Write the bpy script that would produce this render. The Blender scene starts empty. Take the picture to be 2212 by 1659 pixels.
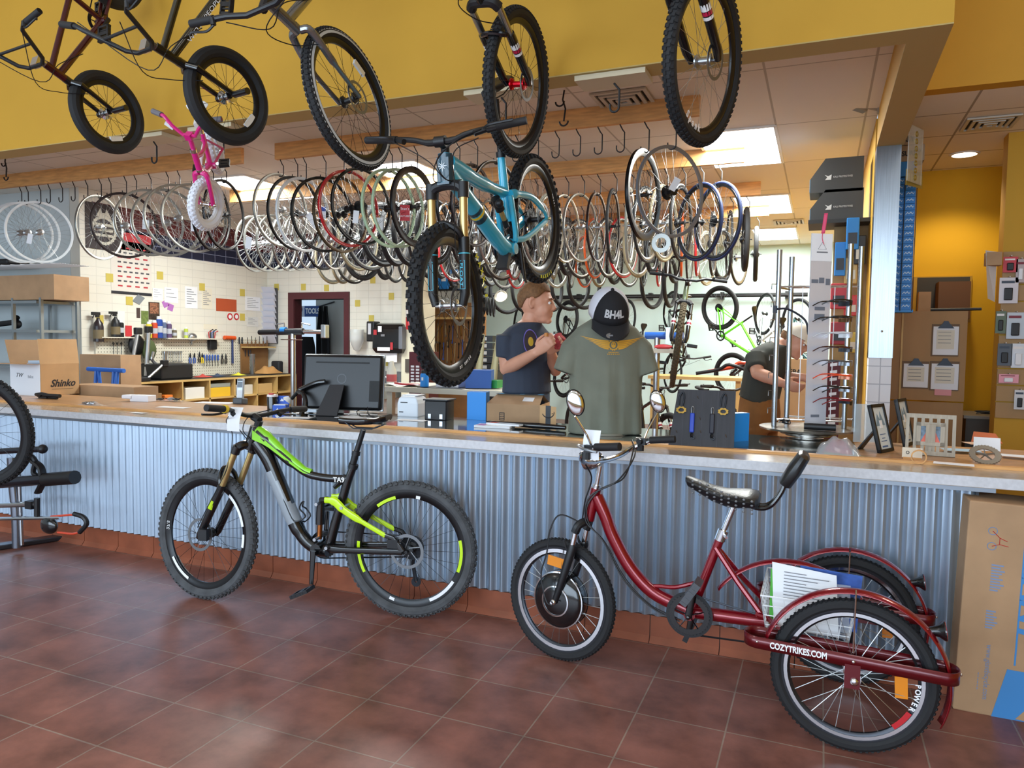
EXPOSURE, SKY, LAMP, PANEL, SHOP, WIN = 0.0, 0.95, 6.0, 110, 14, 600
import bpy, bmesh, math, random
from mathutils import Matrix, Vector
PI = math.pi
sc = bpy.context.scene
COL = sc.collection
rnd = random.Random(7)
# camera solve (pixels of the 2212x1659 frame)
F_, CX, CY, EYE = 1585.0, 1106.0, 829.5, 1.44
_p, _yw, _rl = math.radians(3.3), math.radians(22.75), math.radians(0.77)
_fh = Vector((-math.sin(_yw), math.cos(_yw), 0)); _r0 = Vector((math.cos(_yw), math.sin(_yw), 0)); _z = Vector((0, 0, 1))
FW = _fh*math.cos(_p) - _z*math.sin(_p); _u0 = _fh*math.sin(_p) + _z*math.cos(_p)
RT = _r0*math.cos(_rl) + _u0*math.sin(_rl); UP = -_r0*math.sin(_rl) + _u0*math.cos(_rl)
def ray(px, py): return FW + RT*((px-CX)/F_) - UP*((py-CY)/F_)
def atY(px, py, Y): d = ray(px, py); return Vector((0, 0, EYE)) + d*(Y/d.y)
def atX(px, py, X): d = ray(px, py); return Vector((0, 0, EYE)) + d*(X/d.x)
def atZ(px, py, Z): d = ray(px, py); return Vector((0, 0, EYE)) + d*((Z-EYE)/d.z)
# materials
MATS = {}
def lin(h):
 h = h.lstrip('#'); c = [int(h[i:i+2], 16)/255 for i in (0, 2, 4)]
 return tuple(((x+.055)/1.055)**2.4 if x > .04045 else x/12.92 for x in c)
def M(name, col, rough=.5, metal=0., var=0., vs=8., bump=0., bs=60., coat=0., alpha=1., trans=0., emit=0., spec=.5, stretch=None):
 if name in MATS: return MATS[name]
 m = bpy.data.materials.new(name); m.use_nodes = True; nt = m.node_tree; N = nt.nodes; L = nt.links
 b = N['Principled BSDF']; c = lin(col) if isinstance(col, str) else col
 b.inputs['Base Color'].default_value = (*c, 1); b.inputs['Roughness'].default_value = rough; b.inputs['Metallic'].default_value = metal
 b.inputs['Specular IOR Level'].default_value = spec
 if coat: b.inputs['Coat Weight'].default_value = coat; b.inputs['Coat Roughness'].default_value = .08
 if alpha < 1: b.inputs['Alpha'].default_value = alpha
 if trans: b.inputs['Transmission Weight'].default_value = trans
 if emit: b.inputs['Emission Color'].default_value = (*c, 1); b.inputs['Emission Strength'].default_value = emit
 if var or bump:
  tc = N.new('ShaderNodeTexCoord'); mp = N.new('ShaderNodeMapping'); L.new(tc.outputs['Object'], mp.inputs['Vector'])
  if stretch: mp.inputs['Scale'].default_value = stretch
  if var:
   n = N.new('ShaderNodeTexNoise'); n.inputs['Scale'].default_value = vs; n.inputs['Detail'].default_value = 5
   L.new(mp.outputs[0], n.inputs['Vector'])
   mx = N.new('ShaderNodeMix'); mx.data_type = 'RGBA'
   mx.inputs[6].default_value = (*[x*(1-var) for x in c], 1); mx.inputs[7].default_value = (*[min(1, x*(1+var)) for x in c], 1)
   r = N.new('ShaderNodeMapRange'); r.inputs[1].default_value = .3; r.inputs[2].default_value = .7
   L.new(n.outputs[0], r.inputs[0]); L.new(r.outputs[0], mx.inputs[0]); L.new(mx.outputs[2], b.inputs['Base Color'])
  if bump:
   n2 = N.new('ShaderNodeTexNoise'); n2.inputs['Scale'].default_value = bs; L.new(mp.outputs[0], n2.inputs['Vector'])
   bp = N.new('ShaderNodeBump'); bp.inputs['Strength'].default_value = bump; bp.inputs['Distance'].default_value = .004
   L.new(n2.outputs[0], bp.inputs['Height']); L.new(bp.outputs[0], b.inputs['Normal'])
 MATS[name] = m; return m
# mesh builder
class B:
 def __init__(s): s.v = []; s.f = []; s.mi = []; s.cur = 0
 def add(s, vs, fs):
  o = len(s.v); s.v += [tuple(v) for v in vs]
  for f in fs: s.f.append(tuple(i+o for i in f)); s.mi.append(s.cur)
  return s
 def box(s, c, d, R=None):
  c = Vector(c); R = R or Matrix.Identity(3); h = Vector(d)*.5
  vs = [c + R @ Vector((x*h.x, y*h.y, z*h.z)) for x in (-1, 1) for y in (-1, 1) for z in (-1, 1)]
  return s.add(vs, [(0,1,3,2),(4,6,7,5),(0,4,5,1),(2,3,7,6),(0,2,6,4),(1,5,7,3)])
 def bx(s, x0, x1, y0, y1, z0, z1): return s.box(((x0+x1)/2, (y0+y1)/2, (z0+z1)/2), (abs(x1-x0), abs(y1-y0), abs(z1-z0)))
 def quad(s, a, b, c, d): return s.add([a, b, c, d], [(0, 1, 2, 3)])
 def grid(s, fn, nu, nv):
  vs = [fn(i/nu, j/nv) for j in range(nv+1) for i in range(nu+1)]
  return s.add(vs, [(j*(nu+1)+i, j*(nu+1)+i+1, (j+1)*(nu+1)+i+1, (j+1)*(nu+1)+i) for j in range(nv) for i in range(nu)])
 def loft(s, rings, cap=True, closed=False):
  n = len(rings[0]); vs = [p for r in rings for p in r]; fs = []
  m = len(rings)
  for k in range(m if closed else m-1):
   a = k*n; b2 = ((k+1) % m)*n
   for i in range(n): fs.append((a+i, a+(i+1) % n, b2+(i+1) % n, b2+i))
  if cap and not closed: fs.append(tuple(range(n))[::-1]); fs.append(tuple(range((m-1)*n, m*n)))
  return s.add(vs, fs)
 def tube(s, pts, r, n=8, closed=False, cap=True, flat=1., up=None):
  P = [Vector(p) for p in pts]; m = len(P); rr = r if isinstance(r, (list, tuple)) else [r]*m
  rings = []; t0 = None; nrm = None
  for i in range(m):
   a = P[(i-1) % m] if (closed or i) else P[0]; b = P[(i+1) % m] if (closed or i < m-1) else P[-1]
   t = (b-a)
   if t.length < 1e-9: t = Vector((0, 0, 1))
   t.normalize()
   if nrm is None:
    h = Vector(up) if up else (Vector((0, 0, 1)) if abs(t.z) < .9 else Vector((1, 0, 0)))
    nrm = (h - t*h.dot(t)).normalized()
   else:
    nrm = nrm - t*nrm.dot(t)
    if nrm.length < 1e-6: nrm = t.orthogonal()
    nrm.normalize()
   bn = t.cross(nrm); q = rr[i]
   rings.append([P[i] + nrm*(q*math.cos(2*PI*k/n)) + bn*(q*flat*math.sin(2*PI*k/n)) for k in range(n)])
  return s.loft(rings, cap, closed)
 def cyl(s, a, b, r0, r1=None, n=14): return s.tube([a, b], [r0, r0 if r1 is None else r1], n)
 def lathe(s, prof, n=32, o=(0, 0, 0), ax=(0, 0, 1), close=False, cap=False):
  ax = Vector(ax).normalized(); u = ax.orthogonal().normalized(); w = ax.cross(u); o = Vector(o); k = len(prof)
  vs = [o + ax*h + (u*math.cos(2*PI*i/n) + w*math.sin(2*PI*i/n))*r for i in range(n) for (r, h) in prof]
  fs = [(i*k+j, ((i+1) % n)*k+j, ((i+1) % n)*k+(j+1) % k, i*k+(j+1) % k) for i in range(n) for j in range(k if close else k-1)]
  s.add(vs, fs)
  return s
 def sph(s, c, r, n=12, m=8, R=None):
  r = r if isinstance(r, (list, tuple)) else (r, r, r); c = Vector(c); R = R or Matrix.Identity(3)
  rings = []
  for j in range(1, m):
   t = PI*j/m
   rings.append([c + R @ Vector((r[0]*math.sin(t)*math.cos(2*PI*i/n), r[1]*math.sin(t)*math.sin(2*PI*i/n), r[2]*math.cos(t))) for i in range(n)])
  o = len(s.v); s.loft(rings, False); k = len(s.v)
  s.v += [tuple(c + R @ Vector((0, 0, r[2]))), tuple(c - R @ Vector((0, 0, r[2])))]
  for i in range(n):
   s.f.append((k, o+(i+1) % n, o+i)); s.mi.append(s.cur); q = o+(m-2)*n; s.f.append((k+1, q+i, q+(i+1) % n)); s.mi.append(s.cur)
  return s
 def prism(s, poly, o, ux, uy, th):
  o = Vector(o); ux = Vector(ux); uy = Vector(uy); nz = ux.cross(uy).normalized()*th; n = len(poly)
  a = [o + ux*x + uy*y - nz*.5 for x, y in poly]; b = [p + nz for p in a]
  return s.add(a+b, [tuple(range(n))[::-1], tuple(range(n, 2*n))] + [(i, (i+1) % n, (i+1) % n+n, i+n) for i in range(n)])
 def xf(s, Mx, i0=0):
  for i in range(i0, len(s.v)): s.v[i] = tuple(Mx @ Vector(s.v[i]))
  return s
def cat(pts, k=6, closed=False):
 """Catmull-Rom through pts"""
 P = [Vector(p) for p in pts]; n = len(P); out = []
 for i in range(n if closed else n-1):
  p0 = P[(i-1) % n] if (closed or i) else P[0]*2-P[1]; p1 = P[i]; p2 = P[(i+1) % n]
  p3 = P[(i+2) % n] if (closed or i < n-2) else P[-1]*2-P[-2]
  for j in range(k):
   t = j/k
   out.append(.5*((2*p1)+(p2-p0)*t+(2*p0-5*p1+4*p2-p3)*t*t+(3*p1-p0-3*p2+p3)*t**3))
 if not closed: out.append(P[-1])
 return out
def arc(c, r, a0, a1, n, ux=(1, 0, 0), uy=(0, 0, 1)):
 c = Vector(c); ux = Vector(ux); uy = Vector(uy)
 return [c + ux*(r*math.cos(a0+(a1-a0)*i/n)) + uy*(r*math.sin(a0+(a1-a0)*i/n)) for i in range(n+1)]
# objects
WM = {}
WN = dict(world=False, smooth=False); NS = dict(smooth=False)
def tag(o, label=None, cat_=None, group=None, kind=None):
 if label: o['label'] = label
 if cat_: o['category'] = cat_
 if group: o['group'] = group
 if kind: o['kind'] = kind
 return o
def finish(me, mat, smooth, ang=35):
 for m in (mat if isinstance(mat, (list, tuple)) else [mat]): me.materials.append(m)
 if smooth:
  me.shade_smooth(); me.set_sharp_from_angle(angle=math.radians(ang))
SPLIT = {'crank_arm','brake_caliper','stanchion','saddle_dimples','rim_decals','guard_bar','brake_arms','pivot_bolts','seat_stay','fork_lowers','axle_nut','seat_clamp','cables','fine_print','small_labels','backrest_tube','saddle_rails','sticky_notes','brake_lever'}
def comps(b):
 par = list(range(len(b.v)))
 def fd(i):
  while par[i] != i: par[i] = par[par[i]]; i = par[i]
  return i
 for f in b.f:
  for k in f[1:]: par[fd(k)] = fd(f[0])
 g = {}
 for f, m in zip(b.f, b.mi): g.setdefault(fd(f[0]), []).append((f, m))
 out = []
 for fs in g.values():
  n = B(); mp = {}
  for f, m in fs:
   for i in f:
    if i not in mp: mp[i] = len(n.v); n.v.append(b.v[i])
   n.f.append(tuple(mp[i] for i in f)); n.mi.append(m)
  out.append(n)
 return out
def obj(name, b, mat, parent=None, label=None, **k):
 if label: k['label'] = label
 if name in SPLIT:
  r = None
  for n in comps(b):
   if isinstance(mat, (list, tuple)): o = obj1(name, n, mat[n.mi[0]], parent, **k)
   else: o = obj1(name, n, mat, parent, **k)
   r = r or o
  return r
 return obj1(name, b, mat, parent, **k)
def obj1(name, b, mat, parent=None, label=None, world=None, smooth=True, xf=None, kind=None, origin=None, bevel=0.):
 me = bpy.data.meshes.new(name)
 vs = b.v
 if xf is not None: vs = [tuple(xf @ Vector(v)) for v in vs]
 o = bpy.data.objects.new(name, me); COL.objects.link(o); Mx = Matrix.Identity(4)
 if parent is not None:
  o.parent = parent; Mx = WM.get(parent.name, Mx)
  if world is None or world:
   if Mx != Matrix.Identity(4) and world is not False:
    iv = Mx.inverted(); vs = [tuple(iv @ Vector(v)) for v in vs]
 elif world is not False:
  if origin is None and vs:
   n = len(vs); lo = [min(v[i] for v in vs) for i in range(3)]; hi = [max(v[i] for v in vs) for i in range(3)]
   origin = ((lo[0]+hi[0])/2, (lo[1]+hi[1])/2, lo[2])
  if origin is not None:
   oo = Vector(origin); vs = [tuple(Vector(v)-oo) for v in vs]; Mx = Matrix.Translation(oo); o.location = oo
 WM[o.name] = Mx
 me.from_pydata(vs, [], b.f)
 if isinstance(mat, (list, tuple)): me.polygons.foreach_set('material_index', b.mi)
 bm = bmesh.new(); bm.from_mesh(me); bmesh.ops.recalc_face_normals(bm, faces=bm.faces)
 bm.to_mesh(me); bm.free()
 finish(me, mat, smooth)
 if bevel:
  m = o.modifiers.new('bevel', 'BEVEL'); m.width = bevel; m.segments = 2; m.limit_method = 'ANGLE'
 if label: o['label'] = label
 if kind: o['kind'] = kind
 return o
def thing(name, label, cat_, loc=(0, 0, 0), group=None, Mx=None):
 o = bpy.data.objects.new(name, None); COL.objects.link(o); o.empty_display_size = .05
 Mx = Mx if Mx is not None else Matrix.Translation(Vector(loc)); o.matrix_world = Mx; WM[o.name] = Mx.copy()
 return tag(o, label, cat_, group)
def solo(name, b, mat, label, cat_, group=None, **k):
 return tag(obj(name, b, mat, **k), label, cat_, group)
def struct(name, b, mat, **k): return tag(obj(name, b, mat, **k), kind='structure')
def kids(o): return [c for c in bpy.data.objects if c.parent == o]
CH = {}
def dup(root, Mx, label=None, group=None):
 def rec(o, par):
  c = o.copy(); COL.objects.link(c)
  if par: c.parent = par; c.matrix_parent_inverse = o.matrix_parent_inverse
  if o.name not in CH: CH[o.name] = kids(o)
  for k in CH[o.name]: rec(k, c)
  return c
 r = rec(root, None); r.matrix_world = Mx
 if label: r['label'] = label
 if group: r['group'] = group
 return r
def text(name, s, o, ux, uy, size, mat, parent, ext=.0006, world=None, fit=None, shear=0., bold=0., align='CENTER', xf=None):
 """lettering: s centred on o, reading along ux, upright along uy"""
 cu = bpy.data.curves.new('t', 'FONT'); cu.body = s; cu.size = size; cu.align_x = align; cu.align_y = 'CENTER'; cu.extrude = ext; cu.shear = shear; cu.offset = bold; cu.resolution_u = 3
 t = bpy.data.objects.new('t', cu); COL.objects.link(t); dg = bpy.context.evaluated_depsgraph_get()
 me = bpy.data.meshes.new_from_object(t.evaluated_get(dg)); bpy.data.objects.remove(t); bpy.data.curves.remove(cu)
 ux = Vector(ux).normalized(); uy = Vector(uy).normalized(); n = ux.cross(uy); o = Vector(o)
 k = 1.
 if fit:
  xs = [v.co.x for v in me.vertices]
  if xs: k = fit/max(1e-6, max(xs)-min(xs))
 b = B(); b.add([o + ux*(v.co.x*k) + uy*v.co.y + n*(v.co.z+ext) for v in me.vertices], [tuple(p.vertices) for p in me.polygons])
 bpy.data.meshes.remove(me)
 return obj(name, b, mat, parent, smooth=False, world=world, xf=xf)
def remesh(o, vox=.008, it=3, fac=.5):
 """turn the object's mesh into one continuous skin"""
 m = o.modifiers.new('r', 'REMESH'); m.mode = 'VOXEL'; m.voxel_size = vox
 if it: s = o.modifiers.new('s', 'SMOOTH'); s.iterations = it; s.factor = fac
 dg = bpy.context.evaluated_depsgraph_get(); me = bpy.data.meshes.new_from_object(o.evaluated_get(dg))
 mats = list(o.data.materials); o.modifiers.clear(); o.data = me
 me.materials.clear()
 for x in mats: me.materials.append(x)
 me.shade_smooth(); return o
# palette
BLK = M('black_plastic', '#15161a', .45); GLOSSBLK = M('gloss_black', '#0d0e12', .18, coat=.6); RUB = M('rubber', '#1b1c1f', .75, bump=.2)
DUSTY = M('dusty_rubber', '#4a4c4f', .85, var=.28, vs=14); GRIP = M('grip_rubber', '#1c1c1f', .7); STEEL = M('steel', '#b9bcc0', .28, 1.)
CHROME = M('chrome', '#dcdfe4', .12, 1.); ALU = M('aluminium', '#b4b8bc', .35, 1.); DKMET = M('dark_metal', '#33353a', .4, .8)
SPOKE = M('spoke_steel', '#a9acae', .35, .8); SPOKEB = M('black_spoke', '#26272a', .35, .6); GOLD = M('gold_stanchion', '#cbb178', .3, .8)
WHITE = M('white_paper', '#eceef2', .7); CARD = M('cardboard', '#ae8c6a', .85, var=.12, vs=5); CARD2 = M('light_cardboard', '#cda578', .85, var=.08, vs=5)
WOOD = M('pine_wood', '#d19a5c', .6, var=.2, vs=6, stretch=(1, 8, 8)); RED = M('red_enamel', '#c21f28', .3, coat=.4)
MINT = M('mint_enamel', '#b9d3b4', .35); SILV = M('silver_rim', '#a6a7a3', .3, .8); GREYRIM = M('grey_rim', '#8d9197', .4, .4); BLKRIM = M('black_rim', '#17171a', .3, .3)
BLUE = M('blue_card', '#1f7fd0', .5); YEL = M('yellow_card', '#f0cf2a', .7); LIME = M('lime_paint', '#c6ee12', .3, coat=.4)
INK = M('ink_print', '#26262b', .7); WINK = M('white_print', '#f2f3f5', .6); GREEN = M('green_paint', '#6fe02c', .35, coat=.3)
# camera
cd = bpy.data.cameras.new('camera'); cam = bpy.data.objects.new('camera', cd); COL.objects.link(cam)
cd.sensor_fit = 'HORIZONTAL'; cd.sensor_width = 36; cd.lens = F_/2212*36; cd.clip_start = .02
_m = Matrix((RT, UP, -FW)).transposed().to_4x4(); _m.translation = (0, 0, EYE); cam.matrix_world = _m; sc.camera = cam
sc.view_settings.view_transform = 'Standard'; sc.view_settings.look = 'None'; sc.view_settings.gamma = 1; sc.view_settings.exposure = EXPOSURE
w = bpy.data.worlds.new('world'); sc.world = w; w.use_nodes = True
w.node_tree.nodes['Background'].inputs[0].default_value = (.62, .80, 1., 1); w.node_tree.nodes['Background'].inputs[1].default_value = SKY
# floor: square terracotta tiles
def tile_floor():
 m = bpy.data.materials.new('terracotta_tiles'); m.use_nodes = True; nt = m.node_tree; N = nt.nodes; L = nt.links; b = N['Principled BSDF']
 tc = N.new('ShaderNodeTexCoord'); mp = N.new('ShaderNodeMapping'); mp.inputs['Location'].default_value = (1.626+.337*60, -3.436+.337*60, 0)
 L.new(tc.outputs['Object'], mp.inputs[0])
 br = N.new('ShaderNodeTexBrick'); br.offset = 0; br.squash = 1; br.inputs['Scale'].default_value = 1
 br.inputs['Brick Width'].default_value = .337; br.inputs['Row Height'].default_value = .337; br.inputs['Mortar Size'].default_value = .0035; br.inputs['Mortar Smooth'].default_value = .3
 br.inputs['Color1'].default_value = (*lin('#86564a'), 1); br.inputs['Color2'].default_value = (*lin('#906054'), 1); br.inputs['Mortar'].default_value = (*lin('#9b8678'), 1)
 L.new(mp.outputs[0], br.inputs['Vector'])
 n = N.new('ShaderNodeTexNoise'); n.inputs['Scale'].default_value = 4.5; n.inputs['Detail'].default_value = 7; n.inputs['Roughness'].default_value = .62; L.new(tc.outputs['Object'], n.inputs['Vector'])
 r = N.new('ShaderNodeMapRange'); r.inputs[1].default_value = .3; r.inputs[2].default_value = .72; r.inputs[3].default_value = .5; r.inputs[4].default_value = 1.3; L.new(n.outputs[0], r.inputs[0])
 mx = N.new('ShaderNodeMix'); mx.data_type = 'RGBA'; mx.blend_type = 'MULTIPLY'; mx.inputs[0].default_value = 1; L.new(br.outputs['Color'], mx.inputs[6]); L.new(r.outputs[0], mx.inputs[7])
 L.new(mx.outputs[2], b.inputs['Base Color']); b.inputs['Roughness'].default_value = .32; b.inputs['Specular IOR Level'].default_value = .4
 bp = N.new('ShaderNodeBump'); bp.inputs['Strength'].default_value = .35; bp.inputs['Distance'].default_value = .003; bp.invert = True; L.new(br.outputs['Fac'], bp.inputs['Height']); L.new(bp.outputs[0], b.inputs['Normal'])
 return m
TILE = tile_floor()
struct('floor', B().bx(-10, 4.5, -4, 13.4, -.1, 0), TILE, origin=(0, 0, 0), smooth=False)
YELW = M('yellow_paint', '#c4952c', .75, var=.06, vs=1.2); YELD = M('golden_yellow_paint', '#d9a406', .75, var=.05, vs=1.)
TANP = M('tan_paint', '#b59d63', .8); WALLG = M('pale_grey_paint', '#c7cfd0', .8, var=.03, vs=2); CREAM = M('cream_paint', '#dcd8c0', .7)
def grid_mat(name, col, line, sx, sy, lw, rough=.85, rot=None, off=(0, 0, 0), stag=0., bmp=.2):
 m = bpy.data.materials.new(name); m.use_nodes = True; nt = m.node_tree; N = nt.nodes; L = nt.links; b = N['Principled BSDF']
 tc = N.new('ShaderNodeTexCoord'); mp = N.new('ShaderNodeMapping'); mp.inputs['Location'].default_value = off
 if rot: mp.inputs['Rotation'].default_value = rot
 L.new(tc.outputs['Object'], mp.inputs[0]); br = N.new('ShaderNodeTexBrick'); br.offset = stag; br.inputs['Scale'].default_value = 1
 br.inputs['Brick Width'].default_value = sx; br.inputs['Row Height'].default_value = sy; br.inputs['Mortar Size'].default_value = lw; br.inputs['Mortar Smooth'].default_value = .2
 c = lin(col); br.inputs['Color1'].default_value = (*[x*.97 for x in c], 1); br.inputs['Color2'].default_value = (*c, 1); br.inputs['Mortar'].default_value = (*lin(line), 1)
 L.new(mp.outputs[0], br.inputs['Vector']); L.new(br.outputs['Color'], b.inputs['Base Color']); b.inputs['Roughness'].default_value = rough
 bp = N.new('ShaderNodeBump'); bp.inputs['Strength'].default_value = bmp; bp.inputs['Distance'].default_value = .004; bp.invert = True; L.new(br.outputs['Fac'], bp.inputs['Height']); L.new(bp.outputs[0], b.inputs['Normal'])
 return m
CEILM = grid_mat('ceiling_tile', '#e6e1d6', '#b5afa2', .61, 1.22, .008, off=(.98+.61*30, -5.97+1.22*30, 0))
CEILR = grid_mat('ceiling_tile_white', '#f0ece2', '#a59d8e', .61, .61, .009, off=(.32+6.1, -5.5+6.1, 0))
HY, HZ = 3.78, 2.86
struct('ceiling', B().bx(-10, .32, 3.9, 13.4, 3.1, 3.16), CEILM, origin=(0, 0, 3.1), smooth=False)
struct('ceiling_right', B().bx(.47, 4.5, 5.62, 13.4, 3.1, 3.16), CEILR, origin=(0, 0, 3.1), smooth=False)
struct('ceiling_front', B().bx(-10, 4.5, -4, 5.6, 4.7, 4.76), M('front_ceiling_paint', '#e6dfcf', .9), smooth=False)
b = B(); b.bx(-10, .4885, HY, 3.95, HZ+.002, 4.7)
struct('wall_header', b, YELW, smooth=False)
b = B(); b.bx(.318, .4885, 3.95, 5.9, HZ+.002, 4.7)
struct('wall_return', b, YELW, smooth=False)
b = B(); b.bx(-10, .4885, HY, 3.95, HZ-.004, HZ+.002); b.bx(.318, .4885, 3.95, 5.9, HZ-.004, HZ+.002)
struct('trim_1', b, TANP, smooth=False)
struct('wall_bulkhead_right', B().bx(.4885, 4.5, 5.5, 5.62, 3.1, 4.7), YELW, smooth=False)
BLOCK = grid_mat('white_glazed_block', '#e3e0d4', '#cfccc0', .2, .1015, .0035, rough=.35, rot=(PI/2, 0, 0), stag=0., bmp=.3)
BLOCKX = grid_mat('white_glazed_block_side', '#e3e0d4', '#d2cfc4', .2, .1015, .0035, rough=.35, rot=(PI/2, PI/2, 0), stag=0., bmp=.3)
struct('wall_left', B().bx(-7.85, -7.7, 5.772, 8.95, 0, 3.1), BLOCKX, smooth=False, origin=(-7.7, 5.77, 0))
struct('wall_left_front', B().bx(-10, -7.852, 5.77, 5.9, 0, 3.1), WALLG, smooth=False)
struct('wall_far_left', B().bx(-10.1, -10, -4, 5.9, 0, 4.7), WALLG, smooth=False)
struct('wall_far_right', B().bx(4.4, 4.5, -4, 13.4, 0, 4.7), YELW, smooth=False)
b = B(); b.bx(-7.7, -7.19, 8.8, 8.95, 0, 3.1); b.bx(-6.3, -5.3, 8.8, 8.95, 0, 3.1); b.bx(-7.19, -6.3, 8.8, 8.95, 2.02, 3.1)
struct('wall_door', b, BLOCK, smooth=False, origin=(-7.7, 8.8, 0))
struct('wall_post', B().bx(-5.3, -5.0, 8.7, 9.1, 0, 3.1), CREAM, smooth=False)
struct('wall_side_passage', B().bx(-6.198, -6.08, 8.952, 13.2, 0, 3.1), M('grey_passage_paint', '#8f918f', .8), smooth=False)
struct('wall_back', B().bx(-6.078, 4.5, 13.0, 13.2, 0, 3.1), M('pale_aqua_paint', '#cde6e4', .8, var=.03, vs=1.5), smooth=False)
struct('wall_closet', B().bx(-8.2, -6.2, 10.6, 10.75, 0, 3.1), M('closet_paint', '#b9bcb8', .8), smooth=False)
struct('wall_closet_side', B().bx(-6.28, -6.2, 8.95, 10.6, 0, 3.1), CREAM, smooth=False)
MAROON = M('maroon_paint', '#4d1a22', .45)
b = B(); b.bx(-7.29, -7.19, 8.77, 8.96, 0, 2.12); b.bx(-6.3, -6.215, 8.77, 8.96, 0, 2.12); b.bx(-7.19, -6.3, 8.77, 8.96, 2.02, 2.12)
struct('door_1', b, MAROON, smooth=False)
struct('wall_partition', B().bx(.318, .45, 6.05, 12.9, 0, 3.1), YELW, smooth=False)
struct('wall_right_back', B().bx(.45, 4.5, 8.0, 8.12, 0, 3.1), YELD, smooth=False)
struct('wall_right_jut', B().bx(1.28, 4.5, 6.78, 6.95, 0, 3.1), YELW, smooth=False)
struct('wall_storefront_sill', B().bx(-10, 4.5, -4.1, -4, 0, .5), CREAM, smooth=False)
struct('wall_storefront_head', B().bx(-10, 4.5, -4.1, -4, 3.6, 4.7), CREAM, smooth=False)
col = thing('clad_column', 'steel clad square column at the end of the counter', 'column', (.4, 5.95, 0))
BRUSH = M('brushed_steel', '#8e9297', .25, 1., var=.1, vs=3, stretch=(40, 40, 1))
obj('steel_cladding', B().bx(.318, .475, 5.875, 6.05, 1.36, HZ-.004), BRUSH, col, smooth=False)
obj('tiled_base', B().bx(.322, .471, 5.88, 6.05, 0, 1.36), grid_mat('column_tile', '#e9ebf0', '#b9bcc4', .11, .13, .004, rot=(PI/2, 0, 0)), col, smooth=False)
obj('screw_head', B().sph((.40, 5.874, 1.55), .008, 8, 6), CHROME, col)
# ceiling lights, vents
LENS = M('light_lens', '#f4f8ff', .5, emit=LAMP); FRAMEW = M('white_metal', '#e6e6e2', .5)
def light(x, y, lab, n=0):
 t = thing('ceiling_light', lab, 'light', (x, y, 3.1), 'ceiling panel lights')
 b = B(); w, l = .30, .60
 for s in (-1, 1): b.bx(x+s*w-.012, x+s*w+.012, y-l, y+l, 3.085, 3.099); b.bx(x-w, x+w, y+s*l-.012, y+s*l+.012, 3.085, 3.099)
 obj('light_frame', b, FRAMEW, t, smooth=False)
 obj('diffuser', B().bx(x-w+.012, x+w-.012, y-l+.012, y+l-.012, 3.088, 3.096), LENS, t, smooth=False)
light(-.675, 6.56, 'glowing ceiling panel light nearest the steel column, largest of the right three')
light(-.675, 9.25, 'glowing ceiling panel light, middle of the right three')
light(-.675, 11.7, 'glowing ceiling panel light farthest back, above the pale back wall')
light(-5.75, 6.5, 'glowing ceiling panel light behind the pink child bike')
light(-3.8, 6.55, 'glowing ceiling panel light behind the handlebar of the turquoise bike')
light(-3.8, 9.6, 'glowing ceiling panel light added unseen behind the hanging wheels')  # unseen extra panel, added to light the left of the workshop
VENT = M('vent_metal', '#c4bfb2', .5); VDARK = M('vent_dark', '#2c2a26', .8)
def vent(x, y, s, lab, z=3.1, rings=4):
 t = thing('air_vent', lab, 'vent', (x, y, z)); b = B()
 for k in range(rings):
  r0 = s*(1-k/rings); r1 = r0-s/rings*.55; zz = z-.004-.004*k
  for sg in (-1, 1): b.bx(x-r0, x+r0, y+sg*r0, y+sg*r1, zz-.012, zz); b.bx(x+sg*r0, x+sg*r1, y-r1, y+r1, zz-.012, zz)
 obj('louvre', b, VENT, t, smooth=False); obj('duct', B().bx(x-s*.95, x+s*.95, y-s*.95, y+s*.95, z-.004, z-.001), VDARK, t, smooth=False)
vent(-1.29, 4.98, .19, 'square ceiling air vent with stepped louvres above the hook boards')
vent(1.09, 6.42, .17, 'square ceiling air vent in the white tiled ceiling at the right')
vent(.05, 8.6, .19, 'square ceiling air vent above the dark helmet boxes')
vent(-.45, 10.6, .19, 'square ceiling air vent between the two far panel lights')
t = thing('recessed_lamp', 'round recessed ceiling lamp glowing in the right room', 'light', (1.08, 7.4, 3.1))
obj('lamp_ring', B().lathe([(.115, 0), (.115, -.012), (.095, -.012), (.095, 0)], 28, (1.08, 7.4, 3.103)), FRAMEW, t)
obj('lamp_lens', B().lathe([(0.001, -.006), (.095, -.006), (.095, 0)], 28, (1.08, 7.4, 3.099)), M('warm_lens', '#fff3d8', .5, emit=6), t)
def lamp(kind, name, loc, e, size=.2, col=(1, 1, 1), rot=(0, 0, 0), sy=None, spot=None):
 l = bpy.data.lights.new(name, kind); l.energy = e; l.color = col; o = bpy.data.objects.new(name, l); COL.objects.link(o); o.location = loc; o.rotation_euler = rot
 if kind == 'AREA':
  l.size = size
  if sy: l.shape = 'RECTANGLE'; l.size_y = sy
 else: l.shadow_soft_size = size
 if spot: l.spot_size = spot; l.spot_blend = .6
 return o
for x, y in ((-.675, 6.56), (-.675, 9.25), (-.675, 11.7), (-5.75, 6.5), (-3.8, 6.55), (-3.8, 9.6)):  # the last position belongs to the added, unseen panel
 lamp('AREA', 'panel_light', (x, y, 3.07), PANEL, .56, (.95, 1, .96), sy=1.16)
lamp('SPOT', 'recessed_light', (1.08, 7.4, 3.05), 45, .05, (1, .85, .6), spot=2.2)
lamp('AREA', 'right_room_light', (2.6, 5.2, 4.5), 40, .8, (1, .95, .85))
for x in (-6, -2.5, 1): lamp('AREA', 'shop_ceiling_light', (x, .6, 4.6), SHOP, .9, (1, .97, .92))
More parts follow.
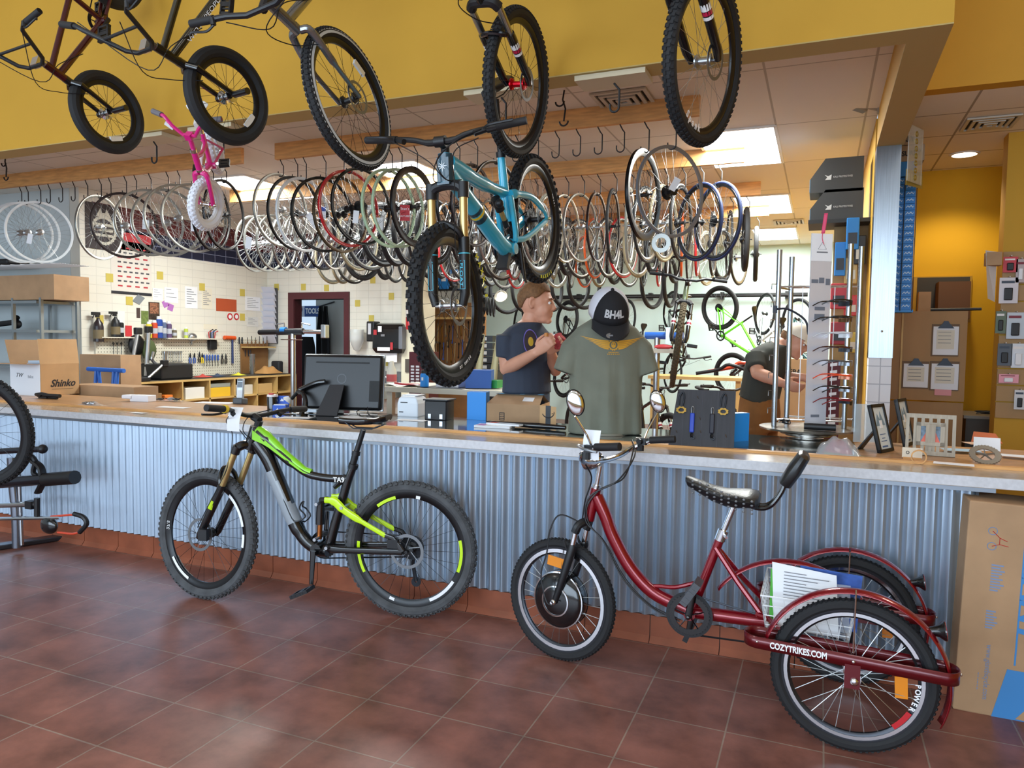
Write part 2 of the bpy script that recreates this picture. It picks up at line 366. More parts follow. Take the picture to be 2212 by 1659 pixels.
lamp('AREA', 'store_window_light', (-3, -3.9, 2.1), WIN, 11, (.70, .85, 1.), rot=(PI/2, 0, 0), sy=3.)
# bicycle pieces (local: x forward, y left, z up)
def rotm(axis, a, o):
 o = Vector(o); return Matrix.Translation(o) @ Matrix.Rotation(a, 4, Vector(axis).normalized()) @ Matrix.Translation(-o)
def tire_b(c, R, tw, flat=1., n=64, prof=10):
 b = B(); b.lathe([(R-tw + tw*math.cos(2*PI*k/prof), tw*flat*math.sin(2*PI*k/prof)) for k in range(prof)], n, c, (0, 1, 0), close=True); return b
def knobs(b, c, R, tw, n, rows, kw, kh, kl, jit=0.):
 c = Vector(c)
 for i in range(n):
  for r, off in rows:
   a = 2*PI*(i+off)/n; t = r  # r = angle across the tread
   ca, sa = math.cos(a), math.sin(a); rad = Vector((ca, 0, sa)); tan = Vector((-sa, 0, ca)); lat = Vector((0, 1, 0))
   nn = rad*math.cos(t)+lat*math.sin(t); bb = lat*math.cos(t)-rad*math.sin(t)
   p = c + rad*(R-tw) + nn*(tw+kh*.3)
   b.box(p, (kl, kw, kh), Matrix((tan, bb, nn)).transposed())
 return b
def spokes_b(c, r_rim, nsp, hubr=.026, fl=.028, w=.0011, cross=.6):
 b = B(); c = Vector(c)
 for i in range(nsp):
  a = 2*PI*i/nsp; s = 1 if i % 2 else -1; a2 = a + cross*(1 if (i//2) % 2 else -1)
  b.tube([c+Vector((math.cos(a2)*hubr, s*fl, math.sin(a2)*hubr)), c+Vector((math.cos(a)*r_rim, s*.004, math.sin(a)*r_rim))], w, 3, cap=False)
 return b
def wheel(par, name, c, R, tw, rimh=.022, rimw=.013, tire=RUB, rim=BLKRIM, spoke=SPOKEB, hub=BLK, nsp=28, kn=None, xf=None, rotor=0, rotr=.09, cass=0, flat=1., n=64, world=False, hubw=.05, hubr=.016, sw=.0011):
 T = tire_b(c, R, tw, flat, n)
 if kn: knobs(T, c, R, tw, *kn)
 t = obj(name, T, tire, par, world=world, xf=xf); t_ = dict(world=world, xf=xf)
 ri = R-2*tw; b = B(); b.lathe([(ri+.006, rimw), (ri-rimh*.4, rimw), (ri-rimh, rimw*.35), (ri-rimh, -rimw*.35), (ri-rimh*.4, -rimw), (ri+.006, -rimw)], n, c, (0, 1, 0), close=True)
 obj('rim', b, rim, t, **t_)
 obj('spokes', spokes_b(c, ri-rimh+.002, nsp, w=sw, fl=hubw*.6), spoke, t, **t_)
 b = B(); h = hubw; b.lathe([(.001, -h*1.3), (.008, -h*1.3), (.008, -h*.8), (hubr*1.8, -h*.75), (hubr*1.8, -h*.6), (hubr*.9, -h*.45), (hubr*.9, h*.45), (hubr*1.8, h*.6), (hubr*1.8, h*.75), (.008, h*.8), (.008, h*1.3), (.001, h*1.3)], 18, c, (0, 1, 0))
 obj('hub', b, hub, t, **t_)
 if rotor: obj('brake_rotor', rotor_b(c, rotr, rotor*hubw*.95), M('rotor_steel', '#7d8084', .4, .8), t, **t_)
 if cass:
  b = B()
  for k in range(7):
   r = .065-.006*k; y = cass*(hubw*.62+.005*k)
   b.lathe([(.014, y-.001), (r, y-.001), (r, y+.001), (.014, y+.001)], 24, c, (0, 1, 0), close=True)
  obj('cassette', b, DKMET, t, **t_)
 return t
def rotor_b(c, r, y):
 b = B(); b.lathe([(r*.82, y-.001), (r, y-.001), (r, y+.001), (r*.82, y+.001)], 36, c, (0, 1, 0), close=True); c = Vector(c)
 for k in range(6):
  a = 2*PI*k/6; a2 = a+.7
  b.tube([c+Vector((math.cos(a)*.02, y, math.sin(a)*.02)), c+Vector((math.cos(a2)*r*.88, y, math.sin(a2)*r*.88))], .0025, 4, flat=.4)
 return b
def saddle_b(c, L=.27, W=.14, tilt=0., th=.03):
 """c = middle of the rails, nose towards +x"""
 b = B(); rings = []
 for i in range(13):
  t = i/12; x = -L*.5+L*t; wd = W*.5*(1 if t < .12 else max(.16, 1-(t-.12)/.45)) if t < .55 else W*.5*.22; wd *= (.75+.25*min(1, t/.08)) if t < .08 else 1
  if t > .94: wd *= .75
  zt = .045 + .012*(1-t)**2*2 - .008*math.sin(PI*t) + tilt*(t-.5)
  rings.append([Vector(c)+Vector((x, wd*math.cos(a), zt + (th*.35*math.sin(a) if math.sin(a) > 0 else th*math.sin(a)*(.9 if abs(math.cos(a)) > .5 else .5)))) for a in [2*PI*k/12 for k in range(12)]])
 return b.loft(rings)
def rails_b(c, L=.2):
 b = B(); c = Vector(c)
 for s in (-1, 1): b.tube([c+Vector((-L*.5, s*.035, .02)), c+Vector((-.05, s*.022, 0)), c+Vector((.05, s*.022, 0)), c+Vector((L*.5, s*.012, .03))], .0035, 6)
 return b
def pedal_b(c, L=.1, W=.09, th=.018):
 b = B(); c = Vector(c)
 for s in (-1, 1): b.box(c+Vector((0, s*W*.42, 0)), (L, .012, th)); b.box(c+Vector((s*L*.45, 0, 0)), (.012, W, th))
 b.box(c, (.022, W, th*.9))
 for s in (-1, 1): b.box(c+Vector((s*L*.22, 0, 0)), (.008, W, th*.5))
 return b
def ring_teeth(c, R, y, n=32, th=.003, hole=.7):
 b = B(); c = Vector(c); b.lathe([(R*hole, y-th/2), (R*.96, y-th/2), (R*.96, y+th/2), (R*hole, y+th/2)], n*2, c, (0, 1, 0), close=True)
 for k in range(n):
  a = 2*PI*k/n; b.box(c+Vector((math.cos(a)*R*.98, y, math.sin(a)*R*.98)), (R*.05, th, R*.09), Matrix.Rotation(-a, 3, 'Y'))
 for k in range(5):
  a = 2*PI*k/5+.3; b.tube([c+Vector((0, y, 0)), c+Vector((math.cos(a)*R*hole*1.05, y, math.sin(a)*R*hole*1.05))], [R*.13, R*.09], 6, flat=.25, up=(0, 1, 0))
 return b
def chain_b(a, ra, c, rc, y, w=.004):
 """closed chain loop around two sprockets lying in the xz plane"""
 a = Vector(a); c = Vector(c); d = c-a; ang = math.atan2(d.z, d.x); b = B()
 pts = arc((a.x, y, a.z), ra, ang+PI/2, ang+PI*1.5, 10)+arc((c.x, y, c.z), rc, ang-PI/2, ang+PI/2, 10)
 P = []
 for i in range(len(pts)):
  p, q = pts[i], pts[(i+1) % len(pts)]; k = max(1, int((q-p).length/.02)); P += [p.lerp(q, j/k) for j in range(k)]
 return b.tube(P, w, 5, closed=True, flat=.8)
# trail bike against the counter (lime, black and grey)
def trail_bike():
 A = Vector((-3.083, 3.022, 0)); Bk = Vector((-1.926, 3.256, 0)); d = (A-Bk).normalized()
 Mx = Matrix.Translation(Bk) @ Matrix.Rotation(math.atan2(d.y, d.x), 4, 'Z')
 r = thing('mountain_bike', 'dusty black, grey and lime full suspension mountain bike leaning by the corrugated counter', 'bicycle', Mx=Mx)
 K = dict(world=False)
 hb, ht = Vector((.905, 0, .855)), Vector((.868, 0, .955)); S = rotm(ht-hb, math.radians(-14), hb)
 CARB = M('carbon_black', '#101114', .25, coat=.5); SLATE = M('slate_grey_paint', '#949da6', .3, coat=.3); LG = M('lime_green_fade', '#8fdd2a', .3, coat=.3)
 kn = (72, [(-.28, 0), (.28, .5), (-.85, .25), (.85, .75)], .012, .006, .013)
 def decals(w, c, side, xf=None, cols=(LIME, WINK)):
  b = B(); R0 = .293
  for a0, a1, ci in (((.9, 1.3, 0), (-.5, .1, 0), (2.9, 3.5, 0), (3.7, 4.3, 1), (5.0, 5.1, 1), (1.7, 1.78, 1)) if cols[0] is LIME else ((2.2, 2.9, 1), (3.05, 3.3, 1), (5.1, 5.7, 1))):
   b.cur = ci; o = Vector(c)
   for sg in (1, -1):
    p = [o+Vector((math.cos(a0+(a1-a0)*i/8)*rr, sg*.0155, math.sin(a0+(a1-a0)*i/8)*rr)) for rr in (R0-.006, R0-.022) for i in range(9)]
    b.add(p, [(i, i+1, i+10, i+9) for i in range(8)])
  obj('rim_decals', b, list(cols), w, xf=xf, smooth=False, **K)
 rw = wheel(r, 'rear_wheel', (0, 0, .36), .355, .029, .03, .015, DUSTY, BLKRIM, SPOKEB, BLK, 28, kn, rotor=1, rotr=.09, cass=-1); decals(rw, (0, 0, .36), 1)
 fw_ = wheel(r, 'front_wheel', (1.19, 0, .36), .355, .029, .03, .015, DUSTY, BLKRIM, SPOKEB, BLK, 28, kn, xf=S, rotor=1, rotr=.09); decals(fw_, (1.19, 0, .36), 1, S, (M('grey_decal', '#9aa6ae', .5), WINK))
 text('rim_lettering', '27.5', (1.19+.281, .0172, .38), (0, 0, 1), (-1, 0, 0), .03, WINK, fw_, .0004, world=False, xf=S)
 b = B(); b.tube([ht+Vector((0, 0, .01)), hb-Vector((-.004, 0, .01))], [.032, .035], 14)
 b.tube(cat([(.865, 0, .885), (.80, 0, .80), (.732, 0, .655), (.665, 0, .50), (.635, 0, .435), (.58, 0, .365), (.51, 0, .325), (.46, 0, .32)], 5), [.040]*6+[.039]*8+[.038]*8+[.034]*14, 14)
 b.tube(cat([(.86, 0, .935), (.79, 0, .885), (.72, 0, .825), (.59, 0, .735), (.50, 0, .712), (.40, 0, .708), (.335, 0, .715)], 5), [.036]*5+[.028]*8+[.021]*18, 12)
 b.tube([(.315, 0, .775), (.345, 0, .70), (.415, 0, .47), (.445, 0, .36)], [.021, .023, .026, .026], 12)
 b.tube([(.355, 0, .72), (.42, 0, .66)], [.02, .012], 8)
 b.tube([(.505, -.05, .335), (.505, .05, .335)], .03, 14)
 obj('frame', b, CARB, r, **K)
 b = B(); b.tube(cat([(.775, 0, .735), (.732, 0, .645), (.68, 0, .53), (.647, 0, .462)], 4), .0412, 14, cap=False); obj('down_tube_panel', b, SLATE, r, 'slate grey painted band on the down tube', **K)
 b = B()
 for s in (1, -1):
  P = cat([(.872, s*.0385, .925), (.80, s*.0345, .885), (.72, s*.0295, .828), (.60, s*.0235, .745), (.56, s*.022, .73)], 4); hw = [.028, .026, .022, .018, .016, .013, .012, .011, .01, .009, .008, .007, .006, .005, .004, .003, .001]
  b.add([p+Vector((0, 0, h)) for p, h in zip(P, hw)]+[p-Vector((0, 0, h*.8)) for p, h in zip(P, hw)], [(i, i+1, len(P)+i+1, len(P)+i) for i in range(len(P)-1)])
 b.tube(cat([(.862, 0, .947), (.79, 0, .901), (.72, 0, .840), (.60, 0, .752), (.55, 0, .735)], 4), [.031]*4+[.0255]*4+[.0215]*4+[.018]*5, 12, flat=1.0)
 obj('top_tube_stripe', b, LG, r, 'bright green and lime stripe along the top tube', **K)
 text('frame_lettering', 'TA9', (.385, .0225, .706), (-1, 0, 0), (0, 0, 1), .036, WINK, r, .0005, world=False, bold=.0008)
 b = B()
 for s in (1, -1):
  y = s*.042
  b.tube(cat([(.455, y, .60), (.40, y, .595), (.345, s*.05, .555), (.24, s*.062, .503), (.11, s*.068, .44)], 4), [.016]*3+[.024]*5+[.02]*4+[.013]*5, 8, flat=.5, up=(0, 0, 1))
 b.tube([(.30, -.055, .535), (.30, .055, .535)], .014, 8)
 obj('seat_stay', b, LIME, r, 'lime yellow rocker and seat stays', **K)
 b = B()
 for s in (1, -1):
  b.tube(cat([(.45, s*.03, .345), (.39, s*.045, .342), (.2, s*.06, .352), (.02, s*.066, .362)], 4), [.02]*5+[.017]*8, 8, flat=.6)
  b.tube([(.02, s*.066, .362), (.07, s*.068, .43), (.12, s*.068, .445)], [.018, .014, .012], 8, flat=.5)
 obj('chain_stay', b, CARB, r, **K)
 b = B()
 for x, z in ((.355, .567), (.495, .578), (.505, .39), (.44, .35)): b.cyl((x, -.05, z), (x, .062, z), .009, n=10)
 obj('pivot_bolts', b, STEEL, r, **K)
 b = B(); b.tube([(.497, 0, .578), (.50, 0, .52), (.502, 0, .46)], [.02, .024, .024], 12); b.tube([(.455, 0, .592), (.50, 0, .585)], .018, 8)
 sh = obj('rear_shock', b, GLOSSBLK, r, **K); obj('shock_shaft', B().tube([(.502, 0, .46), (.506, 0, .38)], .014, 12), M('copper_shaft', '#b4703f', .25, 1.), sh, **K)
 b = B()
 for s in (1, -1): b.tube([(.935, s*.062, .86), (.952, s*.062, .82)], .024, 12)
 b.tube(cat([(.938, -.062, .852), (.915, -.035, .868), (.905, 0, .868), (.915, .035, .868), (.938, .062, .852)], 4), .024, 10)
 fk = obj('fork_crown', b, CARB, r, xf=S, **K)
 b = B()
 for s in (1, -1): b.tube([(.945, s*.062, .845), (1.03, s*.062, .64)], .0175, 14)
 obj('stanchion', b, GOLD, fk, 'gold coated stanchions', xf=S, **K)
 b = B()
 for s in (1, -1): b.tube([(1.03, s*.062, .645), (1.04, s*.062, .62), (1.12, s*.062, .47), (1.17, s*.062, .37), (1.185, s*.058, .345)], [.0235, .023, .022, .02, .016], 12)
 b.tube(cat([(1.04, -.062, .63), (1.06, -.05, .70), (1.075, 0, .735), (1.06, .05, .70), (1.04, .062, .63)], 4), .013, 8)
 lo = obj('fork_lowers', b, CARB, fk, xf=S, **K)
 b = B(); b.tube([(1.075, .0625, .56), (1.098, .0625, .515)], .0232, 14, cap=False); obj('fork_decal', b, LIME, fk, xf=S, **K)
 b = B(); b.tube([(.862, 0, .97), (.85, 0, 1.0)], .021, 10); b.tube([(.85, 0, 1.0), (.895, 0, 1.02)], .021, 10)
 cp = obj('stem', b, BLK, r, xf=S, **K)
 hbp = [(.85, .36, 1.065), (.862, .22, 1.058), (.888, .07, 1.028), (.897, 0, 1.025), (.888, -.07, 1.028), (.862, -.22, 1.058), (.85, -.36, 1.065)]
 hbar = obj('handlebar', B().tube(cat(hbp, 4), .012, 10), BLK, r, xf=S, **K)
 for s in (1, -1):
  obj('grip', B().tube([(.85, s*.365, 1.065), (.858, s*.245, 1.06)], .0175, 12), GRIP, hbar, xf=S, **K)
  b = B(); b.tube([(.86, s*.21, 1.058), (.885, s*.215, 1.045)], .014, 8); b.tube(cat([(.88, s*.20, 1.045), (.91, s*.25, 1.03), (.915, s*.33, 1.03)], 4), .006, 6)
  b.tube([(.855, s*.17, 1.045), (.87, s*.17, 1.03)], .016, 8)
  obj('brake_lever', b, BLK, hbar, xf=S, **K)
 obj('shifter_ring', B().tube([(.86, .245, 1.06), (.861, .225, 1.06)], .021, 12), YEL, hbar, xf=S, **K)
 b = B(); b.grid(lambda u, v: Vector((.89-.085*u+.02*v, .165+.012*math.sin(v*3.2), 1.07-.125*v)), 4, 8); obj('price_tag', b, WHITE, r, 'blank white paper tag hanging on the handlebar', xf=S, **K)
 b = B()
 for pts in ([(.90, .21, 1.04), (.97, .12, 1.0), (.98, .05, .92), (1.0, .07, .75), (1.1, .085, .55), (1.17, .085, .42)], [(.90, -.2, 1.04), (.96, -.08, 1.01), (.93, .03, .95), (.88, .035, .90)], [(.88, .17, 1.04), (.95, .06, .98), (.9, .04, .90)]): b.tube(cat(pts, 6), .0025, 5)
 obj('cables', b, BLK, r, **K)
 obj('seatpost', B().tube([(.325, 0, .76), (.298, 0, .85)], .0185, 12).tube([(.298, 0, .85), (.258, 0, .972)], .0145, 12), BLK, r, **K)
 obj('seat_clamp', B().tube([(.318, 0, .768), (.311, 0, .79)], .026, 12).tube([(.30, 0, .838), (.296, 0, .86)], .022, 12), BLK, r, **K)
 sd = obj('saddle', saddle_b((.255, 0, .978), .275, .135, .0), GLOSSBLK, r, **K); obj('saddle_rails', rails_b((.255, 0, .98)), DKMET, sd, **K)
 ck = obj('crankset', ring_teeth((.505, 0, .335), .075, -.05, 32), BLK, r, **K)
 b = B(); b.tube([(.505, .075, .335), (.512, .082, .16)], [.017, .012], 10, flat=.6); b.tube([(.505, -.07, .335), (.498, -.082, .51)], [.017, .012], 10, flat=.6); obj('crank_arm', b, GLOSSBLK, ck, **K)
 b = B(); b.box((.545, .13, .135), (.11, .10, .016), Matrix.Rotation(.35, 3, 'Y')); obj('pedal', pedal_b((0, 0, 0)).xf(Matrix.Translation((.535, .135, .135)) @ Matrix.Rotation(.42, 4, 'Y')), BLK, ck, **K)
 obj('pedal', pedal_b((.495, -.135, .52)), BLK, ck, **K)
 obj('chain', chain_b((.505, 0, .335), .074, (0, 0, .36), .055, -.05), DKMET, r, **K)
 b = B(); b.tube([(.0, -.07, .33), (.01, -.075, .26), (-.01, -.07, .17)], [.012, .01, .012], 8); b.lathe([(.004, -.075), (.026, -.075), (.026, -.068), (.004, -.068)], 16, (-.01, 0, .165), (0, 1, 0)); obj('derailleur', b, DKMET, r, **K)
 b = B(); b.box((.07, .06, .40), (.055, .03, .045)); b.box((1.14, .075, .38), (.05, .03, .06)); obj('brake_caliper', b, BLK, r, **K)
 b = B(); b.tube(cat([(.725, .03, .585), (.70, .035, .60), (.645, .036, .49), (.615, .036, .475), (.57, .036, .50), (.575, .036, .52), (.60, .036, .545), (.59, .036, .575), (.575, .036, .585), (.585, .036, .56), (.60, -.036, .53), (.575, -.036, .49), (.63, -.036, .46), (.70, -.035, .60)], 3), .004, 6); obj('bottle_cage', b, BLK, r, **K)
trail_bike()
# red electric tricycle
def tricycle():
 Mx = Matrix.Translation((.153, 3.105, 0)) @ Matrix.Rotation(PI, 4, 'Z')
 r = thing('tricycle', 'metallic red electric tricycle with white rear basket parked before the counter', 'tricycle', Mx=Mx); K = dict(world=False)
 REDM = M('candy_red', '#85061a', .25, .35, coat=.7); REDD = M('dark_candy_red', '#620413', .28, .3, coat=.5)
 hb, ht = Vector((1.075, 0, .655)), Vector((1.045, 0, .80)); S = rotm(ht-hb, math.radians(-13), hb)
 c = (1.205, 0, .275); fw_ = wheel(r, 'front_wheel', c, .275, .022, .026, .014, RUB, M('polished_rim', '#3a3b40', .3, .8), SPOKE, CHROME, 28, xf=S, hubr=.02, kn=(90, [(-.55, 0), (.55, .5)], .01, .003, .008), sw=.0013)
 b = B(); b.lathe([(.228, .0145), (.212, .0145), (.212, .0155), (.228, .0155)], 64, c, (0, 1, 0), close=True); b.lathe([(.228, -.0145), (.212, -.0145), (.212, -.0155), (.228, -.0155)], 64, c, (0, 1, 0), close=True); obj('brake_track', b, CHROME, fw_, xf=S, **K)
 b = B(); b.lathe([(.001, -.055), (.03, -.055), (.10, -.045), (.124, -.028), (.128, -.02), (.128, .02), (.124, .028), (.10, .045), (.03, .055), (.001, .055)], 40, c, (0, 1, 0)); mo = obj('hub_motor', b, GLOSSBLK, fw_, 'gloss black hub motor with polished rings', xf=S, **K)
 b = B()
 for rr, y in ((.127, .026), (.068, .0505)):
  for s in (1, -1): b.lathe([(rr-.006, s*y), (rr+.002, s*(y-.001)), (rr+.001, s*(y+.002)), (rr-.005, s*(y+.003))], 40, c, (0, 1, 0), close=True)
 b.sph((c[0]+.0, .065, c[2]), (.014, .012, .014)); b.cyl((c[0], -.08, c[2]), (c[0], .085, c[2]), .006); obj('motor_ring', b, CHROME, mo, xf=S, **K)
 AMB = M('amber_reflector', '#e88a10', .3, coat=.3)
 b = B(); b.box((c[0]+.03, .006, c[2]+.165), (.085, .008, .045), Matrix.Rotation(-.1, 3, 'Y')); obj('wheel_reflector', b, AMB, fw_, xf=S, **K)
 b = B(); b.tube([ht, hb], [.024, .024], 14)
 P = cat([(1.043, 0, .765), (1.0, 0, .68), (.965, 0, .595), (.885, 0, .465), (.785, 0, .372), (.66, 0, .325), (.62, 0, .312)], 5); b.tube(P, .029, 14)
 b.tube([(.62, 0, .312), (.44, 0, .315), (.30, 0, .318)], .028, 14); b.tube([(.503, 0, .66), (.615, 0, .318)], .0195, 12); b.tube([(.62, -.045, .31), (.62, .045, .31)], .024, 14)
 b.tube(cat([(.80, 0, .392), (.76, 0, .40), (.69, 0, .405), (.62, 0, .43), (.585, 0, .44)], 4), .0095, 8)
 for s in (1, -1): b.tube([(.525, s*.016, .60), (.43, s*.05, .48), (.335, s*.085, .375)], .0115, 8); b.tube(cat([(.345, s*.09, .372), (.30, s*.12, .37), (.24, s*.20, .36), (.0, s*.22, .30)], 4), .0115, 8)
 b.tube([(.345, -.09, .372), (.345, .09, .372)], .0115, 8); b.tube([(.30, -.1, .318), (.30, .1, .318)], .014, 8)
 fr = obj('frame', b, REDM, r, **K)
 obj('axle', B().cyl((0, -.30, .275), (0, .30, .275), .011), DKMET, r, **K)
 b = B(); b.tube(cat([(1.115, -.05, .60), (1.10, -.045, .635), (1.08, 0, .65), (1.10, .045, .635), (1.115, .05, .60)], 4), .019, 10)
 for s in (1, -1): b.tube([(1.125, s*.05, .54), (1.125, s*.052, .53), (1.175, s*.055, .36), (1.203, s*.058, .275)], [.02, .021, .017, .013], 12)
 fk = obj('fork', b, BLK, r, xf=S, **K); b = B()
 for s in (1, -1): b.tube([(1.11, s*.05, .615), (1.127, s*.052, .53)], .0135, 12)
 obj('stanchion', b, CHROME, fk, xf=S, **K)
 b = B()
 for s in (1, -1): b.box((1.15, s*.035, .50), (.02, .012, .05)); b.tube([(1.14, s*.055, .50), (1.165, s*.06, .56)], .006, 6)
 obj('brake_arms', b, BLK, fk, xf=S, **K)
 b = B(); b.tube([(1.045, 0, .80), (1.03, 0, .90)], .0125, 12); b.tube([(1.048, 0, .79), (1.044, 0, .815)], .02, 12); st = obj('stem', b, CHROME, r, xf=S, **K)
 hp = [(.81, .27, 1.02), (.90, .26, 1.01), (.985, .235, .97), (1.02, .17, .935), (1.035, .07, .92), (1.035, 0, .92)]
 hp = hp+[(x, -y, z) for x, y, z in hp[-2::-1]]; hbar = obj('handlebar', B().tube(cat(hp, 5), .0115, 10), CHROME, r, xf=S, **K)
 for s in (1, -1):
  obj('grip', B().tube([(.80, s*.272, 1.022), (.915, s*.258, 1.008)], .0165, 12), GRIP, hbar, xf=S, **K)
  b = B(); b.box((.945, s*.25, 1.0), (.035, .035, .03)); b.tube([(.95, s*.25, 1.0), (.955, s*.22, 1.0)], .014, 8); b.tube([(.96, s*.25, .985), (.96, s*.25, .955)], .018, 10); obj('switch_clamp', b, BLK, hbar, xf=S, **K)
  obj('brake_lever', B().tube(cat([(.96, s*.24, 1.005), (.99, s*.27, 1.01), (.93, s*.33, 1.005), (.86, s*.345, 1.0)], 5), .0055, 6), ALU, hbar, xf=S, **K)
  sx = .0; m0 = Vector((.94, s*.25, 1.015)); m1 = Vector((.985, s*.31, 1.13)) if s > 0 else Vector((.915, s*.325, 1.13)); nrm = Vector((-.4, .91, -.04)).normalized()
  b = B(); b.tube([m0, m0.lerp(m1, .25)+Vector((0, 0, .01)), m1], .0045, 8); mi = obj('mirror_stem', b, CHROME, hbar, xf=S, **K)
  mc = m1+Vector((0, 0, .055)); b = B(); b.sph(mc, (.036, .012, .056), 18, 10, Matrix.Rotation(.3, 3, 'Y'));
  q = Vector((0, 1, 0)).rotation_difference(nrm).to_matrix().to_4x4()
  T = Matrix.Translation(mc) @ q @ Matrix.Translation(-mc)
  obj('mirror_shell', b, BLK, mi, xf=S @ T, **K)
  obj('mirror_glass', B().sph(mc+Vector((0, .007, 0)), (.032, .008, .051), 18, 10, Matrix.Rotation(.3, 3, 'Y')), M('mirror_glass', '#e8ecf0', .02, 1.), mi, xf=S @ T, **K)
 b = B(); b.lathe([(.001, .05), (.025, .045), (.042, .02), (.048, -.015), (.046, -.03), (.001, -.032)], 22, (1.075, 0, .925), (-1, 0, .25)); obj('headlamp', b, CHROME, r, xf=S, **K)
 b = B(); b.grid(lambda u, v: Vector((.98-.075*u, .235+.012*math.sin(v*2.5), 1.075-.12*v)), 3, 8); obj('price_tag', b, WHITE, r, 'blank white paper tag hung on the handlebar', xf=S, **K)
 b = B()
 for pts in ([(.945, .25, .98), (1.06, .2, .98), (1.05, .06, .86), (1.085, .03, .75), (1.10, .02, .66)], [(.945, -.25, .98), (.92, -.15, .95), (.93, -.03, .85), (1.02, .02, .80), (1.075, .035, .72), (1.06, .035, .64), (.99, .035, .57), (.90, .04, .43), (.79, .04, .33), (.67, .035, .285)], [(.95, -.25, .99), (.9, -.1, .94), (.95, 0, .84), (1.06, .035, .77), (1.08, .035, .66), (1.0, .038, .58), (.9, .045, .42), (.78, .045, .32), (.66, .04, .275)], [(1.09, .03, .64), (1.2, .03, .67), (1.24, .05, .6), (1.25, .06, .5), (1.27, .075, .4), (1.24, .085, .29), (1.21, .09, .275)]): b.tube(cat(pts, 7), .0035, 6)
 obj('cables', b, BLK, r, **K)
 obj('seatpost', B().tube([(.503, 0, .655), (.455, 0, .79)], .0125, 12), CHROME, r, **K); obj('seat_clamp', B().tube([(.512, 0, .63), (.498, 0, .675)], .023, 12).tube([(.50, 0, .66), (.48, .045, .655)], .006, 6), CHROME, r, **K)
 b = B(); rings = []
 prof = [(.655, .022, .885, .022), (.645, .04, .885, .035), (.60, .05, .873, .045), (.545, .058, .855, .055), (.49, .08, .845, .06), (.44, .115, .845, .06), (.40, .125, .845, .055), (.37, .115, .84, .05), (.36, .08, .832, .035)]
 for x, w, z, h in prof: rings.append([Vector((x, w*math.cos(a)*(1 if abs(math.cos(a)) < .9 else 1.02), z-h*.4+(h*.45*math.sin(a) if math.sin(a) > 0 else h*.75*math.sin(a)))) for a in [2*PI*k/16 for k in range(16)]])
 SAD = M('dimpled_vinyl', '#191a1c', .4, bump=.3, bs=120); sd = obj('saddle', b.loft(rings), SAD, r, **K)
 b = B()
 for i in range(9):
  for j in range(4):
   x = .62-.03*i; w = [.049, .052, .057, .065, .08, .10, .117, .125, .122][i]; b.sph((x, w*(.995), .868-.005*i-.016*j+(.008 if i < 3 else 0)), (.006, .004, .0045), 6, 4)
 obj('saddle_dimples', b, M('grey_dimple', '#6a6c70', .5), sd, **K)
 b = B()
 for s in (1, -1): b.tube(cat([(.42, s*.03, .80), (.36, s*.032, .785), (.315, s*.032, .80), (.275, s*.03, .86), (.258, s*.028, .92)], 5), .0095, 8)
 br = obj('backrest_tube', b, GLOSSBLK, r, **K)
 b = B(); rings = []; dv = Vector((-.075, 0, .13)); nv = Vector((.13, 0, .075)).normalized()
 for t, w, h in ((0, .05, .02), (.06, .085, .026), (.5, .11, .028), (.94, .095, .024), (1, .06, .014)):
  o = Vector((.268, 0, .885))+dv*t; rings.append([o+Vector((0, 1, 0))*(w*math.copysign(abs(math.cos(a))**.6, math.cos(a)))+nv*(h*math.copysign(abs(math.sin(a))**.7, math.sin(a))) for a in [2*PI*k/16 for k in range(16)]])
 obj('backrest_pad', b.loft(rings), M('black_vinyl', '#141517', .35), br, **K)
 for s, yy in ((1, .286), (-1, -.286)):
  c = (.01, yy, .275)
  w_ = wheel(r, 'rear_wheel', c, .275, .022, .024, .014, RUB, M('polished_rim', '#3a3b40', .3, .8), SPOKE, CHROME, 28, kn=(90, [(-.55, 0), (.55, .5)], .01, .003, .008), sw=.0013)
  b = B(); b.lathe([(.228, .0145), (.216, .0145), (.216, .0155), (.228, .0155)], 64, c, (0, 1, 0), close=True); b.lathe([(.228, -.0145), (.216, -.0145), (.216, -.0155), (.228, -.0155)], 64, c, (0, 1, 0), close=True); obj('brake_track', b, CHROME, w_, **K)
  b = B(); b.box((-.145, yy+.006, .262), (.04, .008, .075), Matrix.Rotation(.05, 3, 'Y')); obj('wheel_reflector', b, AMB, w_, **K)
  if s > 0:
   b = B(); o = Vector(c); a0, a1 = 3.62, 4.0; p = [o+Vector((math.cos(a0+(a1-a0)*i/8)*rr, .0155, math.sin(a0+(a1-a0)*i/8)*rr)) for rr in (.214, .196) for i in range(9)]; b.add(p, [(i, i+1, i+10, i+9) for i in range(8)]); obj('rim_decal', b, RED, w_, smooth=False, **K)
   for ch, a in zip('POWER', (3.12, 3.22, 3.33, 3.44, 3.54)): text('rim_lettering', ch, o+Vector((math.cos(a)*.205, .0158, math.sin(a)*.205)), (-math.sin(a), 0, math.cos(a)), (math.cos(a), 0, math.sin(a)), .024, WINK, w_, .0003, world=False, bold=.0008)
  b = B(); prof = []
  n = 40; a0, a1 = -.42 if s > 0 else -.2, PI-.26
  for i in range(n+1):
   a = PI-(a0+(a1-a0)*i/n);
   prof.append([Vector((c[0]+math.cos(a)*(.312-.012*(k/6*2-1)**2), yy+.032*(k/6*2-1), c[2]+math.sin(a)*(.312-.012*(k/6*2-1)**2))) for k in range(7)])
  for i in range(n):
   pass
  b.add([p for q in prof for p in q], [(i*7+k, i*7+k+1, (i+1)*7+k+1, (i+1)*7+k) for i in range(n) for k in range(6)])
  fd = obj('fender', b, REDM, r, **K); m = fd.modifiers.new('thick', 'SOLIDIFY'); m.thickness = .002
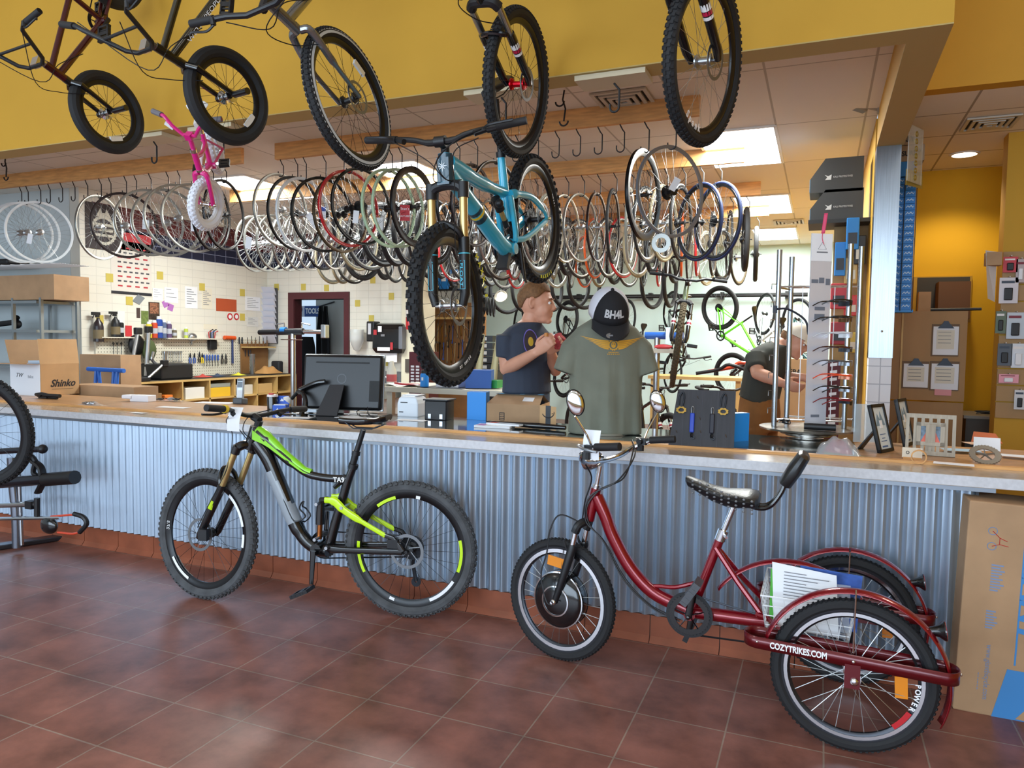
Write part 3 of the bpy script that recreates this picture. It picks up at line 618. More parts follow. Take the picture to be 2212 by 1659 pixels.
  obj('fender_stay', B().tube([(.01, yy+.03, .59), (.01, yy+.045, .58), (.012, yy+.045, .34)], .0028, 6), CHROME, fd, **K)
  b = B(); P = []
  x0, x1 = .325, -.275; hw = .055
  for i in range(13): a = PI/2-PI*i/12; P.append((x0+hw*math.cos(a), yy+hw*math.sin(a)))
  for i in range(13): a = -PI/2-PI*i/12; P.append((x1+hw*.8*math.cos(a), yy+hw*math.sin(a)))
  vs = [Vector((x, y, .345+.035*x+z)) for z in (-.022, .022) for x, y in P]; n = len(P); b.add(vs, [(i, (i+1) % n, n+(i+1) % n, n+i) for i in range(n)])
  gr = obj('guard_rail', b, REDD, r, **K); m = gr.modifiers.new('thick', 'SOLIDIFY'); m.thickness = .003
  b = B(); b.box((.012, yy+hw-.001, .29), (.05, .004, .085)); obj('axle_plate', b, REDD, gr, **K)
  b = B(); b.sph((.005, yy+hw+.004, .275), (.014, .008, .014)); b.sph((.01, yy+hw+.003, .345), (.006, .004, .006), 8, 6); b.sph((.33, yy+hw, .36), (.005, .004, .005), 8, 6); b.sph((-.275-.047, yy, .338), (.005, .005, .005), 8, 6); obj('axle_nut', b, CHROME, gr, **K)
  if s > 0: text('rail_lettering', 'COZYTRIKES.COM', (.19, yy+hw+.0022, .3515), (-1, 0, -.035), (0, 0, 1), .032, WINK, gr, .0004, world=False, fit=.19, bold=.001)
  b = B(); b.lathe([(.012, -.03), (.02, 0), (.034, .018), (.034, .022), (.001, .022)], 16, (-.25, yy*.98, .475), (-1, 0, .15)); tl = obj('tail_light', b, GLOSSBLK, fd, **K)
  obj('tail_lens', B().lathe([(.001, .026), (.03, .024), (.034, .022), (.034, .0225)], 16, (-.25, yy*.98, .475), (-1, 0, .15)), M('red_lens', '#c01420', .2, coat=.5), tl, **K)
 for y in (.2, -.2):
  obj('guard_bar', B().bx(-.20, .30, y-.004, y+.004, .30, .345), REDD, r, **K)
 W_ = M('white_wire', '#eef0f2', .4); b = B(); wz0, wz1 = .335, .49
 def P_(u, v, t):  # u,v in -1..1, t height
  k = .86+.14*t; return Vector((.165+.165*u*k, .02+.19*v*k, wz0+(wz1-wz0)*t))
 for t in (0, .25, .5, .75, 1): b.tube([P_(1, 1, t), P_(1, -1, t), P_(-1, -1, t), P_(-1, 1, t)], .0032 if t in (0, 1) else .002, 5, closed=True)
 for i in range(9):
  u = -1+2*i/8
  for v in (-1, 1): b.tube([P_(u, v, 0), P_(u, v, 1)], .002, 5)
  b.tube([P_(u, -1, 0), P_(u, 1, 0)], .002, 5)
 for i in range(9):
  v = -1+2*i/8
  for u in (-1, 1): b.tube([P_(u, v, 0), P_(u, v, 1)], .002, 5)
  b.tube([P_(-1, v, 0), P_(1, v, 0)], .002, 5)
 obj('wire_basket', b, W_, r, **K)
 ck = obj('crankset', ring_teeth((.62, 0, .312), .085, .05, 36, .004, .72), GLOSSBLK, r, **K)
 b = B(); b.lathe([(.075, .044), (.096, .044), (.096, .047), (.075, .047)], 40, (.62, 0, .312), (0, 1, 0), close=True); obj('chain_guard', b, BLK, ck, **K)
 b = B(); b.tube([(.62, .07, .312), (.60, .075, .435)], [.015, .012], 10, flat=.6); b.tube([(.62, -.07, .312), (.64, -.075, .19)], [.015, .012], 10, flat=.6); b.sph((.62, .08, .312), (.01, .006, .01), 10, 6); obj('crank_arm', b, GLOSSBLK, ck, **K)
 obj('pedal', pedal_b((0, 0, 0), .105, .095, .03).xf(Matrix.Translation((.60, .13, .44)) @ Matrix.Rotation(1.0, 4, 'Y')), M('pedal_grey', '#4d5056', .5), ck, **K)
 obj('pedal', pedal_b((0, 0, 0), .085, .09, .022).xf(Matrix.Translation((.64, -.12, .185)) @ Matrix.Rotation(1.2, 4, 'Y')), BLK, ck, **K)
 obj('chain', chain_b((.62, 0, .312), .085, (.05, 0, .275), .03, .04), DKMET, r, **K)
tricycle()
# lumber rails with hooks
RB = 2.965
def rail(x0, x1, y, hs, lab):
 t = thing('hook_rail', lab, 'rail', ((x0+x1)/2, y, RB), 'lumber hook rails under the workshop ceiling')
 obj('rail_board', B().bx(x0, x1, y-.019, y+.019, RB, 3.1), WOOD, t, **NS)
 for x, zb in hs:
  P = [(x-.035, y, RB-.002), (x-.015, y, RB-.04), (x, y, RB-.06), (x, y, zb+.01)]+[(x-.028+.028*math.cos(a), y, zb-.028*math.sin(a)) for a in [PI*k/7 for k in range(8)]]+[(x-.056, y, zb+.02)]
  obj('hook', B().tube(P, .0045, 6), BLK, t)
Y1, Y2, Y3, Y4 = 5.09, 6.5, 7.95, 9.25
# loose wheels
PROTO = {}
def proto(kind):
 """one of each kind, built lying in the local yz plane: hub axis along x"""
 if kind in PROTO: return PROTO[kind]
 R, tw, rim, sp, hub, tire, cass = KIND[kind]
 t = thing('bicycle_wheel', 'x', 'wheel'); rz = Matrix.Rotation(PI/2, 4, 'Z'); K = dict(world=False, xf=rz); n = 48
 if tw:
  o = obj('tire', tire_b((0, 0, 0), R, tw, 1., n, 8), tire, t, **K); ri = R-2*tw
 else: ri = R
 h = .022 if kind != 'deep' else .05; w = .0105 if kind != 'deep' else .012
 b = B(); b.lathe([(ri, w), (ri-h*.5, w), (ri-h, w*.45), (ri-h, -w*.45), (ri-h*.5, -w), (ri, -w), (ri-.007, -w*.7), (ri-.007, w*.7)], n, (0, 0, 0), (0, 1, 0), close=True)
 obj('rim', b, rim, t, **K)
 obj('spokes', spokes_b((0, 0, 0), ri-h+.002, 32, .02, .03, .0012), sp, t, **K)
 hh = .05; b = B(); b.lathe([(.001, -.065), (.006, -.065), (.006, -.04), (.03, -.034), (.03, -.028), (.014, -.02), (.014, .02), (.03, .028), (.03, .034), (.006, .04), (.006, .065), (.001, .065)], 14, (0, 0, 0), (0, 1, 0)); obj('hub', b, hub, t, **K)
 if cass:
  b = B()
  for k in range(6): b.lathe([(.012, .036+.004*k), (.05-.005*k, .036+.004*k), (.05-.005*k, .038+.004*k), (.012, .038+.004*k)], 20, (0, 0, 0), (0, 1, 0), close=True)
  obj('cassette', b, DKMET, t, **K)
 PROTO[kind] = [t, 0]; return PROTO[kind]
GOLDR = M('brass_edged_rim', '#5b5140', .3, .7); ORANGE = M('orange_tire', '#d2571d', .6); TANT = M('tan_sidewall', '#8d8368', .7); BLUT = M('navy_tire', '#1c2a52', .6); DKT = M('road_tire', '#232427', .6); LTT = M('pale_tire', '#a8aba0', .6)
KIND = {'silver': (.31, 0, SILV, SPOKE, ALU, None, 0), 'white': (.31, 0, M('white_rim', '#d6dcdf', .35), SPOKE, ALU, None, 0), 'black': (.31, 0, BLKRIM, SPOKEB, BLK, None, 1), 'blacks': (.31, 0, BLKRIM, SPOKE, BLK, None, 0), 'brown': (.31, 0, M('bronze_rim', '#2d2224', .3, .3), SPOKE, ALU, None, 0),
'gold': (.31, 0, GOLDR, SPOKE, BLK, None, 0), 'red': (.31, 0, RED, SPOKEB, BLK, None, 0), 'mint': (.31, 0, MINT, SPOKEB, BLK, None, 0), 'grey': (.31, 0, GREYRIM, SPOKEB, BLK, None, 1), 'deep': (.31, 0, BLKRIM, SPOKEB, BLK, None, 0),
'road': (.335, .0125, SILV, SPOKE, ALU, DKT, 1), 'roadb': (.335, .0125, BLKRIM, SPOKEB, BLK, DKT, 1), 'tan': (.335, .014, SILV, SPOKE, ALU, TANT, 0), 'pale': (.335, .0125, SILV, SPOKE, ALU, LTT, 0), 'redt': (.335, .0125, SILV, SPOKE, ALU, M('red_tire', '#b8232a', .55), 0), 'orange': (.335, .0125, BLKRIM, SPOKE, BLK, ORANGE, 0),
'navy': (.335, .0125, BLKRIM, SPOKE, BLK, BLUT, 1), 'mtb': (.33, .026, BLKRIM, SPOKEB, BLK, RUB, 1), 'mtbs': (.33, .026, SILV, SPOKE, ALU, RUB, 0), 'small': (.225, .018, SILV, SPOKE, ALU, RUB, 0), 'chrome': (.2, .0, CHROME, SPOKE, CHROME, None, 0)}
ORD = 'first second third fourth fifth sixth seventh eighth ninth tenth eleventh twelfth thirteenth fourteenth fifteenth sixteenth seventeenth eighteenth nineteenth twentieth twenty-first twenty-second twenty-third twenty-fourth twenty-fifth twenty-sixth twenty-seventh twenty-eighth twenty-ninth thirtieth thirty-first thirty-second thirty-third thirty-fourth thirty-fifth thirty-sixth'.split()
DESC = {'silver': 'bare silver wheel', 'white': 'bare whitish wheel', 'black': 'bare black wheel', 'blacks': 'black rimmed wheel', 'brown': 'bare dark bronze wheel', 'gold': 'brass edged bare wheel', 'red': 'bare red wheel', 'mint': 'mint green bare wheel', 'grey': 'plain grey wheel', 'deep': 'deep black rim wheel', 'road': 'silver wheel with thin black tire', 'roadb': 'black wheel with thin tire', 'tan': 'tan tired wheel', 'pale': 'pale tired wheel', 'redt': 'red tired wheel', 'orange': 'orange tired wheel', 'navy': 'navy tired wheel', 'mtb': 'fat black tired wheel', 'mtbs': 'silver wheel with fat black tire', 'small': 'small silver wheel with tire', 'chrome': 'tiny chrome wheel'}
def hangw(kind, x, y, z, a, lab, group):
 P = proto(kind); Mx = Matrix.Translation((x, y, z)) @ Matrix.Rotation(-a, 4, 'Z')
 if P[1] == 0: o = P[0]; o.matrix_world = Mx; o['label'] = lab; o['group'] = group; P[1] = 1
 else: o = dup(P[0], Mx, lab, group)
 return o
row1 = [('white', -7.66, 2.494, .2), ('white', -7.56, 2.494, .25), ('white', -7.37, 2.488, .3), ('silver', -6.50, 2.492, -.2), ('brown', -6.16, 2.498, .33), ('silver', -5.84, 2.508, .45), ('silver', -5.62, 2.496, .45), ('silver', -5.48, 2.53, .35), ('silver', -5.28, 2.52, .28), ('blacks', -5.08, 2.53, -.25), ('black', -4.93, 2.53, -.2),
('silver', -4.30, 2.535, .08), ('blacks', -4.15, 2.50, .1), ('white', -4.06, 2.485, .1), ('blacks', -3.86, 2.475, .30), ('gold', -3.68, 2.465, .15), ('red', -3.60, 2.51, .26), ('black', -3.48, 2.52, .26), ('mint', -3.22, 2.49, .18), ('mint', -3.13, 2.487, .16), ('deep', -2.99, 2.49, .06), ('black', -2.62, 2.47, 0), ('brown', -2.47, 2.47, .1), ('blacks', -2.28, 2.48, .2), ('deep', -1.165, 2.465, .15), ('grey', -.98, 2.475, .6)]
cnt = {}
for k, x, z, a in row1:
 left = x < -4.6; key = 'left' if left else 'front'; cnt[key] = cnt.get(key, 0)+1
 hangw(k, x, Y1, z, a, f'{DESC[k]}, {ORD[cnt[key]-1]} from the left on the {"far left" if left else "front"} rail', 'wheels hanging in the front row')
seq2 = ['silver']*6+['blacks', 'silver', 'small', 'tan', 'road', 'mtb', 'mtbs', 'mtb', 'road', 'mtb', 'chrome', 'deep', 'road', 'silver', 'roadb', 'mtb', 'silver', 'pale', 'silver', 'silver', 'brown', 'roadb', 'pale', 'road', 'tan', 'roadb', 'navy', 'navy']
n = len(seq2)
for i, k in enumerate(seq2):
 x = -5.85+(5.0)*i/(n-1); a = rnd.uniform(-.15, .22); R = KIND[k][0]
 if k == 'navy': a = -.75
 hangw(k, x, Y2+rnd.uniform(-.01, .01), 2.7765-R+.022+2*KIND[k][1], a, f'{DESC[k]}, {ORD[i]} from the left on the second row rail', 'wheels hanging in the second row')
seq3 = ['tan', 'tan', 'road', 'mtb', 'small', 'mtb', 'road', 'roadb', 'mtb', 'mtbs', 'mtb', 'redt', 'road', 'tan', 'mtb', 'road', 'redt', 'roadb', 'pale', 'tan', 'mtb', 'road', 'orange', 'road', 'redt', 'tan', 'mtb', 'road', 'orange', 'redt', 'road', 'roadb', 'mtb']
n = len(seq3)
for i, k in enumerate(seq3):
 x = -5.9+5.15*i/(n-1); a = rnd.uniform(-.2, .3); R = KIND[k][0]
 hangw(k, x, Y3+rnd.uniform(-.02, .02), 2.7765-R+.022+2*KIND[k][1], a, f'{DESC[k]}, {ORD[i]} from the left on the third row rail', 'wheels hanging in the third row')
seq4 = ['mtb', 'road', 'tan', 'mtbs', 'road', 'redt', 'roadb', 'mtb', 'pale', 'road', 'orange', 'tan', 'mtb', 'road', 'roadb', 'redt', 'mtb', 'road', 'tan', 'mtb', 'road', 'mtb']
n = len(seq4)
for i, k in enumerate(seq4):
 x = -4.8+4.05*i/(n-1); a = rnd.uniform(-.2, .3); R = KIND[k][0]
 hangw(k, x, Y4+rnd.uniform(-.02, .02), 2.7765-R+.022+2*KIND[k][1], a, f'{DESC[k]}, {ORD[i]} from the left on the farthest row rail', 'wheels hanging in the farthest row')
ZH = 2.80
hz = lambda x, z: (x+.028, z+.288+.0235)
rail(-8.15, -4.72, Y1, [hz(x, z) for k, x, z, a in row1 if x < -4.6]+[(x, ZH) for x in (-7.2, -7.02, -6.84, -6.66, -6.34, -6.0)], 'pine hook rail at the far left, above the white and silver rims')
rail(-4.35, -.80, Y1, [hz(x, z) for k, x, z, a in row1 if x > -4.6]+[(x, ZH) for x in (-2.1, -1.95, -1.79, -1.63, -1.47, -1.31)], 'long pine hook rail behind the turquoise bike, front row')
for seq, x0, dx, X0, X1, Y, lab in ((seq2, -5.85, 5.0, -6.2, -.645, Y2, 'pine hook rail in the second row, ending beside the nearest panel light'), (seq3, -5.9, 5.15, -6.2, -.62, Y3, 'pine hook rail in the third row back'), (seq4, -4.8, 4.05, -5.0, -.62, Y4, 'pine hook rail farthest back of the four rows')): rail(X0, X1, Y, [(x0+dx*i/(len(seq)-1)+.028, ZH) for i in range(len(seq))], lab)
def card(name, lab, c, w, h, ang, mat, txt=None, tmat=None, tilt=0., group=None):
 q = Matrix.Translation(c) @ Matrix.Rotation(ang, 4, 'Z') @ Matrix.Rotation(tilt, 4, 'Y')
 t = thing(name, lab, 'tag', Mx=q, group=group); obj('card', B().box((0, 0, -h/2), (w, .002, h)), mat, t, **WN)
 if txt:
  for i, (s, zz, sz, mm) in enumerate(txt): text('print', s, (0, -.0012, zz), (1, 0, 0), (0, 0, 1), sz, mm, t, .0003, world=False)
 return t
g = 'paper tags on the hanging wheels'
card('hang_tag', 'red and black tag with white lettering on a deep black wheel', (-2.99, 4.95, 2.48), .075, .12, .45, M('tag_red', '#c01c28', .5), [('Stan\'s', -.03, .03, WINK), ('NOTUBES', -.085, .019, WINK)], group=g)
for i, (px, py, w, h, tl, lab) in enumerate([(66, 505, .05, .10, .2, 'small white tag on the leftmost whitish wheels'), (315, 475, .06, .085, .05, 'white tag on the silver wheel above the calendar'), (418, 480, .05, .08, 0, 'pinkish white tag below the pink bike tire'), (665, 462, .05, .13, -.6, 'white slip on a wheel left of the red rim'), (770, 455, .045, .10, .1, 'white tag right of the red rim'), (820, 470, .05, .10, 0, 'white tag on the mint rims'), (538, 512, .05, .1, .1, 'white tag low on the silver wheels'), (1465, 385, .045, .09, .5, 'oval white tag on the plain grey wheel hub')]):
 p = atY(px, py, 4.97); card('hang_tag', lab, p, w, h, .4, WHITE, tilt=tl, group=g)
p = atY(696, 457, 4.96); t = card('hang_tag', 'blue and red striped tag on the red rim', p+Vector((0, 0, .04)), .06, .10, .4, WHITE, group=g); b = B(); b.box((.012, -.0014, -.02), (.035, .001, .035)); obj('blue_print', b, M('tag_blue', '#2c4fae', .5), t, **WN); b = B(); b.box((-.02, -.0014, -.06), (.012, .001, .07)); obj('red_print', b, RED, t, **WN)
p = atY(1428, 525, 5.0); cs = thing('chainring', 'silver chainring hanging below the grey wheel', 'chainring', p); obj('ring_plate', ring_teeth((0, 0, 0), .065, 0, 36, .004, .55).xf(Matrix.Translation(p)), SILV, cs); obj('hanging_wire', B().tube([p+Vector((0, 0, .04)), p+Vector((0, .08, .5))], .001, 4), DKMET, cs)
# hook boards under the header
for i, (px, py, lab) in enumerate([(290, 292, 'whitish hook board under the yellow header beside the smallest black tire'), (432, 271, 'whitish hook board under the header behind the pink bike'), (1062, 193, 'whitish hook board under the header behind the red hub wheel'), (1312, 160, 'whitish hook board under the header left of the rightmost hung wheel')]):
 x = atZ(px, py, HZ-.03).x
 t = thing('hook_board', lab, 'board', (x, 3.9, HZ-.03), 'hook boards screwed under the yellow header')
 obj('board', B().bx(x-.19, x+.19, 3.80, 3.98, HZ-.032, HZ-.005), M('whitewashed_board', '#cfc2a4', .7), t, **NS)
 P = [(x, 3.9, HZ-.034), (x+.03, 3.9, HZ-.07), (x+.03, 3.9, HZ-.14)]+[(x+.005+.025*math.cos(a), 3.9, HZ-.16-.025*math.sin(a)) for a in [PI*k/6 for k in range(7)]]+[(x-.02, 3.9, HZ-.14)]
 obj('hook', B().tube(P, .006, 6), BLK, t)
for px, py, lab in ((1219, 235, 'black double hook in the ceiling between two hung mountain bikes'), (12, 375, 'black double hook in the ceiling at the far left')):
 p = atZ(px, py-40, 3.1); b = B(); b.tube([p, p-Vector((.01, 0, .06)), p-Vector((-.01, 0, .12)), p-Vector((0, 0, .2))], .006, 6); b.tube(arc(p-Vector((0, 0, .2)), .03, -PI, 0, 8), .006, 6); b.tube(arc(p-Vector((.03, 0, .07)), .03, -PI, 0, 8), .006, 6)
 solo('ceiling_hook', b, BLK, lab, 'hook', 'double ceiling hooks')
tt = None
for i, px in enumerate((1062, 1095, 1135, 1195, 1232, 1262, 1410, 1448)):
 p = atY(px, 592+(i*37) % 40, 10.0); Mx = Matrix.Translation(p) @ Matrix.Rotation(.2*((i*5) % 4-1.5), 4, 'Z')
 lab = f'loose black tire, {ORD[i]} from the left of those hung low at the back'
 if tt is None:
  tt = thing('tire', lab, 'tire', Mx=Mx, group='loose black tires hung low'); obj('tread', tire_b((0, 0, 0), .34, .028, 1., 40, 8).xf(Matrix.Rotation(1.2, 4, 'Z')), RUB, tt, world=False); obj('hanger_cord', B().tube([(0, 0, .335), (0, 0, 3.1-p.z)], .006, 6), BLK, tt, world=False)
 else: dup(tt, Mx, lab)
# bikes hung nose down by the rear wheel in front of the header
def pose(F, U, T):
 F = Vector(F).normalized(); U = Vector(U); U = (U-F*U.dot(F)).normalized(); Lf = U.cross(F)
 m = Matrix((F, Lf, U)).transposed().to_4x4(); m.translation = T; return m
def hung(lab, Mx, R, tw, wb, bb, htt, htb, st, paint, fork, kind, name='bicycle', tire=RUB, rimm=BLKRIM, hubm=BLK, spk=SPOKEB, group='bikes hung above the counter', kn=None, grip=GRIP, flat=1.):
 r = thing(name, lab, 'bicycle', Mx=Mx, group=group); K = dict(world=False)
 T_, B_ = Vector(htt), Vector(htb); ax = (B_-T_).normalized(); S = rotm(T_-B_, st, B_); fh = Vector((wb, 0, 0)); bbv = Vector(bb)
 stt = bbv+Vector((-.29, 0, .957))*(.24 if kind == 'bmx' else .40)
 b = B(); ra = .019 if kind == 'bmx' else .021
 b.tube([T_-ax*.01, B_+ax*.01], .023, 12); b.tube([B_-ax*.035, bbv], .0205 if kind == 'bmx' else .024, 12); b.tube([T_+ax*.03, stt-Vector((0, 0, .02))], ra*.9, 12); b.tube([bbv, stt+Vector((-.01, 0, .03))], .0165, 12); b.tube([bbv+Vector((0, -.04, 0)), bbv+Vector((0, .04, 0))], .022, 12)
 obj('frame', b, paint, r, **K)
 b = B()
 for s in (1, -1): b.tube([bbv+Vector((-.03, s*.03, 0)), (.12, s*.055, .0), (0, s*.062, 0)], .0105, 8); b.tube([stt+Vector((.01, s*.018, -.03)), (.1, s*.052, .1), (0, s*.062, .0)], .0085, 8)
 obj('rear_stays', b, paint, r, **K)
 rw = wheel(r, 'rear_wheel', (0, 0, 0), R, tw, tire=tire, rim=rimm, spoke=spk, hub=hubm, kn=kn, cass=-1 if kind == 'mtb' else 0, n=56, flat=flat)
 fw_ = wheel(r, 'front_wheel', fh, R, tw, tire=tire, rim=rimm, spoke=spk, hub=hubm, kn=kn, xf=S, rotor=1 if kind != 'bmx' else 0, rotr=.08, n=64, flat=flat, hubr=.02 if kind == 'bmx' else .016)
 y = .055
 if kind in ('bmx', 'rigid'):
  b = B(); cr = B_+ax*.035
  b.tube([B_, cr], .024, 12)
  q = (fh-cr); per = Vector((q.z, 0, -q.x)).normalized()
  for s in (1, -1):
   if kind == 'rigid': b.tube(cat([cr+Vector((0, s*.012, 0)), cr+ax*.03+Vector((0, s*y*.9, 0)), cr+q*.45+Vector((0, s*(y+.006), 0))-per*.012, fh+Vector((0, s*(y+.004), 0))], 6), [.018]*7+[.017]*6+[.011]*6, 10)
   else: b.tube([cr+Vector((0, s*.01, 0)), cr+q*.12+Vector((0, s*y, 0)), fh-q*.06+Vector((0, s*y, 0)), fh+Vector((0, s*y, 0))], [.017, .0165, .013, .014], 10)
  fk = obj('fork', b, fork, r, xf=S, **K)
  if kind == 'bmx':
   obj('axle_peg', B().cyl(fh+Vector((0, y+.005, 0)), fh+Vector((0, y+.115, 0)), .018), GLOSSBLK, fk, xf=S, **K)
   obj('axle_peg', B().cyl(fh-Vector((0, y+.005, 0)), fh-Vector((0, y+.03, 0)), .018), GLOSSBLK, fk, xf=S, **K)
 else:
  cr = B_+ax*.02; q = fh-cr; b = B()
  b.tube(cat([cr+q*.06+Vector((0, -.068, 0)), cr+Vector((0, -.045, 0)), cr-ax*.005, cr+Vector((0, .045, 0)), cr+q*.06+Vector((0, .068, 0))], 4), .024, 10)
  fk = obj('fork_crown', b, BLK, r, xf=S, **K); b = B()
  for s in (1, -1): b.tube([cr+q*.05+Vector((0, s*.068, 0)), cr+q*.36+Vector((0, s*.068, 0))], .016, 12)
  obj('stanchion', b, fork, fk, xf=S, **K); b = B()
  per = Vector((q.z, 0, -q.x)).normalized()
  for s in (1, -1): b.tube([cr+q*.35+Vector((0, s*.068, 0)), cr+q*.40+Vector((0, s*.068, 0)), cr+q*.9+Vector((0, s*.068, 0)), fh+Vector((0, s*.06, 0))], [.021, .022, .019, .015], 12)
  b.tube(cat([cr+q*.37+Vector((0, -.068, 0)), cr+q*.30+per*-.03+Vector((0, -.05, 0)), cr+q*.27-per*.035, cr+q*.30-per*.03+Vector((0, .05, 0)), cr+q*.37+Vector((0, .068, 0))], 4), .012, 8)
  lo = obj('fork_lowers', b, GLOSSBLK, fk, xf=S, **K)
  b = B()
  for s in (1, -1):
   b = B(); b.cur = 0; b.tube([cr+q*.46+Vector((0, s*.068, 0)), cr+q*.52+Vector((0, s*.068, 0))], .0215, 14, cap=False); b.cur = 1; b.tube([cr+q*.525+Vector((0, s*.068, 0)), cr+q*.56+Vector((0, s*.068, 0))], .0212, 14, cap=False); b.cur = 0; b.tube([cr+q*.57+Vector((0, s*.068, 0)), cr+q*.60+Vector((0, s*.068, 0))], .0212, 14, cap=False)
   obj('fork_decal', b, [WINK, M('magenta_decal', '#c4204c', .4)], lo, xf=S, **K)
 sp = T_-ax*.02; fwd = Vector((-ax.z, 0, ax.x)); fwd = fwd if fwd.x > 0 else -fwd
 if kind == 'bmx':
  b = B(); b.tube([T_, T_-ax*.06], .02, 10); b.box(T_-ax*.05+fwd*.025, (.055, .055, .035), Matrix.Rotation(-.28, 3, 'Y')); st_ = obj('stem', b, CHROME if 'dark' in paint.name else BLK, r, xf=S, **K)
  c0 = T_-ax*.05+fwd*.05; up = -ax
  pts = [c0, c0+Vector((0, .06, 0)), c0+Vector((-.01, .11, .03)), c0+up*.20+Vector((-.015, .19, 0)), c0+up*.215+Vector((-.03, .22, 0)), c0+up*.215+Vector((-.07, .36, 0))]
  P = [Vector((p[0], -p[1], p[2])) for p in pts[::-1]]+pts[1:]; hbar = obj('handlebar', B().tube(P, .0115, 10), BLK, r, xf=S, **K)
  obj('handlebar_crossbar', B().tube([c0+up*.12+Vector((-.012, -.155, 0)), c0+up*.12+Vector((-.012, .155, 0))], .008, 8), BLK, hbar, xf=S, **K)
  ge = (pts[-1], pts[-2])
 else:
  b = B(); b.tube([T_, T_-ax*.04], .02, 10); b.tube([T_-ax*.03, T_-ax*.045+fwd*.06], .02, 10); obj('stem', b, BLK, r, xf=S, **K)
  c0 = T_-ax*.05+fwd*.06; pts = [c0, c0+Vector((0, .08, 0)), c0+Vector((-.01, .16, .03)), c0+Vector((-.04, .35, .035))]
  P = [Vector((p[0], -p[1], p[2])) for p in pts[::-1]]+pts[1:]; hbar = obj('handlebar', B().tube(P, .013, 10), BLK, r, xf=S, **K); ge = (pts[-1], pts[-2])
 for s in (1, -1):
  g0 = Vector((ge[0][0], s*ge[0][1], ge[0][2])); g1 = Vector((ge[1][0], s*ge[1][1], ge[1][2])); g1 = g0.lerp(g1, .85 if kind == 'bmx' else .65)
  obj('grip', B().tube([g0, g1], .0165, 12), grip, hbar, xf=S, **K)
  if kind != 'bmx' or s > 0:
   m = g1; b = B(); b.tube([m+Vector((0, 0, .01)), m+fwd*.03], .012, 8); b.tube(cat([m+fwd*.03, m+fwd*.055+(g0-g1)*.3, m+fwd*.045+(g0-g1)*.9, m+fwd*.06+(g0-g1)*1.02], 4), .0055, 6); obj('brake_lever', b, BLK, hbar, xf=S, **K)
 b = B(); b.tube(cat([ge[1]+fwd*.03, T_+fwd*.14-ax*.02, B_+fwd*.10, B_+ax*.12+fwd*.03+Vector((0, .06, 0))], 6), .0025, 5); b.tube(cat([Vector((ge[1][0], -ge[1][1], ge[1][2]))+fwd*.03, T_+fwd*.12, T_+ax*.06+Vector((-.04, .02, 0)), bbv.lerp(B_, .6)+Vector((0, .025, 0))], 6), .0025, 5); obj('cables', b, DKMET, r, **K)
 sx = stt+Vector((-.29, 0, .957))*(.10 if kind == 'bmx' else .2); obj('seatpost', B().tube([stt, sx], .0135, 10), BLK, r, **K); sd = obj('saddle', saddle_b(sx, .25, .12), BLK, r, **K)
 ck = obj('crankset', ring_teeth(bbv, .065 if kind == 'bmx' else .08, -.045, 28), BLK, r, **K)
 ca = .5; L = .17; b = B()
 for s in (1, -1): d = Vector((math.cos(ca), 0, math.sin(ca)))*L*s; b.tube([bbv+Vector((0, s*.06, 0)), bbv+d+Vector((0, s*.075, 0))], [.014, .011], 8, flat=.6)
 obj('crank_arm', b, BLK, ck, **K)
 for s in (1, -1): d = Vector((math.cos(ca), 0, math.sin(ca)))*L*s; obj('pedal', pedal_b(bbv+d+Vector((0, s*.13, 0)), .095, .095, .022), BLK, ck, **K)
 obj('chain', chain_b(bbv, .065, (0, 0, 0), .03, -.045), DKMET, r, **K)
 return r, fw_, S
MAR = M('dark_maroon_frame', '#4a0d14', .25, .4, coat=.8); OLV = M('dark_olive_frame', '#2a2412', .25, .4, coat=.8); SLV = M('silver_fork', '#8d9095', .2, .8)
def refl(fw_, R, a, S, m='clear_reflector'):
 b = B(); q = R; c = math.cos(a); s = math.sin(a); fh = Vector(S[1]); b.box(fh+Vector((c*q, .006, s*q)), (.03, .012, .085), Matrix.Rotation(-a, 3, 'Y')); obj('wheel_reflector', b, M('clear_reflector', '#e8ecf0', .15, .2, coat=.6), fw_, xf=S[0], world=False)
r, f, S = hung('dark red small bike hung nose down, its fat smooth front tire farthest left', pose((.059, -.074, -.996), (-.04, -.997, .072), (-4.262, 3.433, 3.787)), .255, .033, .94, (.37, 0, .04), (.80, 0, .39), (.835, 0, .28), 0, MAR, GLOSSBLK, 'bmx', rimm=BLKRIM, hubm=CHROME)
refl(f, .16, -.35, (S, (.94, 0, 0)))
r, f, S = hung('black and olive small bike hung nose down, second front tire from the left', pose((-.221, .089, -.971), (-.259, -.965, -.029), (-2.777, 3.026, 3.647)), .255, .033, .94, (.37, 0, .04), (.80, 0, .39), (.835, 0, .28), math.radians(14), OLV, GLOSSBLK, 'bmx', rimm=BLKRIM, hubm=CHROME)
refl(f, .165, -.9, (S, (.94, 0, 0)))
text('frame_lettering', 'WETHEPEOPLE', Vector((.60, .0215, .17)), (-.87, 0, -.49), (-.49, 0, .87), .03, WINK, r, .0004, world=False, fit=.3)
r, f, S = hung('silver forked bike hung nose down with a white striped front tire', pose((.173, -.001, -.985), (.002, -1., .002), (-2.327, 3.027, 3.658)), .335, .026, 1.08, (.42, 0, -.02), (.83, 0, .50), (.865, 0, .37), 0, SLV, SLV, 'rigid', kn=(80, [(-.4, 0), (.4, .5), (-.9, .2), (.9, .7)], .012, .004, .013))
for sg in (1, -1):
 b = B(); b.lathe([(.322, sg*.0215), (.300, sg*.0265), (.300, sg*.0275), (.323, sg*.0225)], 64, (1.08, 0, 0), (0, 1, 0), close=True); obj('whitewall_stripe', b, M('whitewall', '#c9cdd0', .6), f, xf=S, world=False)
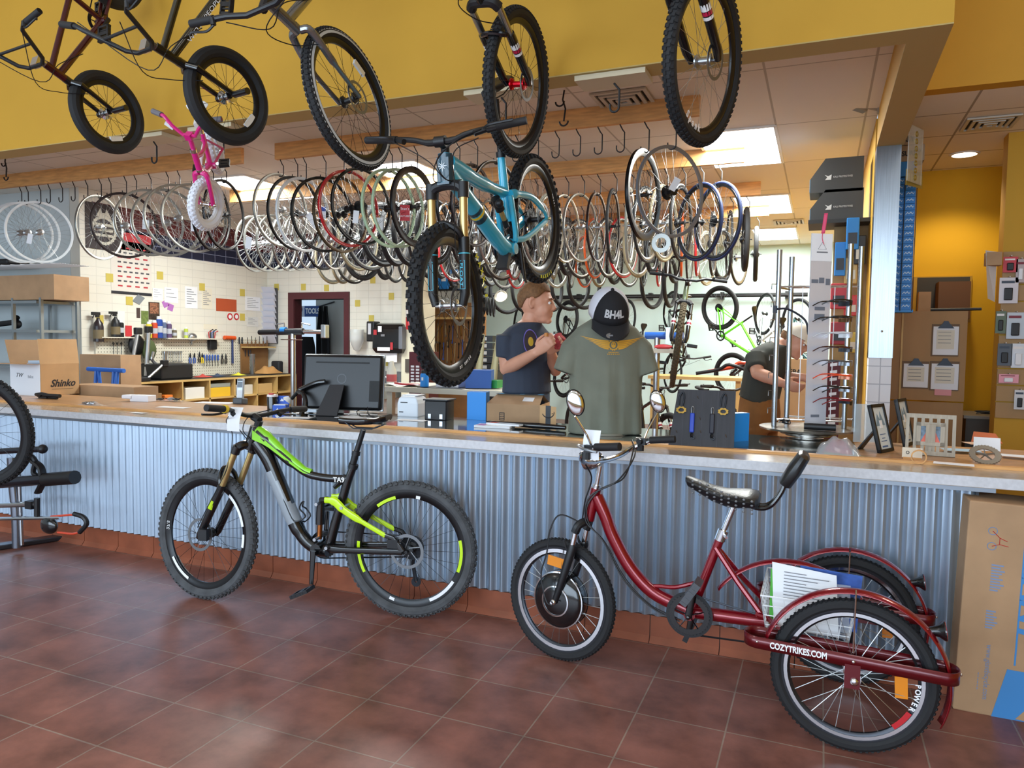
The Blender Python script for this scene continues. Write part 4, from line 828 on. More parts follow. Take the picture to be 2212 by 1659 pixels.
refl(f, .23, -2.6, (S, (1.08, 0, 0)))
kn = (76, [(-.25, 0), (.25, .5), (-.8, .25), (.8, .75)], .013, .005, .014)
REDH = M('red_anodised', '#c40f24', .25, .8)
r, f, S = hung('black forked mountain bike hung nose down, its front wheel with a bright red hub', pose((-.118, .015, -.993), (-.024, -1., -.012), (-1.286, 3.386, 3.796)), .345, .027, 1.10, (.42, 0, -.02), (.84, 0, .58), (.885, 0, .46), 0, GLOSSBLK, STEEL, 'mtb', kn=kn, hubm=REDH)
r, f, S = hung('rightmost hung mountain bike nose down with a silver hub and lettered black rim', pose((-.169, -.129, -.977), (-.235, -.958, .167), (-.309, 3.382, 3.711)), .345, .027, 1.10, (.42, 0, -.02), (.84, 0, .58), (.885, 0, .46), 0, GLOSSBLK, STEEL, 'mtb', kn=kn, hubm=ALU, spk=SPOKE, rimm=M('wide_black_rim', '#121317', .3, .2))
for k, ch in enumerate('Spank'):
 a = .30-.115*k; rr = .277; c = Vector((1.10, 0, 0)); p = c+Vector((math.cos(a)*rr, .0205, math.sin(a)*rr))
 text('rim_lettering', ch, p, (math.sin(a), 0, -math.cos(a)), (-math.cos(a), 0, -math.sin(a)), .042, WINK, f, .0004, world=False, bold=.0012)
for x, y, z in ((-4.262, 3.433, 4.04), (-2.777, 3.026, 3.90), (-2.327, 3.027, 3.99), (-1.286, 3.386, 4.14), (-.309, 3.382, 4.05)):
 solo('wall_hook', B().tube([(x, 3.785, z+.05), (x, y, z-.012), (x, y-.04, z+.01), (x, y-.05, z+.05)], .007, 8).bx(x-.04, x+.04, 3.768, 3.781, z, z+.1), BLK, 'black wall hook on the yellow header holding a hung bike by its rear wheel', 'hook', 'wall hooks above the counter')
# turquoise full suspension bike hung level
def turquoise():
 r = thing('mountain_bike', 'turquoise full suspension mountain bike hung above the counter, knobby front tire toward the viewer', 'bicycle', Mx=pose((-.008, -.886, -.463), (-.028, -.463, .886), (-1.524, 3.954, 2.138))); K = dict(world=False)
 T = M('turquoise_paint', '#38b6da', .28, coat=.6); DK = M('dark_teal_paint', '#0d3a4c', .3, coat=.5)
 htt, htb = Vector((.88, 0, .59)), Vector((.925, 0, .485)); ax = (htb-htt).normalized(); S = rotm(htt-htb, math.radians(3.6), htb); fh = Vector((1.17, 0, 0)); bb = Vector((.44, 0, -.01))
 kn = (46, [(-.22, 0), (.22, .5), (-.62, .3), (.62, .8), (-1.05, 0), (1.05, .5)], .013, .010, .017)
 rt = wheel(r, 'rear_wheel', (0, 0, 0), .355, .029, .03, .016, kn=kn, nsp=28, cass=-1, rotor=1)
 ft = wheel(r, 'front_wheel', fh, .355, .029, .03, .016, kn=kn, nsp=28, rotor=1, xf=S, hub=M('hub_steel', '#c0c4c8', .25, .9))
 YL = M('tire_yellow_print', '#e8e61c', .6)
 for k, ch in enumerate('MAXXIS'):
  a = 2.80+.125*k; rr = .325; n = Vector((0, 1, 0)); p = fh+Vector((math.cos(a)*rr, .0305, math.sin(a)*rr)); t = Vector((-math.sin(a), 0, math.cos(a)))
  up_ = n.cross(t); text('tire_lettering', ch, p, t, up_, .036, YL, ft, .0006, world=False, bold=.0012)
 for k, ch in enumerate('MAXXIS'):
  a = -1.35-.10*k+.25; rr = .325; n = Vector((0, 1, 0)); p = Vector((math.cos(a)*rr, .0305, math.sin(a)*rr)); t = Vector((math.sin(a), 0, -math.cos(a)))
  text('tire_lettering', ch, p, t, n.cross(t), .026, YL, rt, .0006, world=False, bold=.001)
 for w_, c, w0, s_ in ((ft, fh, 'DT SWISS', -1.35), (rt, Vector((0, 0, 0)), 'XM481', .1)):
  for k, ch in enumerate(w0):
   a = s_-.055*k if w_ is ft else 2.95+.06*k; rr = .287; t = Vector((math.sin(a), 0, -math.cos(a)))*(1 if w_ is ft else -1)
   if ch != ' ': text('rim_lettering', ch, c+Vector((math.cos(a)*rr, .0165, math.sin(a)*rr)), t, Vector((0, 1, 0)).cross(t), .018, WINK, w_, .0004, world=False, bold=.0006)
 b = B(); b.tube([htt-ax*.005, htb+ax*.005], [.034, .036], 14)
 b.tube(cat([(.895, 0, .52), (.80, 0, .40), (.66, 0, .22), (.53, 0, .06), (.46, 0, .0), (.40, 0, -.015)], 4), [.042]*6+[.044]*8+[.046]*7, 14, flat=.85)
 b.tube(cat([(.88, 0, .56), (.74, 0, .47), (.55, 0, .36), (.37, 0, .27), (.33, 0, .25)], 4), [.04]*5+[.034]*4+[.028]*4+[.026]*4, 12)
 b.tube([(.30, 0, .44), (.325, 0, .35), (.36, 0, .22), (.385, 0, .12)], [.02, .023, .026, .03], 12); b.tube([(.44, -.045, -.01), (.44, .045, -.01)], .03, 14)
 fr = obj('frame', b, T, r, **K)
 b = B(); b.add([htt+Vector((.034, -.03, 0)), htt+Vector((.034, .03, 0)), htb+Vector((.037, .03, 0)), htb+Vector((.037, -.03, 0))], [(0, 1, 2, 3)]); b.tube([htt-ax*.004, htb+ax*.004], [.0345, .0365], 14)
 obj('head_tube_panel', b, DK, fr, 'dark teal painted front of the head tube', **K)
 mid = htt.lerp(htb, .45); n = Vector((-ax.z, 0, ax.x)); n = n if n.x > 0 else -n
 b = B(); o = mid+n*.0365; u = Vector((0, 1, 0)); v = -ax
 for a in range(8): b.add([o, o+(u*math.cos(a*PI/4-.14)+v*math.sin(a*PI/4-.14))*.009, o+(u*math.cos(a*PI/4)+v*math.sin(a*PI/4))*(.02 if a % 2 else .026), o+(u*math.cos(a*PI/4+.14)+v*math.sin(a*PI/4+.14))*.009], [(0, 1, 2, 3)])
 obj('head_badge', b, STEEL, fr, **NS, **K)
 dt0, dt1 = Vector((.80, 0, .40)), Vector((.66, 0, .22)); dd = (dt1-dt0).normalized()
 b = B()
 for i, (a0, a1) in enumerate(((.52, .62), (.65, .72), (.74, .88))): b.cur = i % 2 if i < 2 else 0; b.tube([dt0.lerp(dt1, a0), dt0.lerp(dt1, a1)], .0452, 14, cap=False, flat=.85)
 obj('frame_bands', b, [DK, YEL], fr, 'dark teal and yellow bands on the down tube', **K)
 tt0, tt1 = Vector((.74, 0, .47)), Vector((.55, 0, .36)); d = (tt1-tt0).normalized(); text('frame_lettering', 'YETI', tt0.lerp(tt1, .35)+Vector((.012, .026, .028)), d, Vector((0, -.6, .6)), .04, WINK, fr, .0005, world=False, fit=.16, bold=.001)
 b = B()
 for s in (1, -1):
  y = s*.05
  b.tube(cat([(.36, s*.038, .25), (.30, y, .235), (.15, s*.062, .17), (.03, s*.068, .06), (.0, s*.068, .0)], 4), [.026]*4+[.019]*8+[.013]*5, 10, flat=.7); b.tube(cat([(.42, s*.045, .03), (.30, s*.058, .0), (.02, s*.068, -.005)], 4), .017, 10, flat=.7)
  b.tube(cat([(.37, s*.04, .25), (.385, s*.042, .16), (.40, s*.042, .06), (.42, s*.04, .02)], 4), .02, 8, flat=.7)
 obj('rear_triangle', b, T, r, **K)
 sh = obj('rear_shock', B().tube([(.47, 0, .27), (.44, 0, .20)], .024, 12).tube([(.415, .0, .14), (.405, 0, .10)], .016, 10).sph((.50, .03, .25), .022), BLK, r, **K); obj('shock_shaft', B().tube([(.44, 0, .20), (.41, 0, .125)], .014, 12), GOLD, sh, **K)
 b = B(); b.box((.50, .0, -.02), (.16, .06, .03), Matrix.Rotation(.75, 3, 'Y')); obj('bash_plate', b, BLK, r, **K)
 cr = htb+ax*.03; q = fh-cr; b = B()
 P = cat([cr+q*.02+Vector((0, -.078, 0)), cr-q*.02+Vector((0, -.05, 0)), cr-q*.035, cr-q*.02+Vector((0, .05, 0)), cr+q*.02+Vector((0, .078, 0))], 4); b.tube(P, .024, 10)
 for s in (1, -1): b.tube([cr-q*.045+Vector((0, s*.078, 0)), cr+q*.085+Vector((0, s*.078, 0))], .0255, 14)
 fk = obj('fork_crown', b, BLK, r, xf=S, **K)
 b = B()
 for s in (1, -1): b.tube([cr+q*.07+Vector((0, s*.078, 0)), cr+q*.44+Vector((0, s*.078, 0))], .0185, 14)
 obj('stanchion', b, GOLD, fk, 'gold coated stanchions', xf=S, **K)
 b = B(); LW = M('matt_black_fork', '#16171a', .4)
 for s in (1, -1): b.tube([cr+q*.42+Vector((0, s*.078, 0)), cr+q*.46+Vector((0, s*.078, 0)), cr+q*.9+Vector((0, s*.078, 0)), fh+Vector((0, s*.066, 0))], [.0255, .0265, .023, .018], 14)
 lo = obj('fork_lowers', b, LW, fk, xf=S, **K);
 b = B(); b.tube(cat([cr+q*.46+Vector((0, -.078, 0)), cr+q*.36+n*.035+Vector((0, -.06, 0)), cr+q*.30+n*.05, cr+q*.36+n*.035+Vector((0, .06, 0)), cr+q*.46+Vector((0, .078, 0))], 5), .014, 8); obj('fork_arch', b, LW, fk, xf=S, **K)
 CY_ = M('cyan_decal', '#4cc3dd', .4)
 b = B()
 for s in (1, -1): b.tube([cr+q*.555+Vector((0, s*.078, 0)), cr+q*.565+Vector((0, s*.078, 0))], .0262, 16, cap=False)
 obj('fork_band', b, CY_, lo, xf=S, **K)
 qd = q.normalized()
 for s, st in ((1, 'FLOAT'), (-1, 'FACTORY')):
  c = cr+q*.74+Vector((0, s*.078, 0))+n*.0235; fx = n.cross(qd) if n.cross(qd).y > 0 else -n.cross(qd)
  b = B()
  for e in (-1, 1): b.box(c+Vector((0, e*.011, 0)), (.0012, .002, .125), Matrix((n, Vector((0, 1, 0)), -qd)).transposed()); b.box(c+qd*e*.062, (.0012, .022, .002), Matrix((n, Vector((0, 1, 0)), -qd)).transposed())
  obj('fork_decal', b, CY_, lo, xf=S, **K)
  text('fork_lettering', st, c, qd, -fx if (qd.cross(-fx)).dot(n) > 0 else fx, .02, CY_, lo, .0004, world=False, fit=.10)
 b = B(); b.tube([htt-ax*.005, htt-ax*.06], .02, 12); b.tube([htt-ax*.04, htt-ax*.05+n*.04], .022, 12); b.tube([htt-ax*.05+n*.045+Vector((0, -.025, 0)), htt-ax*.05+n*.045+Vector((0, .025, 0))], .024, 12); obj('stem', b, BLK, r, xf=S, **K)
 c0 = htt-ax*.05+n*.045; pts = [c0, c0+Vector((0, .06, 0)), c0+Vector((-.005, .15, .022)), c0+Vector((-.05, .385, .035))]; P = [Vector((p[0], -p[1], p[2])) for p in pts[::-1]]+pts[1:]
 hbar = obj('handlebar', B().tube(cat(P, 4), [.0125]*8+[.0155]*9+[.0125]*8, 10), BLK, r, xf=S, **K)
 for s in (1, -1):
  g0 = Vector((pts[3][0], s*pts[3][1], pts[3][2])); g1 = g0.lerp(Vector((pts[2][0], s*pts[2][1], pts[2][2])), .55); obj('grip', B().tube([g0, g1], .0165, 12), GRIP, hbar, xf=S, **K)
  g2 = g0.lerp(Vector((pts[2][0], s*pts[2][1], pts[2][2])), .72); b = B(); b.tube([g1, g2], .018, 10); b.tube([g2, g2+n*.035-Vector((0, s*.05, .02))], .013, 8); b.tube(cat([g2+n*.03, g2+n*.06+(g0-g1)*.3, g1+n*.055+(g0-g1)*.7], 4), .006, 6); obj('brake_lever', b, BLK, hbar, xf=S, **K)
 b = B()
 for s, e in ((1, -1), (-1, 1), (1, 1)):
  g = Vector((c0.x, s*.22, c0.z+.02)); b.tube(cat([g+n*.03, c0+n*.10+Vector((0, s*.12, -.03)), c0+n*.11+Vector((0, s*.02, -.10)), htb+n*.06+Vector((0, e*.03, .0)), (.85, e*.035, .47)], 7), .0026, 5)
 b.tube(cat([c0+Vector((.03, .2, 0)), c0+n*.09+Vector((0, .10, -.07)), cr+n*.06+Vector((0, .07, 0)), cr+q*.5+n*.04+Vector((0, .06, 0)), fh+Vector((-.05, .09, .1))], 6), .0026, 5); obj('cables', b, BLK, r, **K)
 obj('seatpost', B().tube([(.30, 0, .44), (.278, 0, .52)], .018, 12).tube([(.278, 0, .52), (.225, 0, .70)], .014, 12), BLK, r, **K); obj('seat_clamp', B().tube([(.303, 0, .43), (.295, 0, .455)], .027, 12).tube([(.283, 0, .50), (.277, 0, .53)], .023, 12), BLK, r, **K)
 sd = obj('saddle', saddle_b((.225, 0, .71), .275, .14), BLK, r, **K); obj('saddle_rails', rails_b((.225, 0, .712)), DKMET, sd, **K)
 ck = obj('crankset', ring_teeth(bb, .07, -.05, 30), BLK, r, **K)
 b = B(); b.tube([bb+Vector((0, .07, 0)), bb+Vector((.05, .08, -.165))], [.016, .012], 10, flat=.6); b.tube([bb+Vector((0, -.07, 0)), bb+Vector((-.05, -.08, .165))], [.016, .012], 10, flat=.6); obj('crank_arm', b, BLK, ck, **K)
 obj('chain', chain_b(bb, .07, (0, 0, 0), .05, -.05), DKMET, r, **K); b = B(); b.tube([(0, -.07, -.02), (.02, -.075, -.1), (-.01, -.07, -.17)], .01, 8); obj('derailleur', b, BLK, r, **K)
 b = B(); b.tube([(0, -.08, 0), (0, .09, 0)], .008, 8); obj('rear_axle', b, GOLD, r, **K)
turquoise()
# pink child's bike
def pink():
 PK = M('pink_paint', '#d61f7e', .3, coat=.6); WT = M('white_tire', '#e4e6ee', .6); r = thing('child_bicycle', 'small pink child bicycle with white tires hung among the wheels', 'bicycle', Mx=pose((.42, -.52, -.745), (.31, -.68, .66), (-3.64, 3.68, 2.652))); K = dict(world=False)
 htt, htb = Vector((.47, 0, .30)), Vector((.49, 0, .20)); ax = (htb-htt).normalized(); fh = Vector((.56, 0, 0)); bb = Vector((.22, 0, .03)); S = rotm(htt-htb, math.radians(-26), htb); KS = dict(world=False, xf=S)
 for nm, c in (('rear_wheel', (0, 0, 0)), ('front_wheel', fh)):
  wheel(r, nm, c, .155, .027, .012, .014, WT, M('white_rim2', '#e4e6ea', .4), SPOKE, CHROME, 20, (34, [(-.3, 0), (.3, .5), (-.85, .3), (.85, .8)], .012, .004, .014), n=40, hubw=.04, hubr=.01, xf=S if nm[0] == 'f' else None)
 b = B(); b.tube([htt, htb], .0185, 12); b.tube(cat([htb-ax*.02, (.40, 0, .12), (.28, 0, .06), bb], 5), .0165, 10); b.tube(cat([htt+ax*.03, (.36, 0, .21), (.25, 0, .17), (.18, 0, .165)], 5), .0125, 10); b.tube([bb, (.165, 0, .22)], .014, 10); b.tube([bb-Vector((0, .03, 0)), bb+Vector((0, .03, 0))], .02, 10)
 fr = obj('frame', b, PK, r, **K)
 b = B()
 for s in (1, -1): b.tube([bb+Vector((-.02, s*.02, 0)), (0, s*.05, 0)], .008, 8); b.tube([(.172, s*.015, .18), (0, s*.05, 0)], .007, 8)
 obj('rear_stays', b, PK, r, **K)
 cr = htb+ax*.02; q = fh-cr; b = B()
 for s in (1, -1): b.tube(cat([cr+Vector((0, s*.008, -.0)), cr+q*.1+Vector((0, s*.04, 0)), cr+q*.6+Vector((0, s*.048, 0)), fh+Vector((0, s*.046, 0))], 4), [.016]*5+[.013]*8, 10)
 obj('fork', b, PK, r, **KS); obj('axle_nut', B().sph(fh+Vector((0, .056, 0)), .011).sph(fh-Vector((0, .056, 0)), .011), CHROME, r, **KS)
 obj('headset', B().tube([htt, htt-ax*.02], .021, 12).tube([htb, htb+ax*.012], .021, 12), CHROME, r, **K)
 b = B(); b.tube([htt-ax*.02, htt-ax*.09], .014, 10); b.box(htt-ax*.095, (.04, .04, .035)); hb_ = htt-ax*.10
 pts = [hb_, hb_+Vector((.0, .04, 0)), hb_+Vector((0, .085, .05)), hb_+Vector((-.02, .13, .095)), hb_+Vector((-.05, .22, .095))]; P = [Vector((p[0], -p[1], p[2])) for p in pts[::-1]]+pts[1:]; hbar = obj('handlebar', b.tube(P, .0105, 10), PK, r, **KS)
 for s in (1, -1): g0 = Vector((pts[4].x, s*pts[4].y, pts[4].z)); g1 = Vector((pts[3].x, s*pts[3].y, pts[3].z)); obj('grip', B().tube([g0, g0.lerp(g1, .8)], .016, 10), M('grey_grip', '#6d6a70', .7), hbar, **KS)
 obj('bar_sticker', B().box(hb_.lerp(pts[2], 1.)-Vector((0, .19, .0)), (.012, .05, .022), Matrix.Rotation(-.7, 3, 'X')), WHITE, hbar, **KS)
 obj('seatpost', B().tube([(.165, 0, .22), (.15, 0, .29)], .011, 10), CHROME, r, **K); obj('saddle', saddle_b((.15, 0, .29), .2, .13), M('white_vinyl', '#e6e7ea', .4), r, **K)
 b = B(); b.tube(cat([bb+Vector((.05, -.045, .045)), (.1, -.05, .06), (-.04, -.05, .04), (-.04, -.05, -.04), (.1, -.05, -.03), bb+Vector((.06, -.045, -.045))], 4, True), .012, 8, closed=True); obj('chain_guard', b, M('white_guard', '#e9ebee', .4), r, **K)
 ck = obj('crankset', B().tube([bb+Vector((0, .045, 0)), bb+Vector((.07, .06, .06))], .009, 8).tube([bb+Vector((0, -.06, 0)), bb+Vector((-.07, -.07, -.06))], .009, 8).tube([bb+Vector((0, -.06, 0)), bb+Vector((0, .05, 0))], .008, 8), CHROME, r, **K)
 for s in (1, -1): obj('pedal', pedal_b(bb+Vector((s*.07, s*.10, s*.06)), .06, .06, .018), BLK, ck, **K)
pink()
# service counter with corrugated steel front
ZC = .93; XL, XR = -6.6, .60
CORR = M('galvanised_steel', '#a9b9ca', .34, .75, var=.08, vs=2.5)
ct = thing('service_counter', 'long service counter with corrugated steel front and pale laminate top', 'counter', (-2.9, 3.9, 0))
b = B(); n = int((XR-XL)/.063*8); pts = [(XL+(XR-XL)*i/n, 3.462-.0105*math.cos(2*PI*i/8)) for i in range(n+1)]
b.add([(x, y, z) for z in (.135, .868) for x, y in pts], [(i, i+1, n+2+i, n+1+i) for i in range(n)])
obj('corrugated_front', b, CORR, ct)
LAM = M('laminate_top', '#b3a392', .18, var=.12, vs=40, spec=.6); LAMF = M('laminate_edge', '#c9c9cd', .35, var=.08, vs=60)
obj('counter_top', B().bx(XL, 1.5, 3.385, 3.64, .885, ZC), LAM, ct, **NS)
obj('top_edge', B().bx(XL, 1.5, 3.378, 3.3852, .888, ZC-.001), LAMF, ct, **NS)
obj('edge_trim', B().bx(XL, .66, 3.40, 3.46, .866, .8848), M('trim_steel', '#8c939c', .4, .9), ct, **NS)
obj('wood_strip', B().bx(XL, 1.5, 3.62, 3.662, ZC-.02, ZC+.012), WOOD, ct, **NS)
obj('glass_top', B().bx(-3.6, .18, 3.662, 4.35, ZC-.012, ZC+.002), M('dark_glass', '#3b4140', .05, coat=1.), ct, **NS)
for wb_ in (B().bx(XL, -3.6, 3.662, 4.35, ZC-.03, ZC+.002), B().bx(.18, 1.5, 3.662, 4.35, ZC-.03, ZC+.002)): obj('wood_top', wb_, M('worn_wood_top', '#b98c62', .3, var=.2, vs=5, stretch=(1, 6, 6)), ct, **NS)
obj('carcass', B().bx(XL, XR, 3.475, 4.33, 0, .88), M('dark_carcass', '#3a3632', .8), ct, **NS)
obj('end_panel', B().bx(XR, XR+.012, 3.45, 4.33, 0, .868), M('end_panel_dark', '#2e3036', .5), ct, **NS)
obj('end_leg', B().bx(1.40, 1.46, 3.9, 4.3, 0, .885), M('dark_carcass', '#3a3632', .8), ct, **NS)
COVE = M('cove_tile', '#8a4a30', .45, var=.2, vs=7)
b = B(); k = 0; x = XL
while x < XR-.01:
 x1 = min(x+.327, XR); b.bx(x+.002, x1-.002, 3.468, 3.476, .001, .130)
 b.add([(x+.002, 3.468, .03), (x1-.002, 3.468, .03), (x1-.002, 3.445, .001), (x+.002, 3.445, .001)], [(0, 1, 2, 3)]); x = x1
b2 = struct('baseboard_counter', b, COVE, **NS)
def P3(px, py, z=ZC): return atZ(px, py, z)
def item(name, lab, cat_, px, py, w, d, h, ang, mat, z=ZC+.0025, bevel=0., group=None, back=True):
 """box whose front-bottom edge is centred where the pixel ray meets height z"""
 p = atZ(px, py, z); t = thing(name, lab, cat_, Mx=Matrix.Translation(p) @ Matrix.Rotation(ang, 4, 'Z'), group=group)
 o = obj('box_body' if name.endswith('box') else 'body', B().bx(-w/2, w/2, 0, d, 0, h), mat, t, **WN, bevel=bevel)
 return t
def L(t): return dict(parent=t, world=False)
PW = math.radians(22.75)
p = P3(88, 856); t = thing('carton', 'open cardboard carton with a white side and script lettering, counter\'s left end', 'box', Mx=Matrix.Translation(p) @ Matrix.Rotation(math.radians(92), 4, 'Z'))
W_, D_, H_ = .36, .36, .27; WB = M('white_board', '#dfe3ea', .7); b = B()
for a in ((0, W_, 0, .004, 0, H_), (0, .004, 0, D_, 0, H_), (W_-.004, W_, 0, D_, 0, H_), (0, W_, D_-.004, D_, 0, H_), (0, W_, 0, D_, 0, .004)): b.bx(*a)
obj('box_body', b, CARD2, world=False, parent=t, **NS); obj('white_side', B().bx(-.003, 0, 0, D_, 0, H_), WB, t, **WN)
b = B(); b.add([(0, 0, H_), (W_, 0, H_), (W_+.02, .05, H_+.21), (.02, .05, H_+.21)], [(0, 1, 2, 3)]); f = obj('flap', b, CARD2, t, **WN); f.modifiers.new('s', 'SOLIDIFY').thickness = .004
b = B(); b.add([(0, D_, H_), (W_, D_, H_), (W_, D_+.06, H_+.2), (0, D_+.06, H_+.2)], [(0, 1, 2, 3)]); f = obj('flap', b, CARD, t, **WN); f.modifiers.new('s', 'SOLIDIFY').thickness = .004
b = B(); b.add([(0, 0, H_), (0, D_, H_), (-.17, D_, H_+.005), (-.17, 0, H_+.005)], [(0, 1, 2, 3)]); f = obj('flap', b, CARD, t, **WN); f.modifiers.new('s', 'SOLIDIFY').thickness = .004
text('box_lettering', 'Shinko', (.2, -.001, .10), (1, 0, 0), (0, 0, 1), .085, INK, t, .0004, world=False, shear=.35, bold=.002); text('box_lettering', '————', (.2, -.001, .055), (1, 0, 0), (0, 0, 1), .04, INK, t, .0004, world=False, fit=.2)
text('box_lettering', 'TW', (-.0035, .25, .17), (0, -1, 0), (0, 0, 1), .05, INK, t, .0004, world=False, shear=.4); text('box_lettering', 'bike', (-.0035, .11, .16), (0, -1, 0), (0, 0, 1), .04, M('faint_print', '#8f949c', .7), t, .0004, world=False)
b = B()
for k in range(3): b.box((.16+.01*k, .15, H_-.03+.022*k), (.2, .2, .02), Matrix.Rotation(.1*k, 3, 'Z'))
for o in comps(b): solo('booklet', B().add([tuple(WM[t.name] @ Vector(v)) for v in o.v], o.f), M('blue_white_paper', '#aebfd2', .6), 'stack of blue and white booklets inside the open carton', 'booklet', 'booklets in the carton', **NS)
p = P3(95, 862); b = B(); b.tube([p+Vector((-.14, .03, .03)), p+Vector((-.05, .02, .035)), p+Vector((.02, .02, .03)), p+Vector((.16, .02, .03))], [.012, .018, .014, .015], 10); b.tube([p+Vector((-.12, .03, .02)), p+Vector((0, .03, .012)), p+Vector((.13, .02, .012))], .01, 8); b.tube([p+Vector((-.05, .02, .035)), p+Vector((-.03, -.02, .012)), p+Vector((.05, -.01, .012))], .007, 6)
solo('bike_lock', b, BLK, 'black bike lock lying in front of the open carton', 'lock')
t = item('small_box', 'small white clamshell box lying on the counter left of the phone', 'box', 300, 868, .17, .09, .05, .15, M('white_card', '#e9e9f0', .6), bevel=.004); obj('box_flap', B().box((-.11, .04, .035), (.09, .10, .03)), M('white_card', '#e9e9f0', .6), t, **WN, bevel=.008)
def bag(px, py, w, d, lab, n=6, seed=1, cat_='bag', col=STEEL):
 r_ = random.Random(seed); p = P3(px, py, ZC+.003); t = thing('parts_bag', lab, cat_, p, 'bags of small parts on the counter'); b = B()
 b.grid(lambda u, v: p+Vector(((u-.5)*w+(v-.5)*.05, (v-.5)*d, .004+.025*math.sin(PI*u)*math.sin(PI*v)*(.7+.5*math.sin(9*u+5*v)))), 12, 8); obj('plastic', b, M('clear_plastic', '#dfe6ee', .15, alpha=.35, coat=1.), t)
 b = B()
 for i in range(n): q = p+Vector(((r_.random()-.5)*w*.6, (r_.random()-.5)*d*.5, .012)); b.lathe([(.008, 0), (.02, 0), (.02, .006), (.008, .006)], 10, q, (r_.random()-.5, r_.random()-.5, 1), close=True)
 obj('metal_parts', b, col, t, kind='stuff')
bag(200, 876, .22, .09, 'clear plastic bag of metal parts at the front of the counter below the carton', 8, 1); bag(365, 866, .3, .1, 'clear bag with a chain and cassette beside the white clamshell box', 12, 2, col=DKMET)
for i, (px, py, w, d, a, lab) in enumerate([(375, 880, .25, .09, .1, 'white sheet of paper lying on the counter below the parts bags'), (465, 870, .3, .12, .2, 'white paper lying behind the mountain bike handlebar'), (300, 892, .12, .05, 0, 'small white receipt at the front edge of the counter top'), (640, 902, .2, .1, .3, 'paper sheet beside the lime bike handlebar'), (780, 903, .34, .13, -.1, 'printed paper sheet under the computer'), (890, 908, .2, .09, .1, 'paper sheet in front of the black device'), (1180, 925, .16, .05, .1, 'white paper beside the magazines')]):
 p = P3(px, py, ZC+.003); solo('paper_sheet', B().box(p+Vector((0, 0, .0006)), (w, d, .001), Matrix.Rotation(a, 3, 'Z')), WHITE, lab, 'paper', 'loose papers on the counter', **NS)
p = P3(510, 874); t = thing('cordless_phone', 'silver cordless phone standing upright in its cradle', 'phone', Mx=Matrix.Translation(p+Vector((0, .03, 0))) @ Matrix.Rotation(.3, 4, 'Z') @ Matrix.Rotation(-.12, 4, 'X'))
obj('handset', B().bx(-.026, .026, 0, .03, .03, .2), M('phone_silver', '#b9c3cf', .35, .4), t, world=False, bevel=.006); obj('screen', B().bx(-.019, .019, -.0015, .002, .13, .175), M('phone_screen', '#33414e', .1), t, **WN); obj('earpiece', B().bx(-.02, .02, -.0015, .002, .182, .193), BLK, t, **WN); obj('keypad', B().bx(-.018, .018, -.0012, .002, .05, .11), M('phone_keys', '#dfe6ec', .5), t, **WN); obj('cradle', B().bx(-.04, .04, -.03, .07, 0, .05), M('phone_dark', '#4b5158', .5), t, world=False, bevel=.01)
p = P3(580, 893); t = thing('tumbler', 'black insulated tumbler with a white and red lid beside the blue box', 'cup', p+Vector((0, .04, 0))); o = p+Vector((0, .04, 0))
obj('cup_body', B().lathe([(.001, 0), (.034, 0), (.038, .11), (.036, .115), (.001, .115)], 24, o), GLOSSBLK, t); obj('lid', B().lathe([(.038, .112), (.036, .125), (.02, .128), (.001, .128)], 24, o), M('lid_white', '#e8dcdc', .4), t); obj('lid_slider', B().box(o+Vector((.0, -.01, .132)), (.03, .02, .008)), RED, t, **NS)
t = item('patch_kit_box', 'blue and white cardboard box with mountain logo, lid propped open, beside the tumbler', 'box', 603, 893, .09, .07, .055, .35, M('tool_blue', '#2358c4', .5)); obj('display_flap', B().box((0, .072, .085), (.09, .004, .06)), M('tool_blue', '#2358c4', .5), t, **WN)
b = B(); b.prism([(-.03, 0), (-.012, .024), (.006, 0)], (0, -.001, .012), (1, 0, 0), (0, 0, 1), .001); b.prism([(-.02, 0), (-.006, .02), (.008, 0)], (0, .069, .078), (1, 0, 0), (0, 0, 1), .001); obj('mountain_print', b, WINK, t, **WN); obj('box_contents', B().bx(-.04, .04, .005, .065, .054, .06), WHITE, t, **WN); obj('blue_print', B().box((.02, .069, .092), (.03, .001, .014)), WINK, t, **WN)
p = P3(716, 899); t = thing('computer', 'black all in one desktop computer seen from behind, on a kickstand', 'computer', Mx=Matrix.Translation(p) @ Matrix.Rotation(math.radians(13), 4, 'Z'))
SHELL = M('monitor_shell', '#0c0d11', .38); b = B(); b.bx(-.285, .285, 0, .045, 0, .375); Rt = Matrix.Translation((.02, .10, .035)) @ Matrix.Rotation(math.radians(-7), 4, 'X')
m = obj('monitor_shell', b, SHELL, t, world=False, xf=Rt, bevel=.02); b = B();
for a in ((-.288, .288, .035, .05, -.004, .006), (-.288, .288, .035, .05, .37, .38), (-.29, -.28, .035, .05, 0, .375), (.28, .29, .035, .05, 0, .375)): b.bx(*a)
obj('silver_bezel', b, ALU, t, world=False, xf=Rt, bevel=.003); obj('vent_slot', B().bx(-.19, .19, -.003, .003, .315, .325), M('slot_dark', '#050507', .6), m, world=False, xf=Rt, **NS); b = B(); b.lathe([(.028, -.002), (.034, -.002), (.034, .001), (.028, .001)], 28, (0, 0, .21), (0, -1, 0), close=True); obj('round_logo', b, M('logo_dark', '#262830', .3), m, world=False, xf=Rt)
b = B(); b.add([(-.045, .09, .2), (.055, .09, .2), (.05, -.02, 0), (-.10, -.02, 0)], [(0, 1, 2, 3)]); f = obj('kickstand', b, M('stand_grey', '#25262b', .5), t, **WN); f.modifiers.new('s', 'SOLIDIFY').thickness = .012
